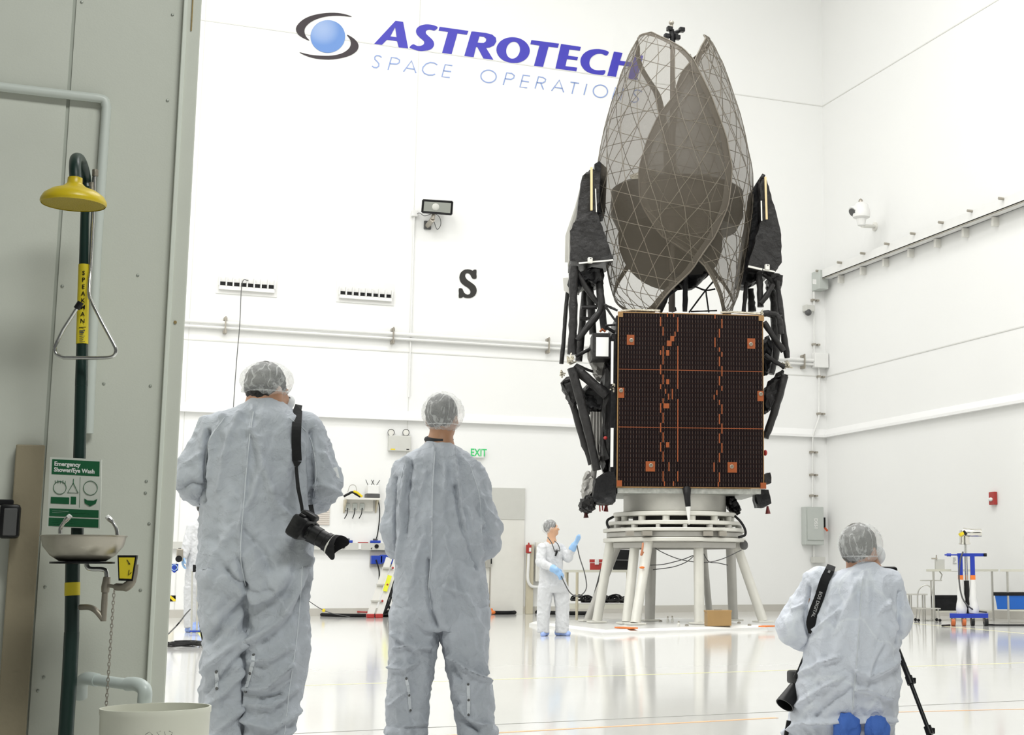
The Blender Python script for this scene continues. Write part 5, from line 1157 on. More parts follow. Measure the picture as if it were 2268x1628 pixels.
def near(P, c, r, fn):
    out = np.full(len(P), 0.5); k = ((P-np.array(c))**2).sum(1) < r*r
    if k.any(): out[k] = fn(P[k])
    return out
def chain(P, pts, rs, k=0.02, w=None):
    d = None
    for a, b, r0, r1 in zip(pts[:-1], pts[1:], rs[:-1], rs[1:]):
        e = cone(P, a, b, r0, r1, w); d = e if d is None else smin(d, e, k)
    return d
def hd(yaw, pitch=0.0):
    """head axes (right, face, up); yaw 0 looks away from the camera, positive turns to picture right"""
    return rotm(-yaw, pitch)
def man(p, torso, legs, arms, head, yaw, pitch, hands, cap, capr, hair_m, skin_m, strokes, suit, shoes, shoe_m, seed, legk=0.012, h=0.008, hs=1.0, armk=0.014, vert=0.015, crump=0.0075, lo=(-0.62, -0.5, 0.0), hi=(0.62, 0.65, 2.1), collar=None, inner_leg=None, cap_cut=None, face_m=None, glove_m=None, cap_fold=None):
    TT = [p.row(*r) for r in torso]; LL = [[p.row(*r) for r in lg_] for lg_ in legs]
    def suit_fn(P):
        d = stack(P, TT)
        for lg_ in LL: d = smin(d, stack(P, lg_, 2.7), legk if len(LL) > 1 else 0.03)
        for pts, rs in arms: d = smin(d, chain(P, pts, rs, 0.025), armk)
        return d
    p.grow(suit_fn, lo, hi, h, 'coverall', suit, fold_fn(p.strokes(strokes), vert, crump, seed), keep=True)
    R = hd(yaw, pitch); hc = p.l(*head)
    top = max(r[0] for r in TT); nb = np.array([hc[0]*0.5+(TT[0][1]+TT[0][2])*0.25 if False else (sorted(TT)[-1][1]+sorted(TT)[-1][2])/2, hc[1]-0.01, top-0.08])
    pel = sorted(TT)[0]
    ends = []
    def body_fn(P):
        d = near(P, hc, 0.35, lambda Q: head_sdf(Q, hc, R, hs))
        d = smin(d, cone(P, (hc[0], hc[1]-0.015, hc[2]-0.03), nb, 0.056*hs, 0.066*hs), 0.03)
        d = smin(d, cone(P, nb, (nb[0], nb[1]+0.02, pel[0]+0.12), 0.085*hs, 0.10*hs, (1, 1.2, 1)), 0.06)
        for lg_ in LL:
            s_ = sorted(lg_); pts = [((r[1]+r[2])/2, r[3], r[0]) for r in s_]; a, b, c = pts[0], pts[len(pts)//2], pts[-1]
            d = smin(d, chain(P, [(a[0], a[1], max(a[2], 0.08)), b, (c[0], c[1], c[2])], [0.035, 0.045, 0.06]), 0.04)
        for (pts, rs), (dv, pn, th, curl) in zip(arms, hands):
            d = smin(d, chain(P, pts, [r*0.6 for r in rs[:-1]]+[0.027]), 0.03)
            d = smin(d, near(P, pts[-1], 0.3, lambda Q: hand_sdf(Q, pts[-1], dv, pn, hs, curl, 0.10, th)), 0.012)
        return d
    body = p.grow(body_fn, lo, hi, h, 'body', skin_m, it=0)
    q_ = lambda P: ((P-np.array(hc))@R)/hs
    def hair_fn(P):
        q = q_(P); d = ellip(q, (0, -0.018, 0.026), (0.083, 0.100, 0.104)); d = np.maximum(d, -0.055-q[:, 2]+np.clip(q[:, 1], 0, 1)*0.9)
        return np.maximum(d, q[:, 1]*0.9-q[:, 2]*0.45-0.045)*hs
    L3 = np.array(hc)
    p.grow(hair_fn, L3-0.2, L3+0.2, 0.007, 'hair', hair_m, lambda v, n: 0.004*pnoise(v*60), parent=None)
    for sgn in (-1, 1):
        for nm, mt_, off, r in (('eye', m_white, 0.0, 0.0115), ('iris', m_dark, 0.0085, 0.0055)):
            c = L3+R@np.array((sgn*0.031, 0.0835+off, 0.006))*hs; M().ell(p.w(c), r*hs, 10, 8).build(nm, mt_, p.root, 60)
    for (a, b, mt_, nm) in (((0, 0.0965, -0.061), (0.023, 0.006, 0.0075), mat('lips', (0.35, 0.12, 0.10), 0.5), 'lips'),):
        c = L3+R@np.array(a)*hs; M().ell(p.w(c), [v*hs for v in b], 12, 8, Vector((0, 1, 0)).rotation_difference(Vector(tuple(np.array(R[:, 1])@p.R)))).build(nm, mt_, body, 60)
    cc = np.array(p.l(*cap))
    def cap_fn(P):
        d = ellip(P, cc, capr)
        if cap_fold: d = smin(d, chain(P, cap_fold, [.008]+[.017]*(len(cap_fold)-2)+[.008], .01), .012)
        if cap_cut is not None:
            q = q_(P); d = np.maximum(d, q[:, 1]*0.82-q[:, 2]*0.55-cap_cut)
        return d
    def capfold(v, n):
        a = np.arctan2(v[:, 0]-cc[0], v[:, 1]-cc[1]); return 0.005*pnoise(np.stack([a*4, v[:, 2]*9, v[:, 0]*6], 1)+seed)+0.004*(0.5-2*np.abs(pnoise(v*22+seed)))
    p.grow(cap_fn, cc-0.2, cc+0.2, 0.008, 'hair_net', m_cap, capfold)
    ring_ = [p.w((cc[0]+capr[0]*0.80*math.cos(t), cc[1]+capr[1]*0.80*math.sin(t), cc[2]-capr[2]*0.60)) for t in np.linspace(0, 2*PI, 40)[:-1]]
    if cap_cut is None: M().tube(ring_, 0.003, 6, closed=True).build('elastic_band', m_cap, p.root, 60)
    for i, (c, r, yw) in enumerate(shoes):
        Rs = rotm(-yw); c = np.array(c)
        def shoe_fn(P):
            q = (P-c)@Rs/r; d = cone(q, (0, -0.09, 0.05), (0, 0.10, 0.035), 0.052, 0.047, (1, 1, 1)); d = smin(d, cone(q, (0, -0.06, 0.06), (0, -0.05, 0.13), 0.055, 0.06), 0.04)
            return np.maximum(d, 0.002-q[:, 2])*r
        p.grow(shoe_fn, c+np.array((-.25, -.25, -.01)), c+np.array((.25, .25, .25)), 0.008, 'shoe_cover', shoe_m, lambda v, n: 0.006*(0.5-2*np.abs(pnoise(v*18+seed+i))))
    return R, hc
def seam(p, pts, r=0.0026, mt=None, name='back_seam'):
    T = p.trace(pts, 5, 0.001); P = [t[0] for t in T]
    if len(P) > 2: M().tube(P, r, 5).build(name, mt or m_seamc, p.root, 60)
def snaps(p, cols):
    for pts in cols:
        T = p.trace(pts, 5, 0.002)
        if len(T) > 2:
            m = M()
            for (a, n0), (b, n1) in zip(T[:-1], T[1:]):
                if (a-b).length < 0.1: m.ribbon([a, b], 0.016, n0, 0.002)
            tp = m.build('snap_tape', m_seamc, p.root)
            for (x, y) in pts:
                h_, n_ = p.hit(x, y, 0.004)
                if h_: M().lathe([(0.0065, -0.003), (0.0065, 0.002), (0.003, 0.004)], h_, 10, n_, cap1=True).build('snap', m_dark, tp)
# ---------------------------------------------------------------- tall man with a camera on his shoulder
p = Person(560, 6.6, 'person in gray white coverall and hair net standing with back turned, camera strap over shoulder')
A = p
lgl = [(1270,443,565,.0,.15),(1310,443,559,.0,.135),(1350,447,555,.0,.125),(1410,457,553,.0,.115),(1440,457,551,-.005,.12),(1470,451,549,-.01,.125),(1500,455,548,0,.12),(1530,448,548,0,.122),(1560,452,548,0,.115),(1600,458,547,0,.115),(1640,462,546,0,.12),(1680,456,545,0,.13),(1700,454,545,0,.13)]
lgr = [(1270,536,686,0,.15),(1310,539,684,0,.14),(1360,540,684,0,.13),(1410,538,682,0,.13),(1450,535,678,-.005,.13),(1500,532,672,0,.13),(1550,531,658,0,.12),(1600,530,650,0,.118),(1640,529,642,0,.12),(1680,528,642,0,.125),(1700,528,642,0,.125)]
tor = [(876,553,617,0.005,.058),(888,549,624,0,.07),(898,538,634,0,.09),(912,508,654,0,.115),(930,482,670,0,.13),(960,466,682,0,.145),(1000,456,687,0,.155),(1050,450,686,.01,.165),(1110,448,684,.02,.175),(1160,450,684,.02,.18),(1200,449,687,.02,.18),(1250,444,686,.01,.18),(1290,442,685,0,.17),(1312,444,684,0,.15),(1345,490,640,0,.09)]
strk = [([(545,1302),(546,1360),(541,1420),(538,1500),(536,1600),(535,1700)], .009, -.012), ([(545,1298),(520,1282),(505,1262)], .012, -.012), ([(545,1304),(575,1308),(600,1300)], .012, -.012), ([(533,1240),(545,1300)], .012, -.014),
 ([(668,1240),(650,1310),(620,1375),(565,1415),(538,1432)], .024, .024), ([(668,1190),(640,1260),(600,1306),(560,1318)], .03, .020), ([(640,1265),(652,1210),(662,1170)], .02, -.014), ([(665,1290),(645,1360),(590,1415)], .02, -.010),
 ([(545,1330),(500,1380),(468,1420)], .02, -.016), ([(545,1400),(505,1440),(462,1480)], .016, .014), ([(540,1440),(500,1490),(458,1530)], .014, -.012), ([(538,1480),(500,1530),(460,1560)], .014, .012), ([(540,1560),(500,1600),(465,1640)], .014, .012),
 ([(560,1460),(600,1455),(640,1430)], .016, .014), ([(548,1520),(590,1518),(640,1470)], .014, .015), ([(560,1555),(600,1560),(650,1520)], .014, .013), ([(545,1590),(600,1610),(650,1570)], .016, .015), ([(580,1540),(620,1535)], .012, -.012), ([(560,1635),(600,1640),(640,1610)], .014, .014),
 ([(560,905),(548,1000),(540,1100),(534,1180),(533,1240)], .008, .008), ([(560,960),(590,1060),(610,1120),(655,1160)], .02, .012), ([(530,1160),(560,1100),(575,1040)], .016, .008), ([(465,960),(456,1040),(458,1110)], .010, -.020), ([(686,960),(690,1050),(686,1110)], .010, -.016),
 ([(500,930),(478,980),(470,1060)], .012, .009), ([(530,920),(505,990),(490,1090)], .012, .008), ([(520,1170),(480,1230),(470,1280)], .02, .010), ([(540,1180),(580,1220),(600,1260)], .018, -.008), ([(395,1090),(430,1070),(450,1075)], .010, -.010), ([(420,1030),(445,1010)], .012, .008), ([(745,1090),(715,1075),(690,1080)], .010, .010), ([(735,1050),(710,1010)], .012, .008)]
aL = ([p.l(484, 958, 0), p.l(425, 1060, 0.0), p.l(446, 1078, .10), p.l(505, 1088, .30)], [.082, .074, .07, .05]); aR = ([p.l(668, 955, 0), p.l(715, 1072, 0.0), p.l(700, 1092, .10), p.l(640, 1100, .30)], [.082, .076, .072, .05])
man(p, tor, [lgl, lgr], [aL, aR], (592, 866, .02), math.radians(42), -.12, [((.9, .45, -.1), (0, .3, 1), 1, .4), ((-.9, .45, -.1), (0, .3, 1), -1, .4)], (591, 844, .01), (.117, .128, .086), m_hair, m_skin, strk, m_suit,
    [(p.l(500, 1700, .06)[:2]+(0,), 1.0, -.2), (p.l(592, 1700, .06)[:2]+(0,), 1.0, .2)], m_shoe, 1.7, cap_fold=[p.l(538, 866, -.03), p.l(550, 853, -.075), p.l(574, 845, -.105), p.l(598, 848, -.112), p.l(622, 862, -.10)])
seam(p, [(561, 912), (549, 1000), (541, 1100), (534, 1180), (533, 1240), (544, 1298)]); seam(p, [(670, 1255), (664, 1340), (655, 1430), (642, 1520), (630, 1628)], .002)
seam(p, [(640, 925), (685, 965), (700, 1040), (693, 1110)], .002); seam(p, [(497, 925), (462, 980), (452, 1060)], .002)
snaps(p, [[(562, 1452), (555, 1491), (544, 1531)], [(480, 1488), (481, 1525)]])
cf = p.l(648, 895, .16); M().ell(p.w((cf[0]-0.03, .13, cf[2]+.005)), (.04, .045, .04)).build('face_mask', m_mask, p.root, 60, 'white mask or beard at the jaw')
g = p.l(643, 886, .09); m = M(); m.tube([p.w((g[0]-.05, .02, g[2]+.012)), p.w((g[0]-.005, .085, g[2]+.012)), p.w((g[0]+.004, .11, g[2]+.006))], .003, 6); m.build('glasses', m_dark, p.root)
a_, b_ = p.l(741, 1036, -.03), p.l(748, 1066, -.03); M().beam(p.w(a_), p.w(b_), .02, .05, p.y).build('sleeve_tag', m_mask, p.root, label='small white patch at the right elbow')
# camera with strap
cmr = thing('camera', 'black camera with zoom lens hanging on a strap at the standing person\'s right hip', 'camera', p.w(p.l(668, 1195, -.24)))
P_ = bez([q for q in [p.hit(x, y, .016)[0] for x, y in ((655, 916), (652, 945), (652, 985), (655, 1022))] if q], 5); m = M(); fwd_n = -p.y
top = [p.w(p.l(668, 908, .05)), p.w(p.l(660, 903, -.02))]
m.ribbon(top+P_, [.04]*len(top+P_), fwd_n, .004); m.ribbon([P_[-1], p.w(p.l(656, 1034, P_[-1].dot(p.y)-p.o.dot(p.y)-.01))], [.04, .014], fwd_n, .004)
yq = (P_[-1]-p.o).dot(p.y)
m2 = m; m2.ribbon([p.w(p.l(656, 1034, yq-.01)), p.w(p.l(660, 1080, -.20)), p.w(p.l(668, 1120, -.22)), p.w(p.l(672, 1150, -.23))], [.014, .016, .014, .012], fwd_n, .004); m2.build('neck_strap', m_blackm, cmr)
m = M(); m.ribbon([p.w(p.l(688, 1118, -.10)), p.w(p.l(692, 1140, -.2)), p.w(p.l(693, 1152, -.22))], .02, fwd_n, .004); m.build('strap_end', m_blackm, cmr)
def pl(px, py, y): return p.w(p.l(px, py, y))
cb = pl(668, 1168, -.25); ld_ = (pl(738, 1208, -.30)-cb).normalized(); up_ = Vector((0, 0, 1)); up_ = (up_-ld_*up_.dot(ld_)).normalized(); sd = ld_.cross(up_)
def cbox(m, a, b, r=.012):
    bm2 = M(); bm2.rbox(a, b, r); mt_ = Matrix(((ld_.x, sd.x, up_.x, cb.x), (ld_.y, sd.y, up_.y, cb.y), (ld_.z, sd.z, up_.z, cb.z), (0, 0, 0, 1))); m.merge(bm2.bm, 0, mt_)
m = M(); cbox(m, (-.04, -.07, -.05), (.035, .07, .05), .018); cbox(m, (-.045, -.075, -.05), (.05, -.045, .04), .015); cm_body = m.build('camera_body', m_black, cmr, 40)
m = M(); cbox(m, (-.03, -.03, .045), (.045, .03, .075), .015); cbox(m, (-.02, .035, .048), (.01, .06, .058), .005); m.build('viewfinder', m_black, cm_body, 40)
m = M(); m.lathe([(.036, 0), (.036, .02), (.040, .022), (.040, .06), (.037, .062), (.037, .09), (.041, .094), (.041, .115), (.036, .12)], cb+ld_*.03, 24, ld_, cap0=True, cap1=True); m.build('lens', m_black, cmr, 35)
m = M(); c = cb+ld_*.14
for k in range(48):
    a = 2*PI*k/48; b = 2*PI*(k+1)/48; f_ = lambda t: .03+.035*abs(math.cos(t*1.0))**3; q = lambda t, h_, r_: c+(sd*math.cos(t)+up_*math.sin(t))*r_+ld_*h_
    m.face([q(a, 0, .042), q(b, 0, .042), q(b, f_(b+.7), .056), q(a, f_(a+.7), .056)])
m.build('lens_hood', m_blackm, cmr, 60, 'petal shaped black lens hood')
M().lathe([(.0405, 0), (.046, .008), (.046, .012)], c, 30, ld_).build('hood_band', m_lgray, cmr)
# ---------------------------------------------------------------- middle man, hands in front
p = Person(975, 7.9, 'person in pale gray coverall and black collar standing with back turned, feet apart, mid floor')
lgl = [(1350,869,985,0,.14),(1400,870,972,0,.125),(1420,869,966,0,.12),(1450,867,960,0,.12),(1500,866,953,0,.115),(1550,862,946,0,.115),(1590,862,944,0,.11),(1608,864,943,0,.11),(1618,856,944,0,.125),(1628,855,945,0,.125)]
lgr = [(1350,962,1078,0,.14),(1400,976,1076,0,.125),(1430,984,1076,0,.12),(1460,991,1076,0,.12),(1500,996,1078,0,.115),(1540,1005,1087,0,.115),(1580,1014,1088,0,.11),(1605,1019,1088,0,.11),(1618,1020,1096,0,.125),(1630,1021,1095,0,.125)]
tor = [(974,946,998,0.0,.058),(985,938,1004,0,.075),(996,922,1022,0,.095),(1010,902,1040,0,.11),(1030,884,1056,0,.12),(1050,874,1064,0,.13),(1080,872,1066,0,.14),(1120,876,1066,0,.145),(1160,878,1066,0,.15),(1200,880,1064,0,.155),(1240,880,1064,0,.16),(1280,876,1070,0,.165),(1320,871,1076,0,.165),(1360,869,1078,0,.16),(1392,869,1077,0,.14)]
aL = ([p.l(903, 1052, 0.01), p.l(873, 1172, 0.04), p.l(880, 1205, .10), p.l(912, 1212, .26)], [.074, .074, .07, .05]); aR = ([p.l(1041, 1056, 0.01), p.l(1077, 1170, 0.04), p.l(1070, 1208, .10), p.l(1040, 1214, .26)], [.074, .076, .072, .05])
strk = [([(962,995),(958,1080),(957,1160),(955,1240),(950,1300)], .007, .007), ([(950,1240),(948,1300),(955,1350),(968,1385)], .012, -.016), ([(905,1020),(898,1090),(895,1170),(890,1250)], .010, .013), ([(912,1030),(905,1100),(900,1180)], .010, -.012), ([(1003,1000),(1012,1060),(1018,1120),(1030,1200),(1045,1250)], .010, .016), ([(1008,1080),(1020,1160),(1040,1230),(1052,1260)], .010, -.018),
 ([(878,1060),(876,1150),(882,1230)], .010, -.016), ([(1030,1130),(1045,1180),(1060,1230)], .010, .010), ([(1060,1100),(1072,1130),(1062,1160)], .014, .010), ([(1075,1130),(1095,1150)], .010, .008), ([(985,1300),(1030,1320),(1048,1360),(1060,1390)], .014, .010),
 ([(872,1400),(920,1430),(950,1430)], .014, .012), ([(880,1435),(905,1428),(930,1440)], .010, .012), ([(868,1475),(900,1480),(925,1465)], .012, .014), ([(870,1560),(900,1530)], .010, .010), ([(1000,1450),(1030,1475),(1060,1495),(1078,1512)], .010, .018), ([(1000,1470),(1020,1500)], .012, -.010), ([(1020,1560),(1040,1590),(1080,1610)], .010, .014), ([(1010,1550),(1025,1590),(1060,1615)], .010, -.012), ([(1060,1450),(1070,1490)], .010, .010), ([(940,1190),(925,1240),(915,1300)], .014, .008), ([(985,1190),(1000,1250),(1010,1320)], .014, .008), ([(900,1605),(935,1600)], .010, .010)]
man(p, tor, [lgl, lgr], [aL, aR], (980, 926, .01), math.radians(20), .05, [((.9, .3, 0), (0, -.3, 1), 1, .5), ((-.9, .3, 0), (0, -.3, 1), -1, .5)], (981, 914, 0), (.112, .128, .112), m_hair, m_skin2, strk, m_suit,
    [(p.l(905, 1620, .06)[:2]+(0,), 1.0, -.2), (p.l(1055, 1620, .06)[:2]+(0,), 1.0, .2)], m_shoe, 9.1, armk=.024)
seam(p, [(963, 1000), (958, 1080), (957, 1160), (955, 1240), (950, 1300), (956, 1350)]); seam(p, [(1040, 1028), (1062, 1100), (1066, 1180)], .002); seam(p, [(895, 1030), (880, 1100), (878, 1190)], .002)
snaps(p, [[(901, 1503), (905, 1540), (908, 1573)], [(1037, 1516), (1038, 1550), (1037, 1584)]])
cc_ = p.l(972, 975, 0); pts = [p.w((cc_[0]+.062*math.cos(t), .062*math.sin(t)+.005, cc_[2]+.012*math.sin(t)+.004)) for t in np.linspace(0, 2*PI, 30)[:-1]]; M().tube(pts, .016, 8, closed=True).build('shirt_collar', m_shirt, p.root, 60, 'black shirt collar above the coverall')
# ---------------------------------------------------------------- kneeling photographer
p = Person(1880, 7.0, 'person kneeling in pale coverall and blue shoe covers, seen from behind at right')
tor = [(1244,1893,1940,0,.055),(1258,1882,1952,0,.08),(1268,1858,1968,0,.10),(1285,1832,1982,0,.125),(1310,1815,1990,0,.14),(1360,1800,1993,0,.15),(1400,1793,1991,0,.155),(1440,1784,1986,.01,.16),(1480,1775,1988,.02,.165),(1520,1766,1992,.04,.17),(1550,1760,1985,.06,.17),(1580,1754,1977,.09,.16),(1610,1745,1974,.12,.16),(1640,1738,1973,.14,.16),(1684,1734,1972,.15,.15)]
leg1 = [(1560,1790,1870,.15,.22),(1600,1770,1872,.2,.26),(1640,1765,1872,.22,.28),(1684,1762,1872,.22,.28)]; leg2 = [(1560,1880,1965,.15,.22),(1600,1880,1968,.2,.26),(1640,1882,1970,.22,.28),(1684,1882,1970,.22,.28)]
aL = ([p.l(1818, 1296, 0), p.l(1767, 1388, 0), p.l(1785, 1400, .10), p.l(1850, 1350, .30)], [.086, .080, .074, .05]); aR = ([p.l(1962, 1300, 0), p.l(1980, 1368, 0), p.l(1970, 1375, .08), p.l(1935, 1300, .30)], [.084, .078, .07, .05])
strk = [([(1912,1270),(1905,1360),(1898,1460),(1892,1530),(1888,1580)], .007, .007), ([(1740,1628),(1780,1600),(1830,1592),(1880,1580)], .014, .016), ([(1780,1490),(1820,1465),(1860,1450)], .012, .012), ([(1860,1350),(1840,1370),(1810,1395)], .010, .010), ([(1770,1560),(1820,1520),(1870,1490)], .012, .010), ([(1895,1480),(1930,1490),(1970,1470),(1984,1460)], .010, .013), ([(1895,1520),(1930,1520),(1970,1540)], .010, .009), ([(1920,1490),(1935,1450),(1950,1420)], .010, .010), ([(1960,1340),(1980,1390)], .010, .010), ([(1940,1360),(1965,1330)], .012, .009), ([(1795,1300),(1785,1350),(1790,1400)], .010, -.016), ([(1760,1350),(1780,1340)], .010, .008), ([(1990,1310),(1985,1380),(1984,1420)], .010, -.012), ([(1810,1580),(1850,1545),(1885,1520)], .012, -.009), ([(1850,1400),(1880,1330),(1900,1290)], .02, .008), ([(1895,1590),(1940,1590),(1975,1595)], .012, .014), ([(1790,1270),(1820,1300)], .012, .006)]
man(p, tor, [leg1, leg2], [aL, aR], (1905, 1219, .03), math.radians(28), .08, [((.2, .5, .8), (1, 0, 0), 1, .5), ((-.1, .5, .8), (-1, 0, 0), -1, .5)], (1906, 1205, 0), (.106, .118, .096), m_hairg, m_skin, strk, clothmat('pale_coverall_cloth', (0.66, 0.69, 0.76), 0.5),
    [], m_shoe, 4.4, legk=.04, lo=(-.5, -.45, 0), hi=(.5, .75, 1.35))
seam(p, [(1911, 1282), (1905, 1360), (1898, 1460), (1892, 1530), (1888, 1572)], .003)
for xl, xr, yt in ((1846, 1905, 1582), (1916, 1972, 1590)):
    a, b = p.l(xl, 1600, -.2), p.l(xr, 1600, -.2); zt_ = p.l(xl, yt, -.2)[2]; cx = (a[0]+b[0])/2; hw = (b[0]-a[0])/2
    def sf(P):
        d = cone(P, (cx, -.10, zt_-hw), (cx, -.06, .07), hw, hw*.92, (1, 1.5, 1)); d = smin(d, cone(P, (cx, -.05, .055), (cx, .08, .05), .05, .05), .05); return np.maximum(d, .002-P[:, 2])
    p.grow(sf, (cx-.15, -.3, -.01), (cx+.15, .25, .4), .007, 'shoe_cover', m_shoe, lambda v, n: .011*(.6-2*np.abs(pnoise(np.stack([v[:, 0]*26, v[:, 1]*10, v[:, 2]*8], 1)))))
mk = p.l(1945, 1232, .05); M().ell(p.w((mk[0]-.005, .06, mk[2]+.005)), (.036, .05, .046)).build('face_mask', m_mask, p.root, 60, 'white mask edge beside the cheek')
# his shoulder strap with lettering
sc1 = thing('shoulder_strap', 'wide black camera strap with gray lettering on the kneeling person\'s left shoulder', 'strap', p.w(p.l(1815, 1330, -.16)))
P_ = bez([q for q in [p.hit(x, y, .014)[0] for x, y in ((1836, 1268), (1824, 1290), (1813, 1325), (1805, 1365), (1799, 1404))] if q], 6)
m = M(); tp = [p.w(p.l(1842, 1252, .03))]; m.ribbon(tp+P_, [.040]*len(tp)+[.044]*(len(P_)-4)+[.04, .03, .02, .012], -p.y, .004); m.build('band', m_blackm, sc1)
STR_ = list(P_)
def strap_at(f_): return STR_[min(int(f_*(len(STR_)-1)), len(STR_)-1)]-p.y*.0045
def strap_text(s, px, py, px2, py2, size):
    a, b = strap_at(py), strap_at(py2)
    x_ = (b-a).normalized(); z_ = -p.y.copy(); z_ = (z_-x_*z_.dot(x_)).normalized(); y_ = z_.cross(x_); c = (a+b)/2+z_*.003
    mt_ = Matrix(((x_.x, y_.x, z_.x, c.x), (x_.y, y_.y, z_.y, c.y), (x_.z, y_.z, z_.z, c.z), (0, 0, 0, 1)))
    M().text(s, size, mt_, .0006, .0003).build('strap_lettering', mat('strap_gray', (.42, .42, .42), .6), sc1)
strap_text('EOS DIGITAL', 0, .34, 0, .86, .021)
strap_text('IIIII', 0, .0, 0, .12, .014)
# second camera hanging at his left hip
c2 = thing('hip_camera', 'black camera lens hanging at the kneeling person\'s left hip', 'camera', p.w(p.l(1745, 1560, .0)))
def pl(px, py, y): return p.w(p.l(px, py, y))
a, b = pl(1760, 1524, .02), pl(1738, 1562, -.03); d = (b-a).normalized(); m = M(); m.lathe([(.020, -.03), (.030, 0), (.032, .02), (.043, .085), (.045, .10), (.040, .10), (.03, .03)], a, 26, d, cap0=True); m.build('lens_hood', m_black, c2, 35)
m = M(); m.rbox(pl(1762, 1500, .02)-Vector((.02, .04, .03)), pl(1762, 1500, .02)+Vector((.06, .06, .03)), .012); m.build('camera_body', m_black, c2, 40)
m = M(); m.tube([pl(1768, 1486, -.03), pl(1761, 1502, -.03)], .010, 8); m.build('knob', m_black, c2, 40)
M().tube([pl(1790, 1430, -.02), pl(1778, 1462, -.02), pl(1768, 1487, -.02)], .008, 6).build('hanging_strap', m_blackm, c2)
m = M(); m.tube([pl(1747, 1596, .02), pl(1739, 1640, .02), pl(1731, 1688, .02)], .011, 8); o = m.build('tripod_leg_foot', m_black, None, 50, tl='thin black tripod leg end left of the kneeling person', cat='tripod')
# tripod in front of him, its right leg showing
tr = thing('tripod', 'black tripod of the kneeling person, one leg slanting down to the right', 'tripod', p.w((p.l(1970, 1400, .3)[0], .3, 0)))
hub = p.w((p.l(1958, 1390, .25)[0], .28, p.l(1958, 1360, .25)[2])); ft = pl(2076, 1660, -.02); ft.z = .012
k1 = pl(2015, 1507, .10); k2 = pl(2057, 1618, .0)
t1 = (k1-hub); m = M(); m.cyl(hub, k1, .014, .013, 12); l1 = m.build('leg', m_black, tr, 50); 
m = M(); m.cyl(k1, k2, .010, .010, 12); m.build('lower_tube', m_black, l1, 50); m = M(); m.cyl(k2, ft, .008, .008, 10); m.build('foot_tube', m_black, l1, 50)
for k_ in (k1, k2): q = (ft-hub).normalized(); m = M(); m.cyl(k_-q*.02, k_+q*.02, .018, seg=12); m.rbox(k_+Vector((0, -.012, -.015)), k_+Vector((.028, .012, .012)), .004); m.build('clamp', m_black, l1, 40)
for dx, dy in ((-.28, .35), (-.02, .6)):
    f = Vector((hub.x, hub.y, .012))+p.x*dx+p.y*dy; M().cyl(hub, f, .014, .009, 12).build('leg', m_black, tr, 50)
M().lathe([(.03, -.03), (.045, 0), (.045, .03), (.02, .05), (.02, .12)], hub, 18, cap0=True, cap1=True).build('head', m_black, tr, 40)
c3 = hub+Vector((0, 0, .125)); m = M(); m.rbox(c3+Vector((-.07, -.03, 0)), c3+Vector((.07, .04, .10)), .015); r = m.build('tripod_camera', m_black, None, 40, tl='black camera on the tripod in front of the kneeling person', cat='camera'); M().cyl(c3+p.y*.04+Vector((0, 0, .05)), c3+p.y*.16+Vector((0, 0, .05)), .037, .04, 20).build('lens', m_black, r, 40)
a, b = ground(2246, 1640), at(2290, 1555, 6.0); M().cyl(Vector((at(2249, 1636, 6.0).x, at(2249, 1636, 6.0).y, 0.005)), b, .009, seg=10).build('stand_leg', m_clampd, None, 50, tl='gray tripod leg entering at the lower right corner of the photo', cat='tripod')
# ---------------------------------------------------------------- woman beside the stand
p = Person(1222, 21.9, 'person in white coverall, blue gloves and blue shoe covers facing the satellite stand')
tor = [(1196,1213,1231,.0,.05),(1202,1205,1239,0,.085),(1208,1198,1244,0,.105),(1220,1195,1246,0,.115),(1240,1196,1245,0,.12),(1260,1197,1246,0,.12),(1280,1194,1251,0,.13),(1300,1192,1257,0,.13),(1312,1192,1258,0,.12)]
l1 = [(1300,1192,1226,-.02,.11),(1330,1191,1221,-.02,.1),(1360,1190,1217,-.03,.09),(1401,1190,1215,-.03,.09)]; l2 = [(1300,1222,1258,.02,.11),(1320,1227,1260,.02,.1),(1345,1231,1261,.03,.095),(1375,1231,1259,.03,.09),(1401,1231,1258,.03,.09)]
aL = ([p.l(1201, 1213, -.08), p.l(1197, 1245, -.14), p.l(1228, 1261, -.24)], [.068, .062, .042]); aR = ([p.l(1240, 1213, .04), p.l(1258, 1235, .0), p.l(1270, 1211, -.06)], [.066, .062, .04])
R, hc = man(p, tor, [l1, l2], [aL, aR], (1221, 1170, -.01), math.radians(82), .08, [((.75, 0, -.65), (-.5, .8, -.3), 1, .35), ((.5, 0, .85), (-.7, .5, .4), -1, .12)], (1216.5, 1167, 0), (.112, .108, .112), m_hair, mat('skin_warm', (0.62, 0.36, 0.22), .5, var=.06), [], m_suit2,
    [(p.l(1206, 1404, -.02)[:2]+(0,), .82, math.radians(195)), (p.l(1246, 1404, .03)[:2]+(0,), .88, math.radians(120))], m_shoe2, 12.0, h=.010, hs=.97, cap_cut=.028, vert=.006, crump=.006, lo=(-.5, -.5, 0), hi=(.6, .4, 1.8))
for (pts, rs), (dv, pn, th, cu) in zip((aL, aR), (((.75, 0, -.65), (-.5, .8, -.3), 1, .35), ((.5, 0, .85), (-.7, .5, .4), -1, .12))):
    w_ = np.array(pts[-1])
    fa = np.array(pts[-1])-np.array(pts[-2]); fa /= np.linalg.norm(fa)
    p.grow(lambda P: smin(hand_sdf(P, w_, dv, pn, 1.16, cu, .14, th), cone(P, w_-fa*.03, w_+fa*.02, .054, .044), .02)-.003, w_-.3, w_+.3, .0065, 'glove', m_glove)
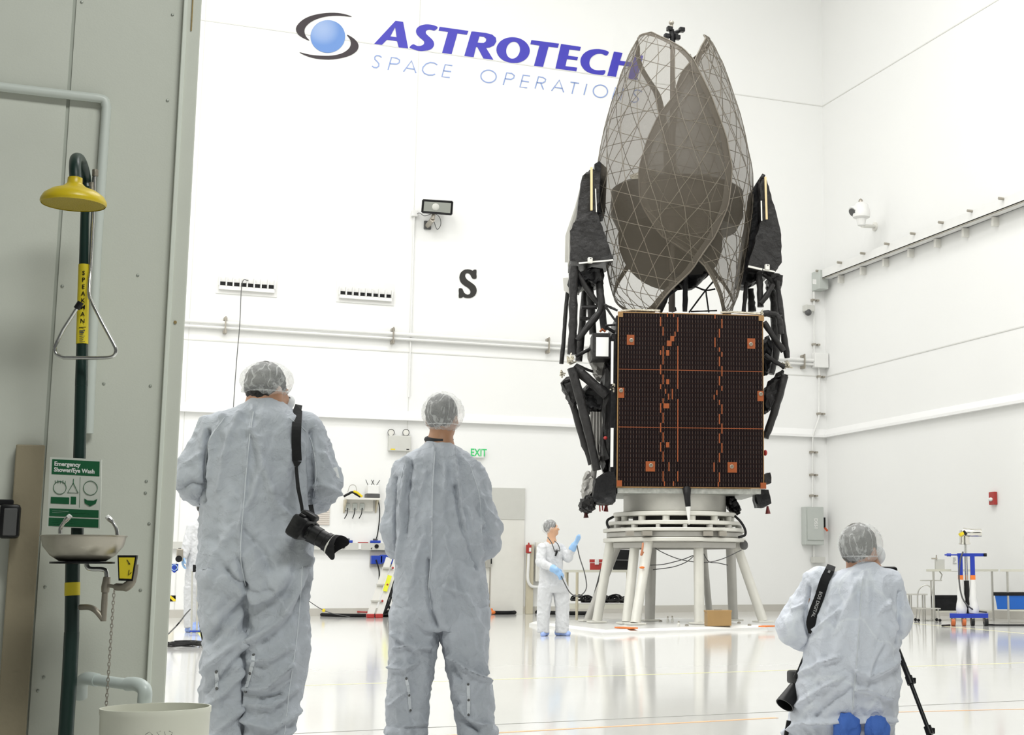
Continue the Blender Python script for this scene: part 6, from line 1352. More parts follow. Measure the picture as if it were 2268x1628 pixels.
m = M(); m.tube(bez([p.w(p.l(1243, 1276, -.25)), p.w(p.l(1252, 1295, -.2)), p.w(p.l(1262, 1312, -.1)), p.w(p.l(1275, 1320, -.1)), p.w(p.l(1290, 1316, -.1)), p.w(p.l(1299, 1300, -.1)), p.w(p.l(1295, 1270, -.1)), p.w(p.l(1284, 1235, -.1)), p.w(p.l(1278, 1208, -.09))], 6), .009, 6)
m.build('looped_cable', m_dark, tl='thin dark cord looping between the two blue gloved hands', cat='cord')
m = M(); m.tube(bez([p.w(p.l(1213, 1190, -.13)), p.w(p.l(1222, 1203, -.14)), p.w(p.l(1229, 1222, -.145)), p.w(p.l(1232, 1218, -.145)), p.w(p.l(1240, 1220, -.14)), p.w(p.l(1236, 1206, -.13)), p.w(p.l(1228, 1198, -.12))], 5), .007, 6); m.build('lanyard', m_dark, p.root)
M().cyl(p.w(p.l(1234, 1220, -.15)), p.w(p.l(1230, 1232, -.15)), .018, .012, 8).build('pocket_microphone', m_black, p.root)
# ---------------------------------------------------------------- worker half hidden at the far left
p = Person(440, 23.3, 'person in white coverall partly hidden between the door edge and the person with hip camera')
tor = [(1148,439,461,0,.06),(1156,428,470,0,.09),(1168,420,478,0,.115),(1200,418,480,0,.125),(1240,414,478,0,.13),(1270,411,477,0,.13),(1300,409,477,0,.13),(1312,409,477,0,.12)]
l1 = [(1300,408,443,0,.12),(1340,408,440,0,.11),(1390,408,436,0,.10)]; l2 = [(1300,440,477,0,.12),(1340,444,474,0,.11),(1390,444,470,0,.10)]
aL = ([p.l(425, 1168, -.02), p.l(414, 1210, -.05), p.l(407, 1234, -.12)], [.075, .068, .045]); aR = ([p.l(473, 1168, .02), p.l(484, 1205, .02), p.l(486, 1235, .0)], [.075, .068, .045])
man(p, tor, [l1, l2], [aL, aR], (450, 1126, 0), math.radians(30), .0, [((-.1, 0, -1), (1, 0, 0), 1, .4), ((.1, 0, -1), (-1, 0, 0), 1, .4)], (450, 1120, 0), (.11, .12, .105), m_hair, m_skin, [], m_suit2, [(p.l(424, 1390, .0)[:2]+(0,), 1.0, math.radians(-30)), (p.l(452, 1390, -.05)[:2]+(0,), 1.0, math.radians(60))], m_shoe2, 21.0, h=.012, vert=.006, crump=.006, lo=(-.5, -.4, 0), hi=(.5, .4, 2.15))
w_ = np.array(aL[0][-1]); p.grow(lambda P: hand_sdf(P, w_, (-.1, 0, -1), (1, 0, 0), 1.16, .4, .1, 1)-.003, w_-.25, w_+.25, .008, 'glove', m_glove)
hcam = thing('hand_camera', 'small silver camera held at arm level by the half hidden person', 'camera', p.w(p.l(398, 1240, -.2)))
m = M(); m.rbox(p.w(p.l(398, 1236, -.2))-Vector((.05, .04, .05)), p.w(p.l(398, 1220, -.2))+Vector((.05, .04, .03)), .01); m.build('body', m_clampd, hcam); M().cyl(p.w(p.l(396, 1238, -.24)), p.w(p.l(396, 1238, -.32)), .05, seg=14).build('lens', m_black, hcam)
M().rbox(p.w(p.l(398, 1217, -.2))-Vector((.02, .02, .02)), p.w(p.l(398, 1217, -.2))+Vector((.02, .02, .02)), .005).build('dial', m_black, hcam)
ls = thing('monitor_stand', 'thin stand with two small black screens in front of the half hidden person', 'stand', Vector((p.w(p.l(432, 1392, -.45)).x, p.w(p.l(432, 1392, -.45)).y, 0)))
for px in (424, 436): M().tube([p.w(p.l(px, 1405, -.45)) if False else Vector((p.w(p.l(px, 1400, -.45)).x, p.w(p.l(px, 1400, -.45)).y, 0.0)), p.w(p.l(px+2, 1265, -.45))], .014, 8).build('pole', m_steel, ls)
for x0, x1 in ((427, 435), (440, 446)): a, b = p.w(p.l(x0, 1267, -.5)), p.w(p.l(x1, 1251, -.5)); m = M(); m.hexa([a, p.w(p.l(x1, 1267, -.5)), p.w(p.l(x1, 1267, -.42)), p.w(p.l(x0, 1267, -.42)), p.w(p.l(x0, 1251, -.5)), b, p.w(p.l(x1, 1251, -.42)), p.w(p.l(x0, 1251, -.42))]); m.build('screen', m_black, ls)
M().beam(p.w(p.l(420, 1398, -.45)), p.w(p.l(452, 1398, -.45)), .06, .02).build('base_bar', m_blue, ls)
# cable coil and the cord on the floor
c0 = ground(402, 1433); m = M(); pts = []
for k in range(110):
    a = k*.42; r_ = .13+.15*abs(math.sin(k*.13)); pts.append((c0.x+r_*math.cos(a), c0.y+r_*1.2*math.sin(a), .012+.0004*k+.008*abs(math.sin(k*1.3))))
m.tube(pts, .0065, 6); cl_ = m.build('cable_coil', m_black, None, 60, tl='flat coil of black cable on the floor by the door edge', cat='cable', kind=None)
a = ground(440, 1432); pts = [a+Vector((0, 0, .02)), ground(448, 1425)+Vector((0, 0, .02)), at(445, 1400, 19.5), at(440, 1360, 20.5), at(441, 1300, 21.5), at(441, 1270, 22.0)]
M().tube(bez(pts, 5), .010, 6).build('cord_tail', m_black, cl_, 60)
pts = [ground(368, 1412)+Vector((0, 0, .02)), at(392, 1385, 19.5), at(410, 1362, 20.5), at(421, 1350, 21.5)]; M().tube(bez(pts, 5), .010, 6).build('hanging_cable', m_black, None, 60, tl='black cord sloping up from the floor beside the half hidden person', cat='cord')
# ================================================================ emergency shower and eye wash at the left
ZS = 4.95
def sh_(px, py, d=0.0): return at(px, py, ZS+d)
TOC = -FWD
m_green = mat('dark_green_pipe', (0.006, 0.024, 0.019), 0.35)
m_shy = mat('shower_yellow', (0.62, 0.46, 0.012), 0.35, bump=0.05, bscale=60, var=0.12)
m_chrome = mat('worn_chrome', (0.62, 0.62, 0.60), 0.22, 0.95, bump=0.03, bscale=90)
m_stain = mat('stained_steel', (0.42, 0.39, 0.33), 0.38, 0.75, bump=0.06, bscale=18, var=0.3, vscale=9)
m_brass = mat('dull_brass_pipe', (0.30, 0.27, 0.22), 0.45, 0.6, bump=0.1, bscale=50, var=0.3)
m_label = mat('label_yellow', (0.72, 0.58, 0.02), 0.5)
es = thing('emergency_shower', 'green emergency shower post with yellow shower head and steel eye wash bowl', 'emergency shower', Vector((sh_(155, 1600).x, sh_(155, 1600).y, 0)))
b0 = sh_(150, 1628, 0.03); b0.z = 0.0; base = Vector((sh_(147, 1600).x, sh_(147, 1600).y, 0))
m = M(); m.tube([base, sh_(154, 1500), sh_(159, 1400)], .0235, 16); m.tube([sh_(159, 1402), sh_(161, 1240), sh_(164, 1190)], .0225, 16); m.tube([sh_(171, 1190), sh_(176, 1010), sh_(180, 850)], .0195, 16); m.build('post', m_green, es, 60)
m = M(); m.tube([sh_(180, 855), sh_(183, 700), sh_(188, 480), sh_(191, 412, -.02)], [.020, .0165, .0145, .014], 14); up = m.build('riser', m_green, es, 60)
m = M(); m.tube(bez([sh_(194, 425), sh_(190, 400), sh_(184, 372, -.05), sh_(176, 353, -.10), sh_(168, 352, -.16), sh_(166, 368, -.20), sh_(167, 398, -.22)], 6), .0185, 16); m.build('bent_arm', m_green, es, 60)
hc_ = sh_(163, 447, -.22); zr = hc_.z
m = M(); m.lathe([(.018, .082), (.0225, .080), (.0235, .062), (.030, .055), (.040, .047), (.070, .036), (.092, .020), (.1005, .004), (.1015, -.004), (.098, -.010)], hc_, 40); hd_ = m.build('shower_head', m_shy, es, 40, 'round yellow shower head')
M().lathe([(.0005, -.006), (.097, -.008)], hc_, 40).build('spray_plate', mat('spray_plate', (0.36, 0.27, 0.012), 0.5, bump=0.5, bscale=240), hd_, 40)
# pull rod with its triangle handle
m = M(); rodp = [sh_(209, 380, .0), sh_(206, 470), sh_(200, 600), sh_(197, 645, -.02), sh_(199, 660, -.03), sh_(225, 712, -.04), sh_(250, 758, -.05), sh_(257, 776, -.05), sh_(248, 790, -.05), sh_(215, 793, -.05), sh_(140, 792, -.05), sh_(124, 783, -.05), sh_(121, 768, -.05), sh_(140, 730, -.05), sh_(172, 680, -.05)]
m.tube(rodp[:3]+bez(rodp[2:5], 3)[1:]+[rodp[5]]+bez(rodp[6:10], 4)+bez(rodp[10:13], 4)+rodp[13:], .0062, 10); m.build('pull_handle', m_chrome, es, 60, 'chrome pull rod with triangle handle')
m = M(); a = sh_(174, 677, -.05); d = (rodp[-1]-rodp[-2]).normalized(); m.cyl(a-d*.012, a+d*.014, .0105, seg=12); m.build('end_cap', m_black, es)
m = M(); m.tube([sh_(211, 376), sh_(211, 390)], .010, 8); m.tube([sh_(203, 405), sh_(203, 425)], .012, 8); m.tube([sh_(190, 410), sh_(205, 412)], .008, 8); m.build('valve', m_brass, es, 60)
def on_pipe_label(y0, y1, w0, nm, mt, x0, x1, off=.022):
    m = M(); m.tube([sh_(x0, y0), sh_(x1, y1)], [w0, off], 20)
    return m.build(nm, mt, es, 60)
lb = on_pipe_label(586, 762, .0172, 'post_label', m_label, 185.6, 181.8, .0196)
for i, ch in enumerate('SPEAKMAN'):
    t = (605+i*15.2); c = sh_(185-i*0.33, t, -.0182-i*.00022)
    x_ = RGT; z_ = TOC; y_ = Vector((0, 0, 1)); mt_ = Matrix(((x_.x, y_.x, z_.x, c.x), (x_.y, y_.y, z_.y, c.y), (x_.z, y_.z, z_.z, c.z), (0, 0, 0, 1)))
    o = M(); o.text(ch, .021, mt_ @ Matrix.Rotation(0.0, 4, 'Z'), .0004, .0002); o.build('lettering', m_black, lb)
m = M(); a, b = sh_(175, 726, -.0196), sh_(190, 724.5, -.0196); m.beam(a, b, .002, .002); m.build('label_line', m_black, lb)
for k in range(7):
    y = 733+k*4; m = M(); m.beam(sh_(176, y, -.0199), sh_(188-(k % 3)*2, y-.5, -.0199), .001, .0035 if k < 2 else .0014); m.build('fine_print', m_dark, lb)
on_pipe_label(1290, 1319, .0238, 'yellow_band', m_label, 160.4, 160, .0239)
# sign
sg = [sh_(111, 1012, -.03), sh_(225, 1018, -.03), sh_(222, 1171, -.03), sh_(104, 1167, -.03)]
def sgp(u, v, off=0.0):
    a = sg[0].lerp(sg[1], u); b = sg[3].lerp(sg[2], u); return a.lerp(b, v)-FWD*off
m = M(); m.hexa([sgp(0, 1), sgp(1, 1), sgp(1, 1, -.004), sgp(0, 1, -.004), sgp(0, 0), sgp(1, 0), sgp(1, 0, -.004), sgp(0, 0, -.004)]); sgo = m.build('safety_sign', mat('sign_white', (0.66, 0.68, 0.62), 0.4), es, label='white and green safety sign')
m_sg = mat('sign_green', (0.012, 0.115, 0.045), 0.4)
def srect(u0, v0, u1, v1, nm='green_panel', mt=None, par=None):
    m = M(); m.hexa([sgp(u0, v1, .001), sgp(u1, v1, .001), sgp(u1, v1), sgp(u0, v1), sgp(u0, v0, .001), sgp(u1, v0, .001), sgp(u1, v0), sgp(u0, v0)]); return m.build(nm, mt or m_sg, par or sgo)
srect(.045, .03, .965, .245); srect(.035, .735, .965, .845); srect(.03, .865, .965, .985)
sx_ = (sg[1]-sg[0]).normalized(); sy_ = (sg[0]-sg[3]).normalized(); sz_ = sx_.cross(sy_).normalized()
def stext(s, u, v, size, nm='lettering', mt=None, bold=.0, sx=1.0):
    c = sgp(u, v, .0018); mt_ = Matrix(((sx_.x, sy_.x, sz_.x, c.x), (sx_.y, sy_.y, sz_.y, c.y), (sx_.z, sy_.z, sz_.z, c.z), (0, 0, 0, 1)))
    M().text(s, size, mt_, .0003, bold, 'LEFT', sx=sx).build(nm, mt or m_white, sgo)
stext('Emergency', .09, .095, .0195, bold=.0006); stext('Shower/Eye Wash', .09, .18, .0195, bold=.0006, sx=.93)
for u0, u1, v in ((.09, .40, .765), (.09, .80, .79), (.09, .62, .882), (.09, .45, .905), (.09, .50, .93), (.09, .30, .955)): srect(u0, v, u1, v+.008, 'fine_print', mat('print_white', (.45, .6, .5), .5))
def scirc(u, v, r, nm='pictogram'):
    m = M(); m.tube([sgp(u, v, .0015)+sx_*r*math.cos(t)+sy_*r*math.sin(t) for t in np.linspace(0, 2*PI, 30)[:-1]], .0009, 5, closed=True); return m
c = scirc(.215, .435, .021); [c.tube([sgp(.12+.05*k, .335-.01*(k % 2), .0015), sgp(.135+.045*k, .375, .0015)], .0007, 4) for k in range(5)]; c.build('pictogram', m_sg, sgo)
m = M(); m.tube([sgp(.47, .30, .0015), sgp(.47, .36, .0015), sgp(.57, .50, .0015), sgp(.37, .50, .0015), sgp(.47, .36, .0015)], .0011, 5); m.build('pictogram', m_sg, sgo)
srect(.05, .57, .40, .665, 'pictogram'); srect(.43, .555, .53, .665, 'pictogram'); srect(.595, .27, .60, .71, 'divider')
m = scirc(.80, .42, .023); m.build('pictogram', m_sg, sgo)
m = M(); m.fill([[sgp(.69, .575, .0012), sgp(.75, .60, .0012), sgp(.87, .60, .0012), sgp(.935, .575, .0012), sgp(.91, .64, .0012), sgp(.80, .685, .0012), sgp(.70, .64, .0012)]], -FWD*.001); m.build('pictogram', m_sg, sgo)
# eye wash bowl, nozzles, drain
bc = sh_(186, 1189, -.10); rb = (sh_(277, 1189, -.1)-sh_(95, 1189, -.1)).length/2
m = M(); m.lathe([(.03, -.079), (.07, -.078), (.098, -.060), (.122, -.030), (rb-.004, -.001), (rb, .002), (rb, .004), (rb-.004, .003), (.120, -.028), (.095, -.056), (.06, -.070), (.03, -.072)], bc, 48, cap0=True); bw = m.build('bowl', m_stain, es, 40, 'round stainless steel bowl')
m = M(); m.lathe([(.098, -.086), (.098, -.080), (.03, -.078)], bc, 36, cap0=True, cap1=True); m.build('bowl_support', m_black, es, 40)
for pts in ([(133, 1182), (134, 1170), (142, 1157), (152, 1146)], [(260, 1186), (258, 1172), (250, 1157), (241, 1148)]):
    P = bez([sh_(x, y, -.10) for x, y in pts], 4); m = M(); m.tube(P, [.006]*(len(P)-5)+[.006, .0075, .0085, .0085, .0085], 10); o = m.build('eyewash_nozzle', m_chrome, es, 60); d = (P[-1]-P[-2]).normalized(); M().cyl(P[-1], P[-1]+d*.009, .0085, .0075, 12).build('nozzle_cap', m_white, o)
m = M(); m.tube(bez([sh_(192, 1238, -.05), sh_(192, 1252, -.05), sh_(200, 1260, -.05), sh_(225, 1261, -.05), sh_(235, 1266, -.05), sh_(237, 1285, -.05)], 4), .0075, 10); m.build('supply_pipe', m_chrome, es, 60)
m = M(); m.tube([sh_(237, 1278, -.05), sh_(234, 1300, -.05), sh_(233, 1312, -.05)], [.011, .0135, .012], 12); m.tube([sh_(233, 1305, -.05), sh_(231, 1340, -.05), sh_(229, 1376, -.05)], [.009, .010, .009], 12); m.tube(bez([sh_(229, 1372, -.05), sh_(212, 1352, -.05), sh_(197, 1345, -.03), sh_(178, 1345, -.01)], 4), .0095, 12); m.build('drain_pipe', m_brass, es, 60)
m = M(); m.tube(bez([sh_(240, 1297, -.06), sh_(262, 1300, -.07), sh_(282, 1298, -.08), sh_(294, 1280, -.08), sh_(298, 1250, -.08)], 4), [.006]*3+[.012]*4+[.016]*5+[.014]*5, 10, flat=.6); fl_ = m.build('flag_handle', m_brass, es, 60)
P = [sh_(261, 1231, -.09), sh_(302, 1231, -.09), sh_(293, 1286, -.09), sh_(263, 1285, -.09)]; c = sum(P, Vector())/4
m = M(); P2 = [c+(p-c)*1.04 for p in P]; m.hexa([P2[3], P2[2], P2[2]+FWD*.012, P2[3]+FWD*.012, P2[0], P2[1], P2[1]+FWD*.012, P2[0]+FWD*.012]); m.build('flag_frame', m_black, fl_)
m = M(); P3 = [c+(p-c)*.86-FWD*.002 for p in P]; m.hexa([P3[3], P3[2], P3[2]+FWD*.003, P3[3]+FWD*.003, P3[0], P3[1], P3[1]+FWD*.003, P3[0]+FWD*.003]); m.build('yellow_plate', m_label, fl_, label='yellow push plate')
for pts in ([(281, 1240), (288, 1250), (284, 1249)], [(286, 1262), (284, 1274), (291, 1268)]): M().tube([sh_(x, y, -.0935) for x, y in pts], .0012, 5).build('arrow_mark', m_black, fl_)
m = M(); a, b = sh_(253, 1306, -.07), sh_(226, 1700, -.07); n = 46
for k in range(n):
    c = a.lerp(b, (k+.5)/n); d = (b-a).normalized(); s_ = RGT if k % 2 else FWD; s_ = (s_-d*s_.dot(d)).normalized(); hl = (b-a).length/n*.66
    m.tube([c+d*(hl*math.cos(t))+s_*(.0042*math.sin(t)) for t in np.linspace(0, 2*PI, 11)[:-1]], .0014, 5, closed=True)
m.build('chain', m_clampd, es, 60, 'thin steel pull chain')
# pale plastic drain pipe and bucket
m_pvc = mat('pale_pvc', (0.60, 0.66, 0.64), 0.35)
m_bk = mat('bucket_plastic', (0.72, 0.72, 0.62), 0.4, var=0.04)
dp = thing('drain_pipe', 'pale plastic pipe bending down into the bucket beside the shower post', 'pipe', sh_(250, 1560, .05))
m = M(); m.tube(bez([sh_(178, 1545, .12), sh_(180, 1515, .10), sh_(192, 1503, .08), sh_(215, 1506, .06)], 5), .022, 16); m.build('elbow', m_pvc, dp, 60); m = M(); m.tube([sh_(213, 1506, .06), sh_(284, 1516, .0)], .0185, 16); m.build('pipe', m_pvc, dp, 60); m = M(); m.tube(bez([sh_(282, 1515, .0), sh_(304, 1516, -.02), sh_(320, 1528, -.04), sh_(320, 1556, -.04)], 5), .0225, 16); m.build('elbow', m_pvc, dp, 60)
ZB = 4.75; bcn = at(346, 1560, ZB); rbk = (at(463, 1560, ZB)-at(229, 1560, ZB)).length/2; zt_ = at(346, 1566, ZB).z
m = M(); m.lathe([(rbk*.90, 0.0), (rbk*.955, zt_*.5), (rbk*.985, zt_-.02), (rbk*1.0, zt_-.016), (rbk*1.0, zt_), (rbk*.965, zt_), (rbk*.95, zt_-.02), (rbk*.87, .01)], (bcn.x, bcn.y, 0), 48, cap0=True); bo = m.build('bucket', m_bk, None, 40, tl='big cream plastic bucket standing below the eye wash', cat='bucket')
m = M(); x_, y_, z_ = RGT, Vector((0, 0, 1)), TOC
def scr(pts):
    o = []
    for px, py in pts:
        d = ray(px, py); oc = CAM-Vector((bcn.x, bcn.y, 0)); r = rbk*.972; A = d.x*d.x+d.y*d.y; B = oc.x*d.x+oc.y*d.y; C_ = oc.x**2+oc.y**2-r*r; q = B*B-A*C_
        o.append(CAM+d*((-B-math.sqrt(max(q, 0)))/A))
    return o
for s_ in ([(322, 1627), (331, 1621), (338, 1628)], [(352, 1628), (347, 1622), (356, 1619)], [(364, 1620), (367, 1632)], [(374, 1619), (382, 1623), (378, 1630)]): m.tube(scr(s_), .0014, 5)
m.build('marker_writing', m_dark, bo)
# tan upright board and black dispenser at the left edge
a, b = onY(38, 984, YN-.05), onY(103, 986, YN-.05); xa = onY(20, 1300, YN-.05).x-.002
tb = M(); tb.rbox((a.x-.003, YN-.05, 0), (b.x-.004, YN-.002, (a.z+b.z)/2), .004); tb.build('corner_guard', mat('tan_board', (0.30, 0.255, 0.17), 0.55, bump=.05, var=.08), None, tl='tan upright board fixed to the wall left of the shower post', cat='board')
bd = thing('box_dispenser', 'small black box dispenser on the wall at the left edge', 'dispenser', onY(20, 1192, YN-.1))
a, b = onY(-6, 1192, YN-.12), onY(47, 1117, YN-.12); m = M(); m.rbox((a.x, YN-.13, a.z), (b.x, YN-.052, b.z), .012); m.build('box', m_black, bd, 40)
a2, b2 = onY(-6, 1118, YN-.12), onY(30, 1106, YN-.12); M().rbox((a2.x, YN-.10, a2.z), (b2.x, YN-.052, b2.z), .004).build('lid', m_blackm, bd)
a3, b3 = onY(5, 1186, YN-.135), onY(39, 1126, YN-.135); M().rbox((a3.x, YN-.135, a3.z), (b3.x, YN-.128, b3.z), .003).build('front_cover', m_dark, bd)
# gray pipe along the wall and down
YP = YN-.02
m = M(); m.tube([onY(-60, 185, YP), onY(100, 204, YP), onY(205, 216, YP)]+bez([onY(215, 217, YP), onY(231, 222, YP), onY(236, 238, YP)], 4)+[onY(226, 380, YP), onY(214, 560, YP), onY(203, 800, YP), onY(196, 960, YP)], .0165, 14)
m.build('water_pipe', mat('painted_pipe', (0.62, 0.66, 0.62), 0.4), None, 60, tl='gray painted pipe running along the upper left wall and bending down', cat='pipe')
# ================================================================ furniture at the right
m_tabl = mat('table_laminate', (0.66, 0.65, 0.56), 0.4)
def tube_legs(r, pts, rad=.02, nm='leg', mt=None):
    for a, b in pts: M().cyl(a, b, rad, seg=10).build(nm, mt or m_steel, r)
YT = 26.5
D1 = 28.6
tc1 = at(2110, 1380, D1)
def dd(px, py, d=0.0): return at(px, py, D1+d)
def flo(px, d=0.0): q = at(px, 1300, D1+d); return Vector((q.x, q.y, 0))
def tabl(nm, lab, x0, x1, ytop, d0, d1, shelf=None):
    r = thing(nm, lab, 'table', flo((x0+x1)/2, (d0+d1)/2)); zt = dd((x0+x1)/2, ytop, d0).z
    A = [flo(x0, d0), flo(x1, d0), flo(x1, d1), flo(x0, d1)]; u = Vector((0, 0, zt-.04)); u2 = Vector((0, 0, zt))
    M().hexa([q+u for q in A]+[q+u2 for q in A]).build('table_top', m_tabl, r)
    for px, d in ((x0+16, d0+.06), (x1-14, d0+.06), (x0+16, d1-.06), (x1-14, d1-.06)): q = flo(px, d); M().cyl(q, q+u, .022, seg=10).build('leg', m_steel, r)
    if shelf: s0 = Vector((0, 0, shelf)); s1 = Vector((0, 0, shelf+.03)); B = [flo(x0+14, d0+.05), flo(x1-12, d0+.05), flo(x1-12, d1-.05), flo(x0+14, d1-.05)]; M().hexa([q+s0 for q in B]+[q+s1 for q in B]).build('shelf', m_tabl, r)
    return r, zt
t1, zt1 = tabl('work_table', 'pale work table with steel legs right of the kneeling person', 2052, 2212, 1261, 0.3, 1.1, shelf=.16)
D1 = 27.0
t2, zt2 = tabl('work_table', 'pale work table with a blue bin beneath, at the right edge', 2216, 2420, 1261, 0.3, 1.0, shelf=.22)
D1 = 28.6
def bin_(nm, lab, x0, x1, z0, z1, d0, d1, mt, rimm):
    r = thing(nm, lab, 'bin', flo((x0+x1)/2, d0)); A = [flo(x0, d0), flo(x1, d0), flo(x1, d1), flo(x0, d1)]; c = sum(A, Vector())/4; A0 = [c+(q-c)*.93 for q in A]
    m = M(); m.hexa([q+Vector((0, 0, z0)) for q in A0]+[q+Vector((0, 0, z1-.06)) for q in A]); m.build('tub', mt, r)
    A2 = [c+(q-c)*1.05 for q in A]; m = M(); m.hexa([q+Vector((0, 0, z1-.06)) for q in A2]+[q+Vector((0, 0, z1)) for q in A2]); m.build('lid', rimm, r); return r
bk_ = bin_('storage_bin', 'black storage bin on the shelf under the pale work table', 2068, 2122, .195, dd(2100, 1319, .35).z, .4, .9, m_black, m_blackm)
D1 = 27.0
bl_ = bin_('storage_bin', 'blue storage bin with black lid under the right hand table', 2203, 2330, .255, dd(2240, 1312, .3).z, .35, .85, mat('bin_blue', (.01, .13, .55), .35), m_black)
D1 = 28.6
# things on the table
gbx = thing('equipment_box', 'small gray box on the left end of the pale work table', 'box', dd(2082, 1260, .5)); a, b = dd(2073, 1259, .45), dd(2092, 1239, .45); a.z = zt1
M().hexa([a, Vector((b.x, b.y, zt1)), Vector((b.x, b.y, zt1))+FWD*.15, a+FWD*.15, Vector((a.x, a.y, b.z)), b, b+FWD*.15, Vector((a.x, a.y, b.z))+FWD*.15]).build('case', m_lgray, gbx)
m = M(); q = dd(2074, 1250, .43); m.cyl(Vector((q.x, q.y, b.z)), dd(2074, 1229, .43), .012, seg=8); m.cyl(dd(2063, 1237, .43), dd(2076, 1237, .43), .014, seg=8); m.build('valve_arm', m_clampd, gbx)
ps = M(); a, b = dd(2107, 1265, .25), dd(2122, 1231, .25); ps.hexa([a, Vector((b.x, b.y, a.z)), Vector((b.x, b.y, a.z))+FWD*.004, a+FWD*.004, Vector((a.x, a.y, b.z)), b, b+FWD*.004, Vector((a.x, a.y, b.z))+FWD*.004]); pso = ps.build('paper_sign', m_white, None, tl='white paper notice hanging at the table front beside the blue cart', cat='paper')
for k, wd in enumerate((6, 7, 4, 8)): M().beam(dd(2110.5, 1236+k*4, .245), dd(2110.5+wd, 1236+k*4, .245), .004, .018).build('print_line', mat('print_gray', (.45, .45, .45), .6), pso)
# chairs at the left end of the table
def wire_chair(nm, lab, px, d):
    r = thing(nm, lab, 'stool', flo(px, d)); q = flo(px, d); s = .2; zs = dd(px, 1349, d).z
    for sx in (-1, 1):
        for sy in (-1, 1): f = q+RGT*sx*s+FWD*sy*s; M().tube([f, f+Vector((0, 0, zs))-RGT*sx*.03], .012, 8).build('leg', m_steel, r); 
        for sy in (-1, 1): f = q+RGT*sx*s+FWD*sy*s; M().ell(f+Vector((0, 0, .03)), (.03, .03, .03), 10, 8).build('caster', m_black, r)
    M().hexa([q+RGT*a+FWD*b+Vector((0, 0, zs+c)) for c in (0, .02) for a, b in ((-.22, -.2), (.22, -.2), (.22, .2), (-.22, .2))]).build('seat', m_alu, r); return r, q, zs
r, q, zs = wire_chair('wire_chair', 'steel tube chair with curved back at the left end of the table', 2053, -.1); r['category'] = 'chair'
m = M(); m.tube(bez([q-RGT*.16+FWD*.18+Vector((0, 0, zs)), q-RGT*.14+FWD*.2+Vector((0, 0, zs+.32)), q-RGT*.02+FWD*.2+Vector((0, 0, zs+.44)), q+RGT*.1+FWD*.2+Vector((0, 0, zs+.40)), q+RGT*.16+FWD*.2+Vector((0, 0, zs+.2))], 5), .013, 8); m.build('backrest', m_steel, r, 60)
r = thing('side_table', 'small low steel side table behind the wire chair', 'table', flo(2030, .3)); q = flo(2030, .3); z_ = dd(2030, 1315, .3).z
M().hexa([q+RGT*a+FWD*b+Vector((0, 0, z_+c)) for c in (-.025, 0) for a, b in ((-.18, -.2), (.18, -.2), (.18, .2), (-.18, .2))]).build('table_top', m_alu, r)
for sx in (-1, 1):
    for sy in (-1, 1): f = q+RGT*sx*.13+FWD*sy*.15; M().cyl(f, f+Vector((0, 0, z_-.025)), .015, seg=8).build('leg', m_steel, r)
r = thing('monitor_arm_stand', 'thin steel stand with flat tray beside the left table leg', 'stand', flo(2062, .6)); q = flo(2062, .6); z_ = dd(2062, 1287, .6).z
M().cyl(q, q+Vector((0, 0, z_)), .016, seg=8).build('pole', m_steel, r); M().hexa([q+RGT*a+FWD*b+Vector((0, 0, z_+c)) for c in (0, .02) for a, b in ((-.19, -.15), (.19, -.15), (.19, .15), (-.19, .15))]).build('tray', m_alu, r); M().lathe([(.16, 0), (.16, .015), (.02, .03)], q, 20, cap0=True).build('foot', m_steel, r)
m = M(); m.tube([q+RGT*.18+Vector((0, 0, z_)), q+RGT*.22+Vector((0, 0, z_+.12)), q+RGT*.16+Vector((0, 0, z_+.2))], .012, 8); m.build('arm', m_steel, r)
# blue wheeled lifting cart
D1 = 26.2
lc = thing('lift_cart', 'blue wheeled cart with two posts and a shiny steel elbow pipe on top', 'cart', flo(2145))
m_bl = mat('cart_blue', (0.015, 0.045, 0.42), 0.35)
z0 = dd(2140, 1369, -.2).z; z1 = dd(2140, 1362, -.2).z
M().hexa([flo(x, d)+Vector((0, 0, z)) for z in (z0, z1+.02) for x, d in ((2102, -.2), (2187, -.2), (2187, .35), (2102, .35))]).build('base_plate', m_bl, lc)
m_wh = mat('caster_orange', (.55, .14, .04), .5)
for px, d in ((2109, -.16), (2133, -.16), (2182, -.16), (2110, .3), (2180, .3), (2152, -.16)):
    q = flo(px, d); hz = z0/2; m = M(); m.cyl(q+RGT*-.03+Vector((0, 0, hz)), q+RGT*.03+Vector((0, 0, hz)), hz*.98, seg=16); o = m.build('caster', m_wh if px < 2140 else m_black, lc, 40); M().beam(q+Vector((0, 0, hz)), q+Vector((0, 0, z0)), .07, .06).build('fork', m_clampd, o)
zt_ = dd(2140, 1231).z
for px in (2128, 2155):
    q = flo(px, 0); top = Vector((q.x, q.y, zt_)); zo0, zo1 = dd(px, 1284).z, dd(px, 1274).z
    m = M(); m.beam(Vector((q.x, q.y, zo0)), top, .075, .06, FWD); m.build('post', m_bl, lc); M().beam(Vector((q.x, q.y, zo0-.0)), Vector((q.x, q.y, zo1)), .082, .066, FWD).build('orange_band', m_orange, lc)
    m = M(); n = 7; pts = [Vector((q.x+random.uniform(-.01, .01), q.y, z1+.02+(zo0-z1-.02)*k/n)) for k in range(n+1)]; m.tube(pts, [.085, .10, .075, .07, .062, .055, .052, .05], 12, jit=.06); m.build('bellows_sleeve', m_white, lc, 60, 'white wrapped sleeve')
    M().beam(Vector((q.x, q.y, z1+.02)), Vector((q.x, q.y, z1+.06)), .12, .1, FWD).build('orange_band', m_orange, lc)
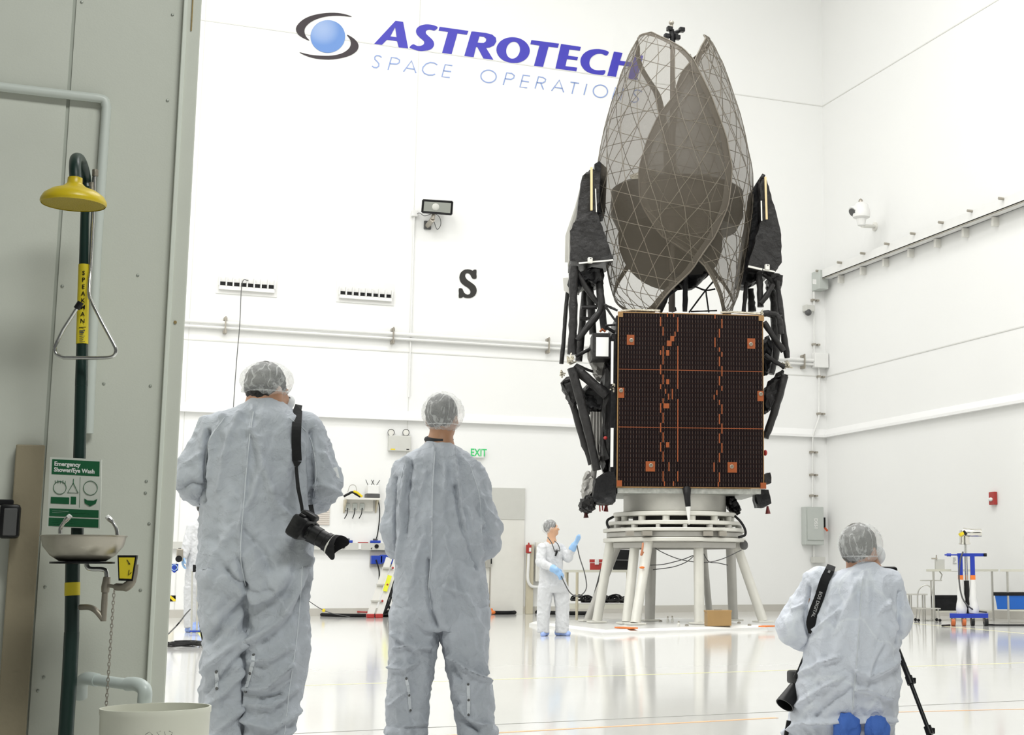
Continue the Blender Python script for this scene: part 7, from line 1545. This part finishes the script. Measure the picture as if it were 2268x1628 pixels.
M().beam(dd(2120, 1229), dd(2183, 1229), .05, .055).build('cross_bar', m_bl, lc); M().cyl(dd(2179, 1229, -.05), dd(2185, 1229, -.05), .03, seg=12).build('bar_end', m_black, lc)
m = M(); m.cyl(dd(2092, 1229), dd(2124, 1229), .012, seg=8); m.cyl(dd(2097, 1229), dd(2106, 1229), .028, seg=8); m.build('side_handle', m_bl, lc)
q = flo(2141, .02); m = M(); m.cyl(q+Vector((0, 0, z1+.02)), Vector((q.x, q.y, dd(2141, 1300).z)), .035, seg=12); m.cyl(Vector((q.x, q.y, dd(2141, 1340).z)), Vector((q.x, q.y, dd(2141, 1286).z)), .045, seg=12); m.build('hydraulic_cylinder', m_black, lc, 60)
m = M(); m.cyl(Vector((q.x, q.y, dd(2141, 1288).z)), Vector((q.x, q.y, dd(2141, 1205).z)), .026, seg=12); m.build('lift_rod', m_chrome, lc, 60)
m_mir = mat('polished_steel', (.72, .70, .65), .12, .95)
zA, zB_, zC_ = dd(2139, 1206).z, dd(2139, 1190).z, dd(2139, 1175).z; q = flo(2139, -.02)
m = M(); m.tube([Vector((q.x, q.y, zA)), Vector((q.x, q.y, zB_)), Vector((q.x, q.y, zC_))], [.085, .085, .085], 22); m.tube([Vector((q.x, q.y, zA)), Vector((q.x, q.y, zA+.03))], [.10, .10], 22); m.build('elbow_pipe', m_mir, lc, 60)
m = M(); m.tube([dd(2134, 1179, -.05), dd(2150, 1180, -.1), dd(2173, 1180, -.1)], [.08, .072, .072], 22); m.build('side_pipe', m_mir, lc, 60); m = M(); m.cyl(dd(2132, 1186, -.13), dd(2129, 1180, -.12), .05, .06, 14); m.build('yellow_cap', m_yellow, lc, 50); M().cyl(dd(2140, 1185, -.16), dd(2134, 1175, -.15), .025, seg=10).build('clamp_band', m_black, lc)
m = M(); m.tube(bez([dd(2133, 1222, -.08), dd(2127, 1240, -.1), dd(2124, 1280, -.12), dd(2130, 1320, -.14), dd(2142, 1340, -.12), dd(2160, 1352, -.05), dd(2185, 1356, .1)], 5), .014, 8); m.build('hose', m_dark, lc, 60)
m = M(); pts = [flo(2186, .1), flo(2200, -.05), flo(2235, -.1), flo(2290, -.1)]; m.tube(bez([p+Vector((0, 0, .015)) for p in pts], 5), .014, 6); m.build('floor_cable', m_black, None, 60, tl='black cord on the floor right of the blue cart', cat='cord')
m = M(); pts = [flo(2102, -.1), flo(2092, -.25), flo(2084, -.3)]; m.tube([p+Vector((0, 0, .015)) for p in pts], .014, 6); m.build('floor_cable', m_black, None, 60, tl='short black cord on the floor left of the blue cart', cat='cord')
# ================================================================ bench behind the stand
D1 = 29.5
bn = thing('bench', 'pale steel framed bench behind the stand with a lower shelf of cables', 'bench', flo(1330)); z1 = dd(1320, 1262).z
xs = (1247, 1408)
M().hexa([flo(x, d)+Vector((0, 0, z)) for z in (z1-.05, z1) for x, d in ((xs[0], 0), (xs[1], 0), (xs[1], .7), (xs[0], .7))]).build('bench_top', m_tabl, bn)
z2 = dd(1320, 1338).z; M().hexa([flo(x, d)+Vector((0, 0, z)) for z in (z2-.09, z2) for x, d in ((xs[0]+5, 0), (xs[1]-5, 0), (xs[1]-5, .7), (xs[0]+5, .7))]).build('shelf', m_tabl, bn)
for px, d in ((1253, .03), (1278, .0), (1390, .03), (1256, .66), (1400, .66)): q = flo(px, d); M().cyl(q, q+Vector((0, 0, z1-.05)), .028, seg=10).build('leg', m_tan, bn)
tb = thing('toolbox', 'dark red toolbox with white latch on the bench behind the stand', 'toolbox', dd(1320, 1261)); x0, x1 = 1305, 1334; zt0 = dd(1320, 1239, .1).z; zm = dd(1320, 1247, .1).z
M().hexa([flo(x, d)+Vector((0, 0, z)) for z in (z1+.001, zm) for x, d in ((x0+1, .1), (x1, .1), (x1, .4), (x0+1, .4))]).build('case', m_red, tb); l_ = M().hexa([flo(x, d)+Vector((0, 0, z)) for z in (zm+.012, zt0) for x, d in ((x0, .09), (x1+1, .09), (x1+1, .41), (x0, .41))]).build('lid', m_red, tb)
M().hexa([flo(x, d)+Vector((0, 0, z)) for z in (zm, zm+.012) for x, d in ((x0, .095), (x1, .095), (x1, .4), (x0, .4))]).build('seam_band', m_white, tb)
c = dd(1322, 1245, .08); M().rbox(c-Vector((.04, .02, .05)), c+Vector((.04, .02, .05)), .01).build('latch', m_white, tb)
bc_ = thing('equipment_case', 'black padded equipment case on the bench between the stand legs', 'case', dd(1377, 1261)); M().hexa([flo(1357, .1)+Vector((0, 0, z1+.001)), flo(1399, .1)+Vector((0, 0, z1+.001)), flo(1399, .5)+Vector((0, 0, z1+.001)), flo(1357, .5)+Vector((0, 0, z1+.001)), flo(1362, .15)+Vector((0, 0, dd(1370, 1216).z)), flo(1398, .15)+Vector((0, 0, dd(1370, 1218).z)), flo(1398, .5)+Vector((0, 0, dd(1370, 1218).z)), flo(1362, .5)+Vector((0, 0, dd(1370, 1216).z))]).build('case', m_blackm, bc_)
m = M(); m.beam(dd(1360, 1240, .08), dd(1399, 1241, .08), .02, .02); m.build('strap', m_dark, bc_)
for lab, x0, x1, n in (('tangled heap of black cables on the bench shelf, left of the front leg', 1272, 1345, 16), ('black cable heap on the bench shelf, seen between the stand legs', 1352, 1385, 12)):
    m = M()
    for k in range(n):
        cx = random.uniform(x0, x1); q = flo(cx, random.uniform(.1, .5)); r_ = random.uniform(.08, .16); tl_ = random.uniform(-.5, .5); zz_ = z2+.03+random.uniform(0, .05)
        pts = [q+RGT*r_*math.cos(t)+FWD*r_*.8*math.sin(t)+Vector((0, 0, zz_+r_*.7*max(0, math.sin(t+tl_)))) for t in np.linspace(0, 2*PI, 15)[:-1]]; m.tube(pts, .017, 6, closed=True)
    m.build('cable_heap', m_black, None, 60, tl=lab, cat='cables', kind='stuff')
q = flo(1235, -.2); m = M(); m.tube(bez([dd(1332, 1262, -.3), dd(1325, 1290, -.8), dd(1312, 1335, -1.4), dd(1300, 1360, -2.2), ground(1296, 1377)+Vector((0, 0, .09))], 6), .028, 8); m.build('thick_cable', m_black, None, 60, tl='thick black cable slanting down from the bench past the left stand leg', cat='cable')
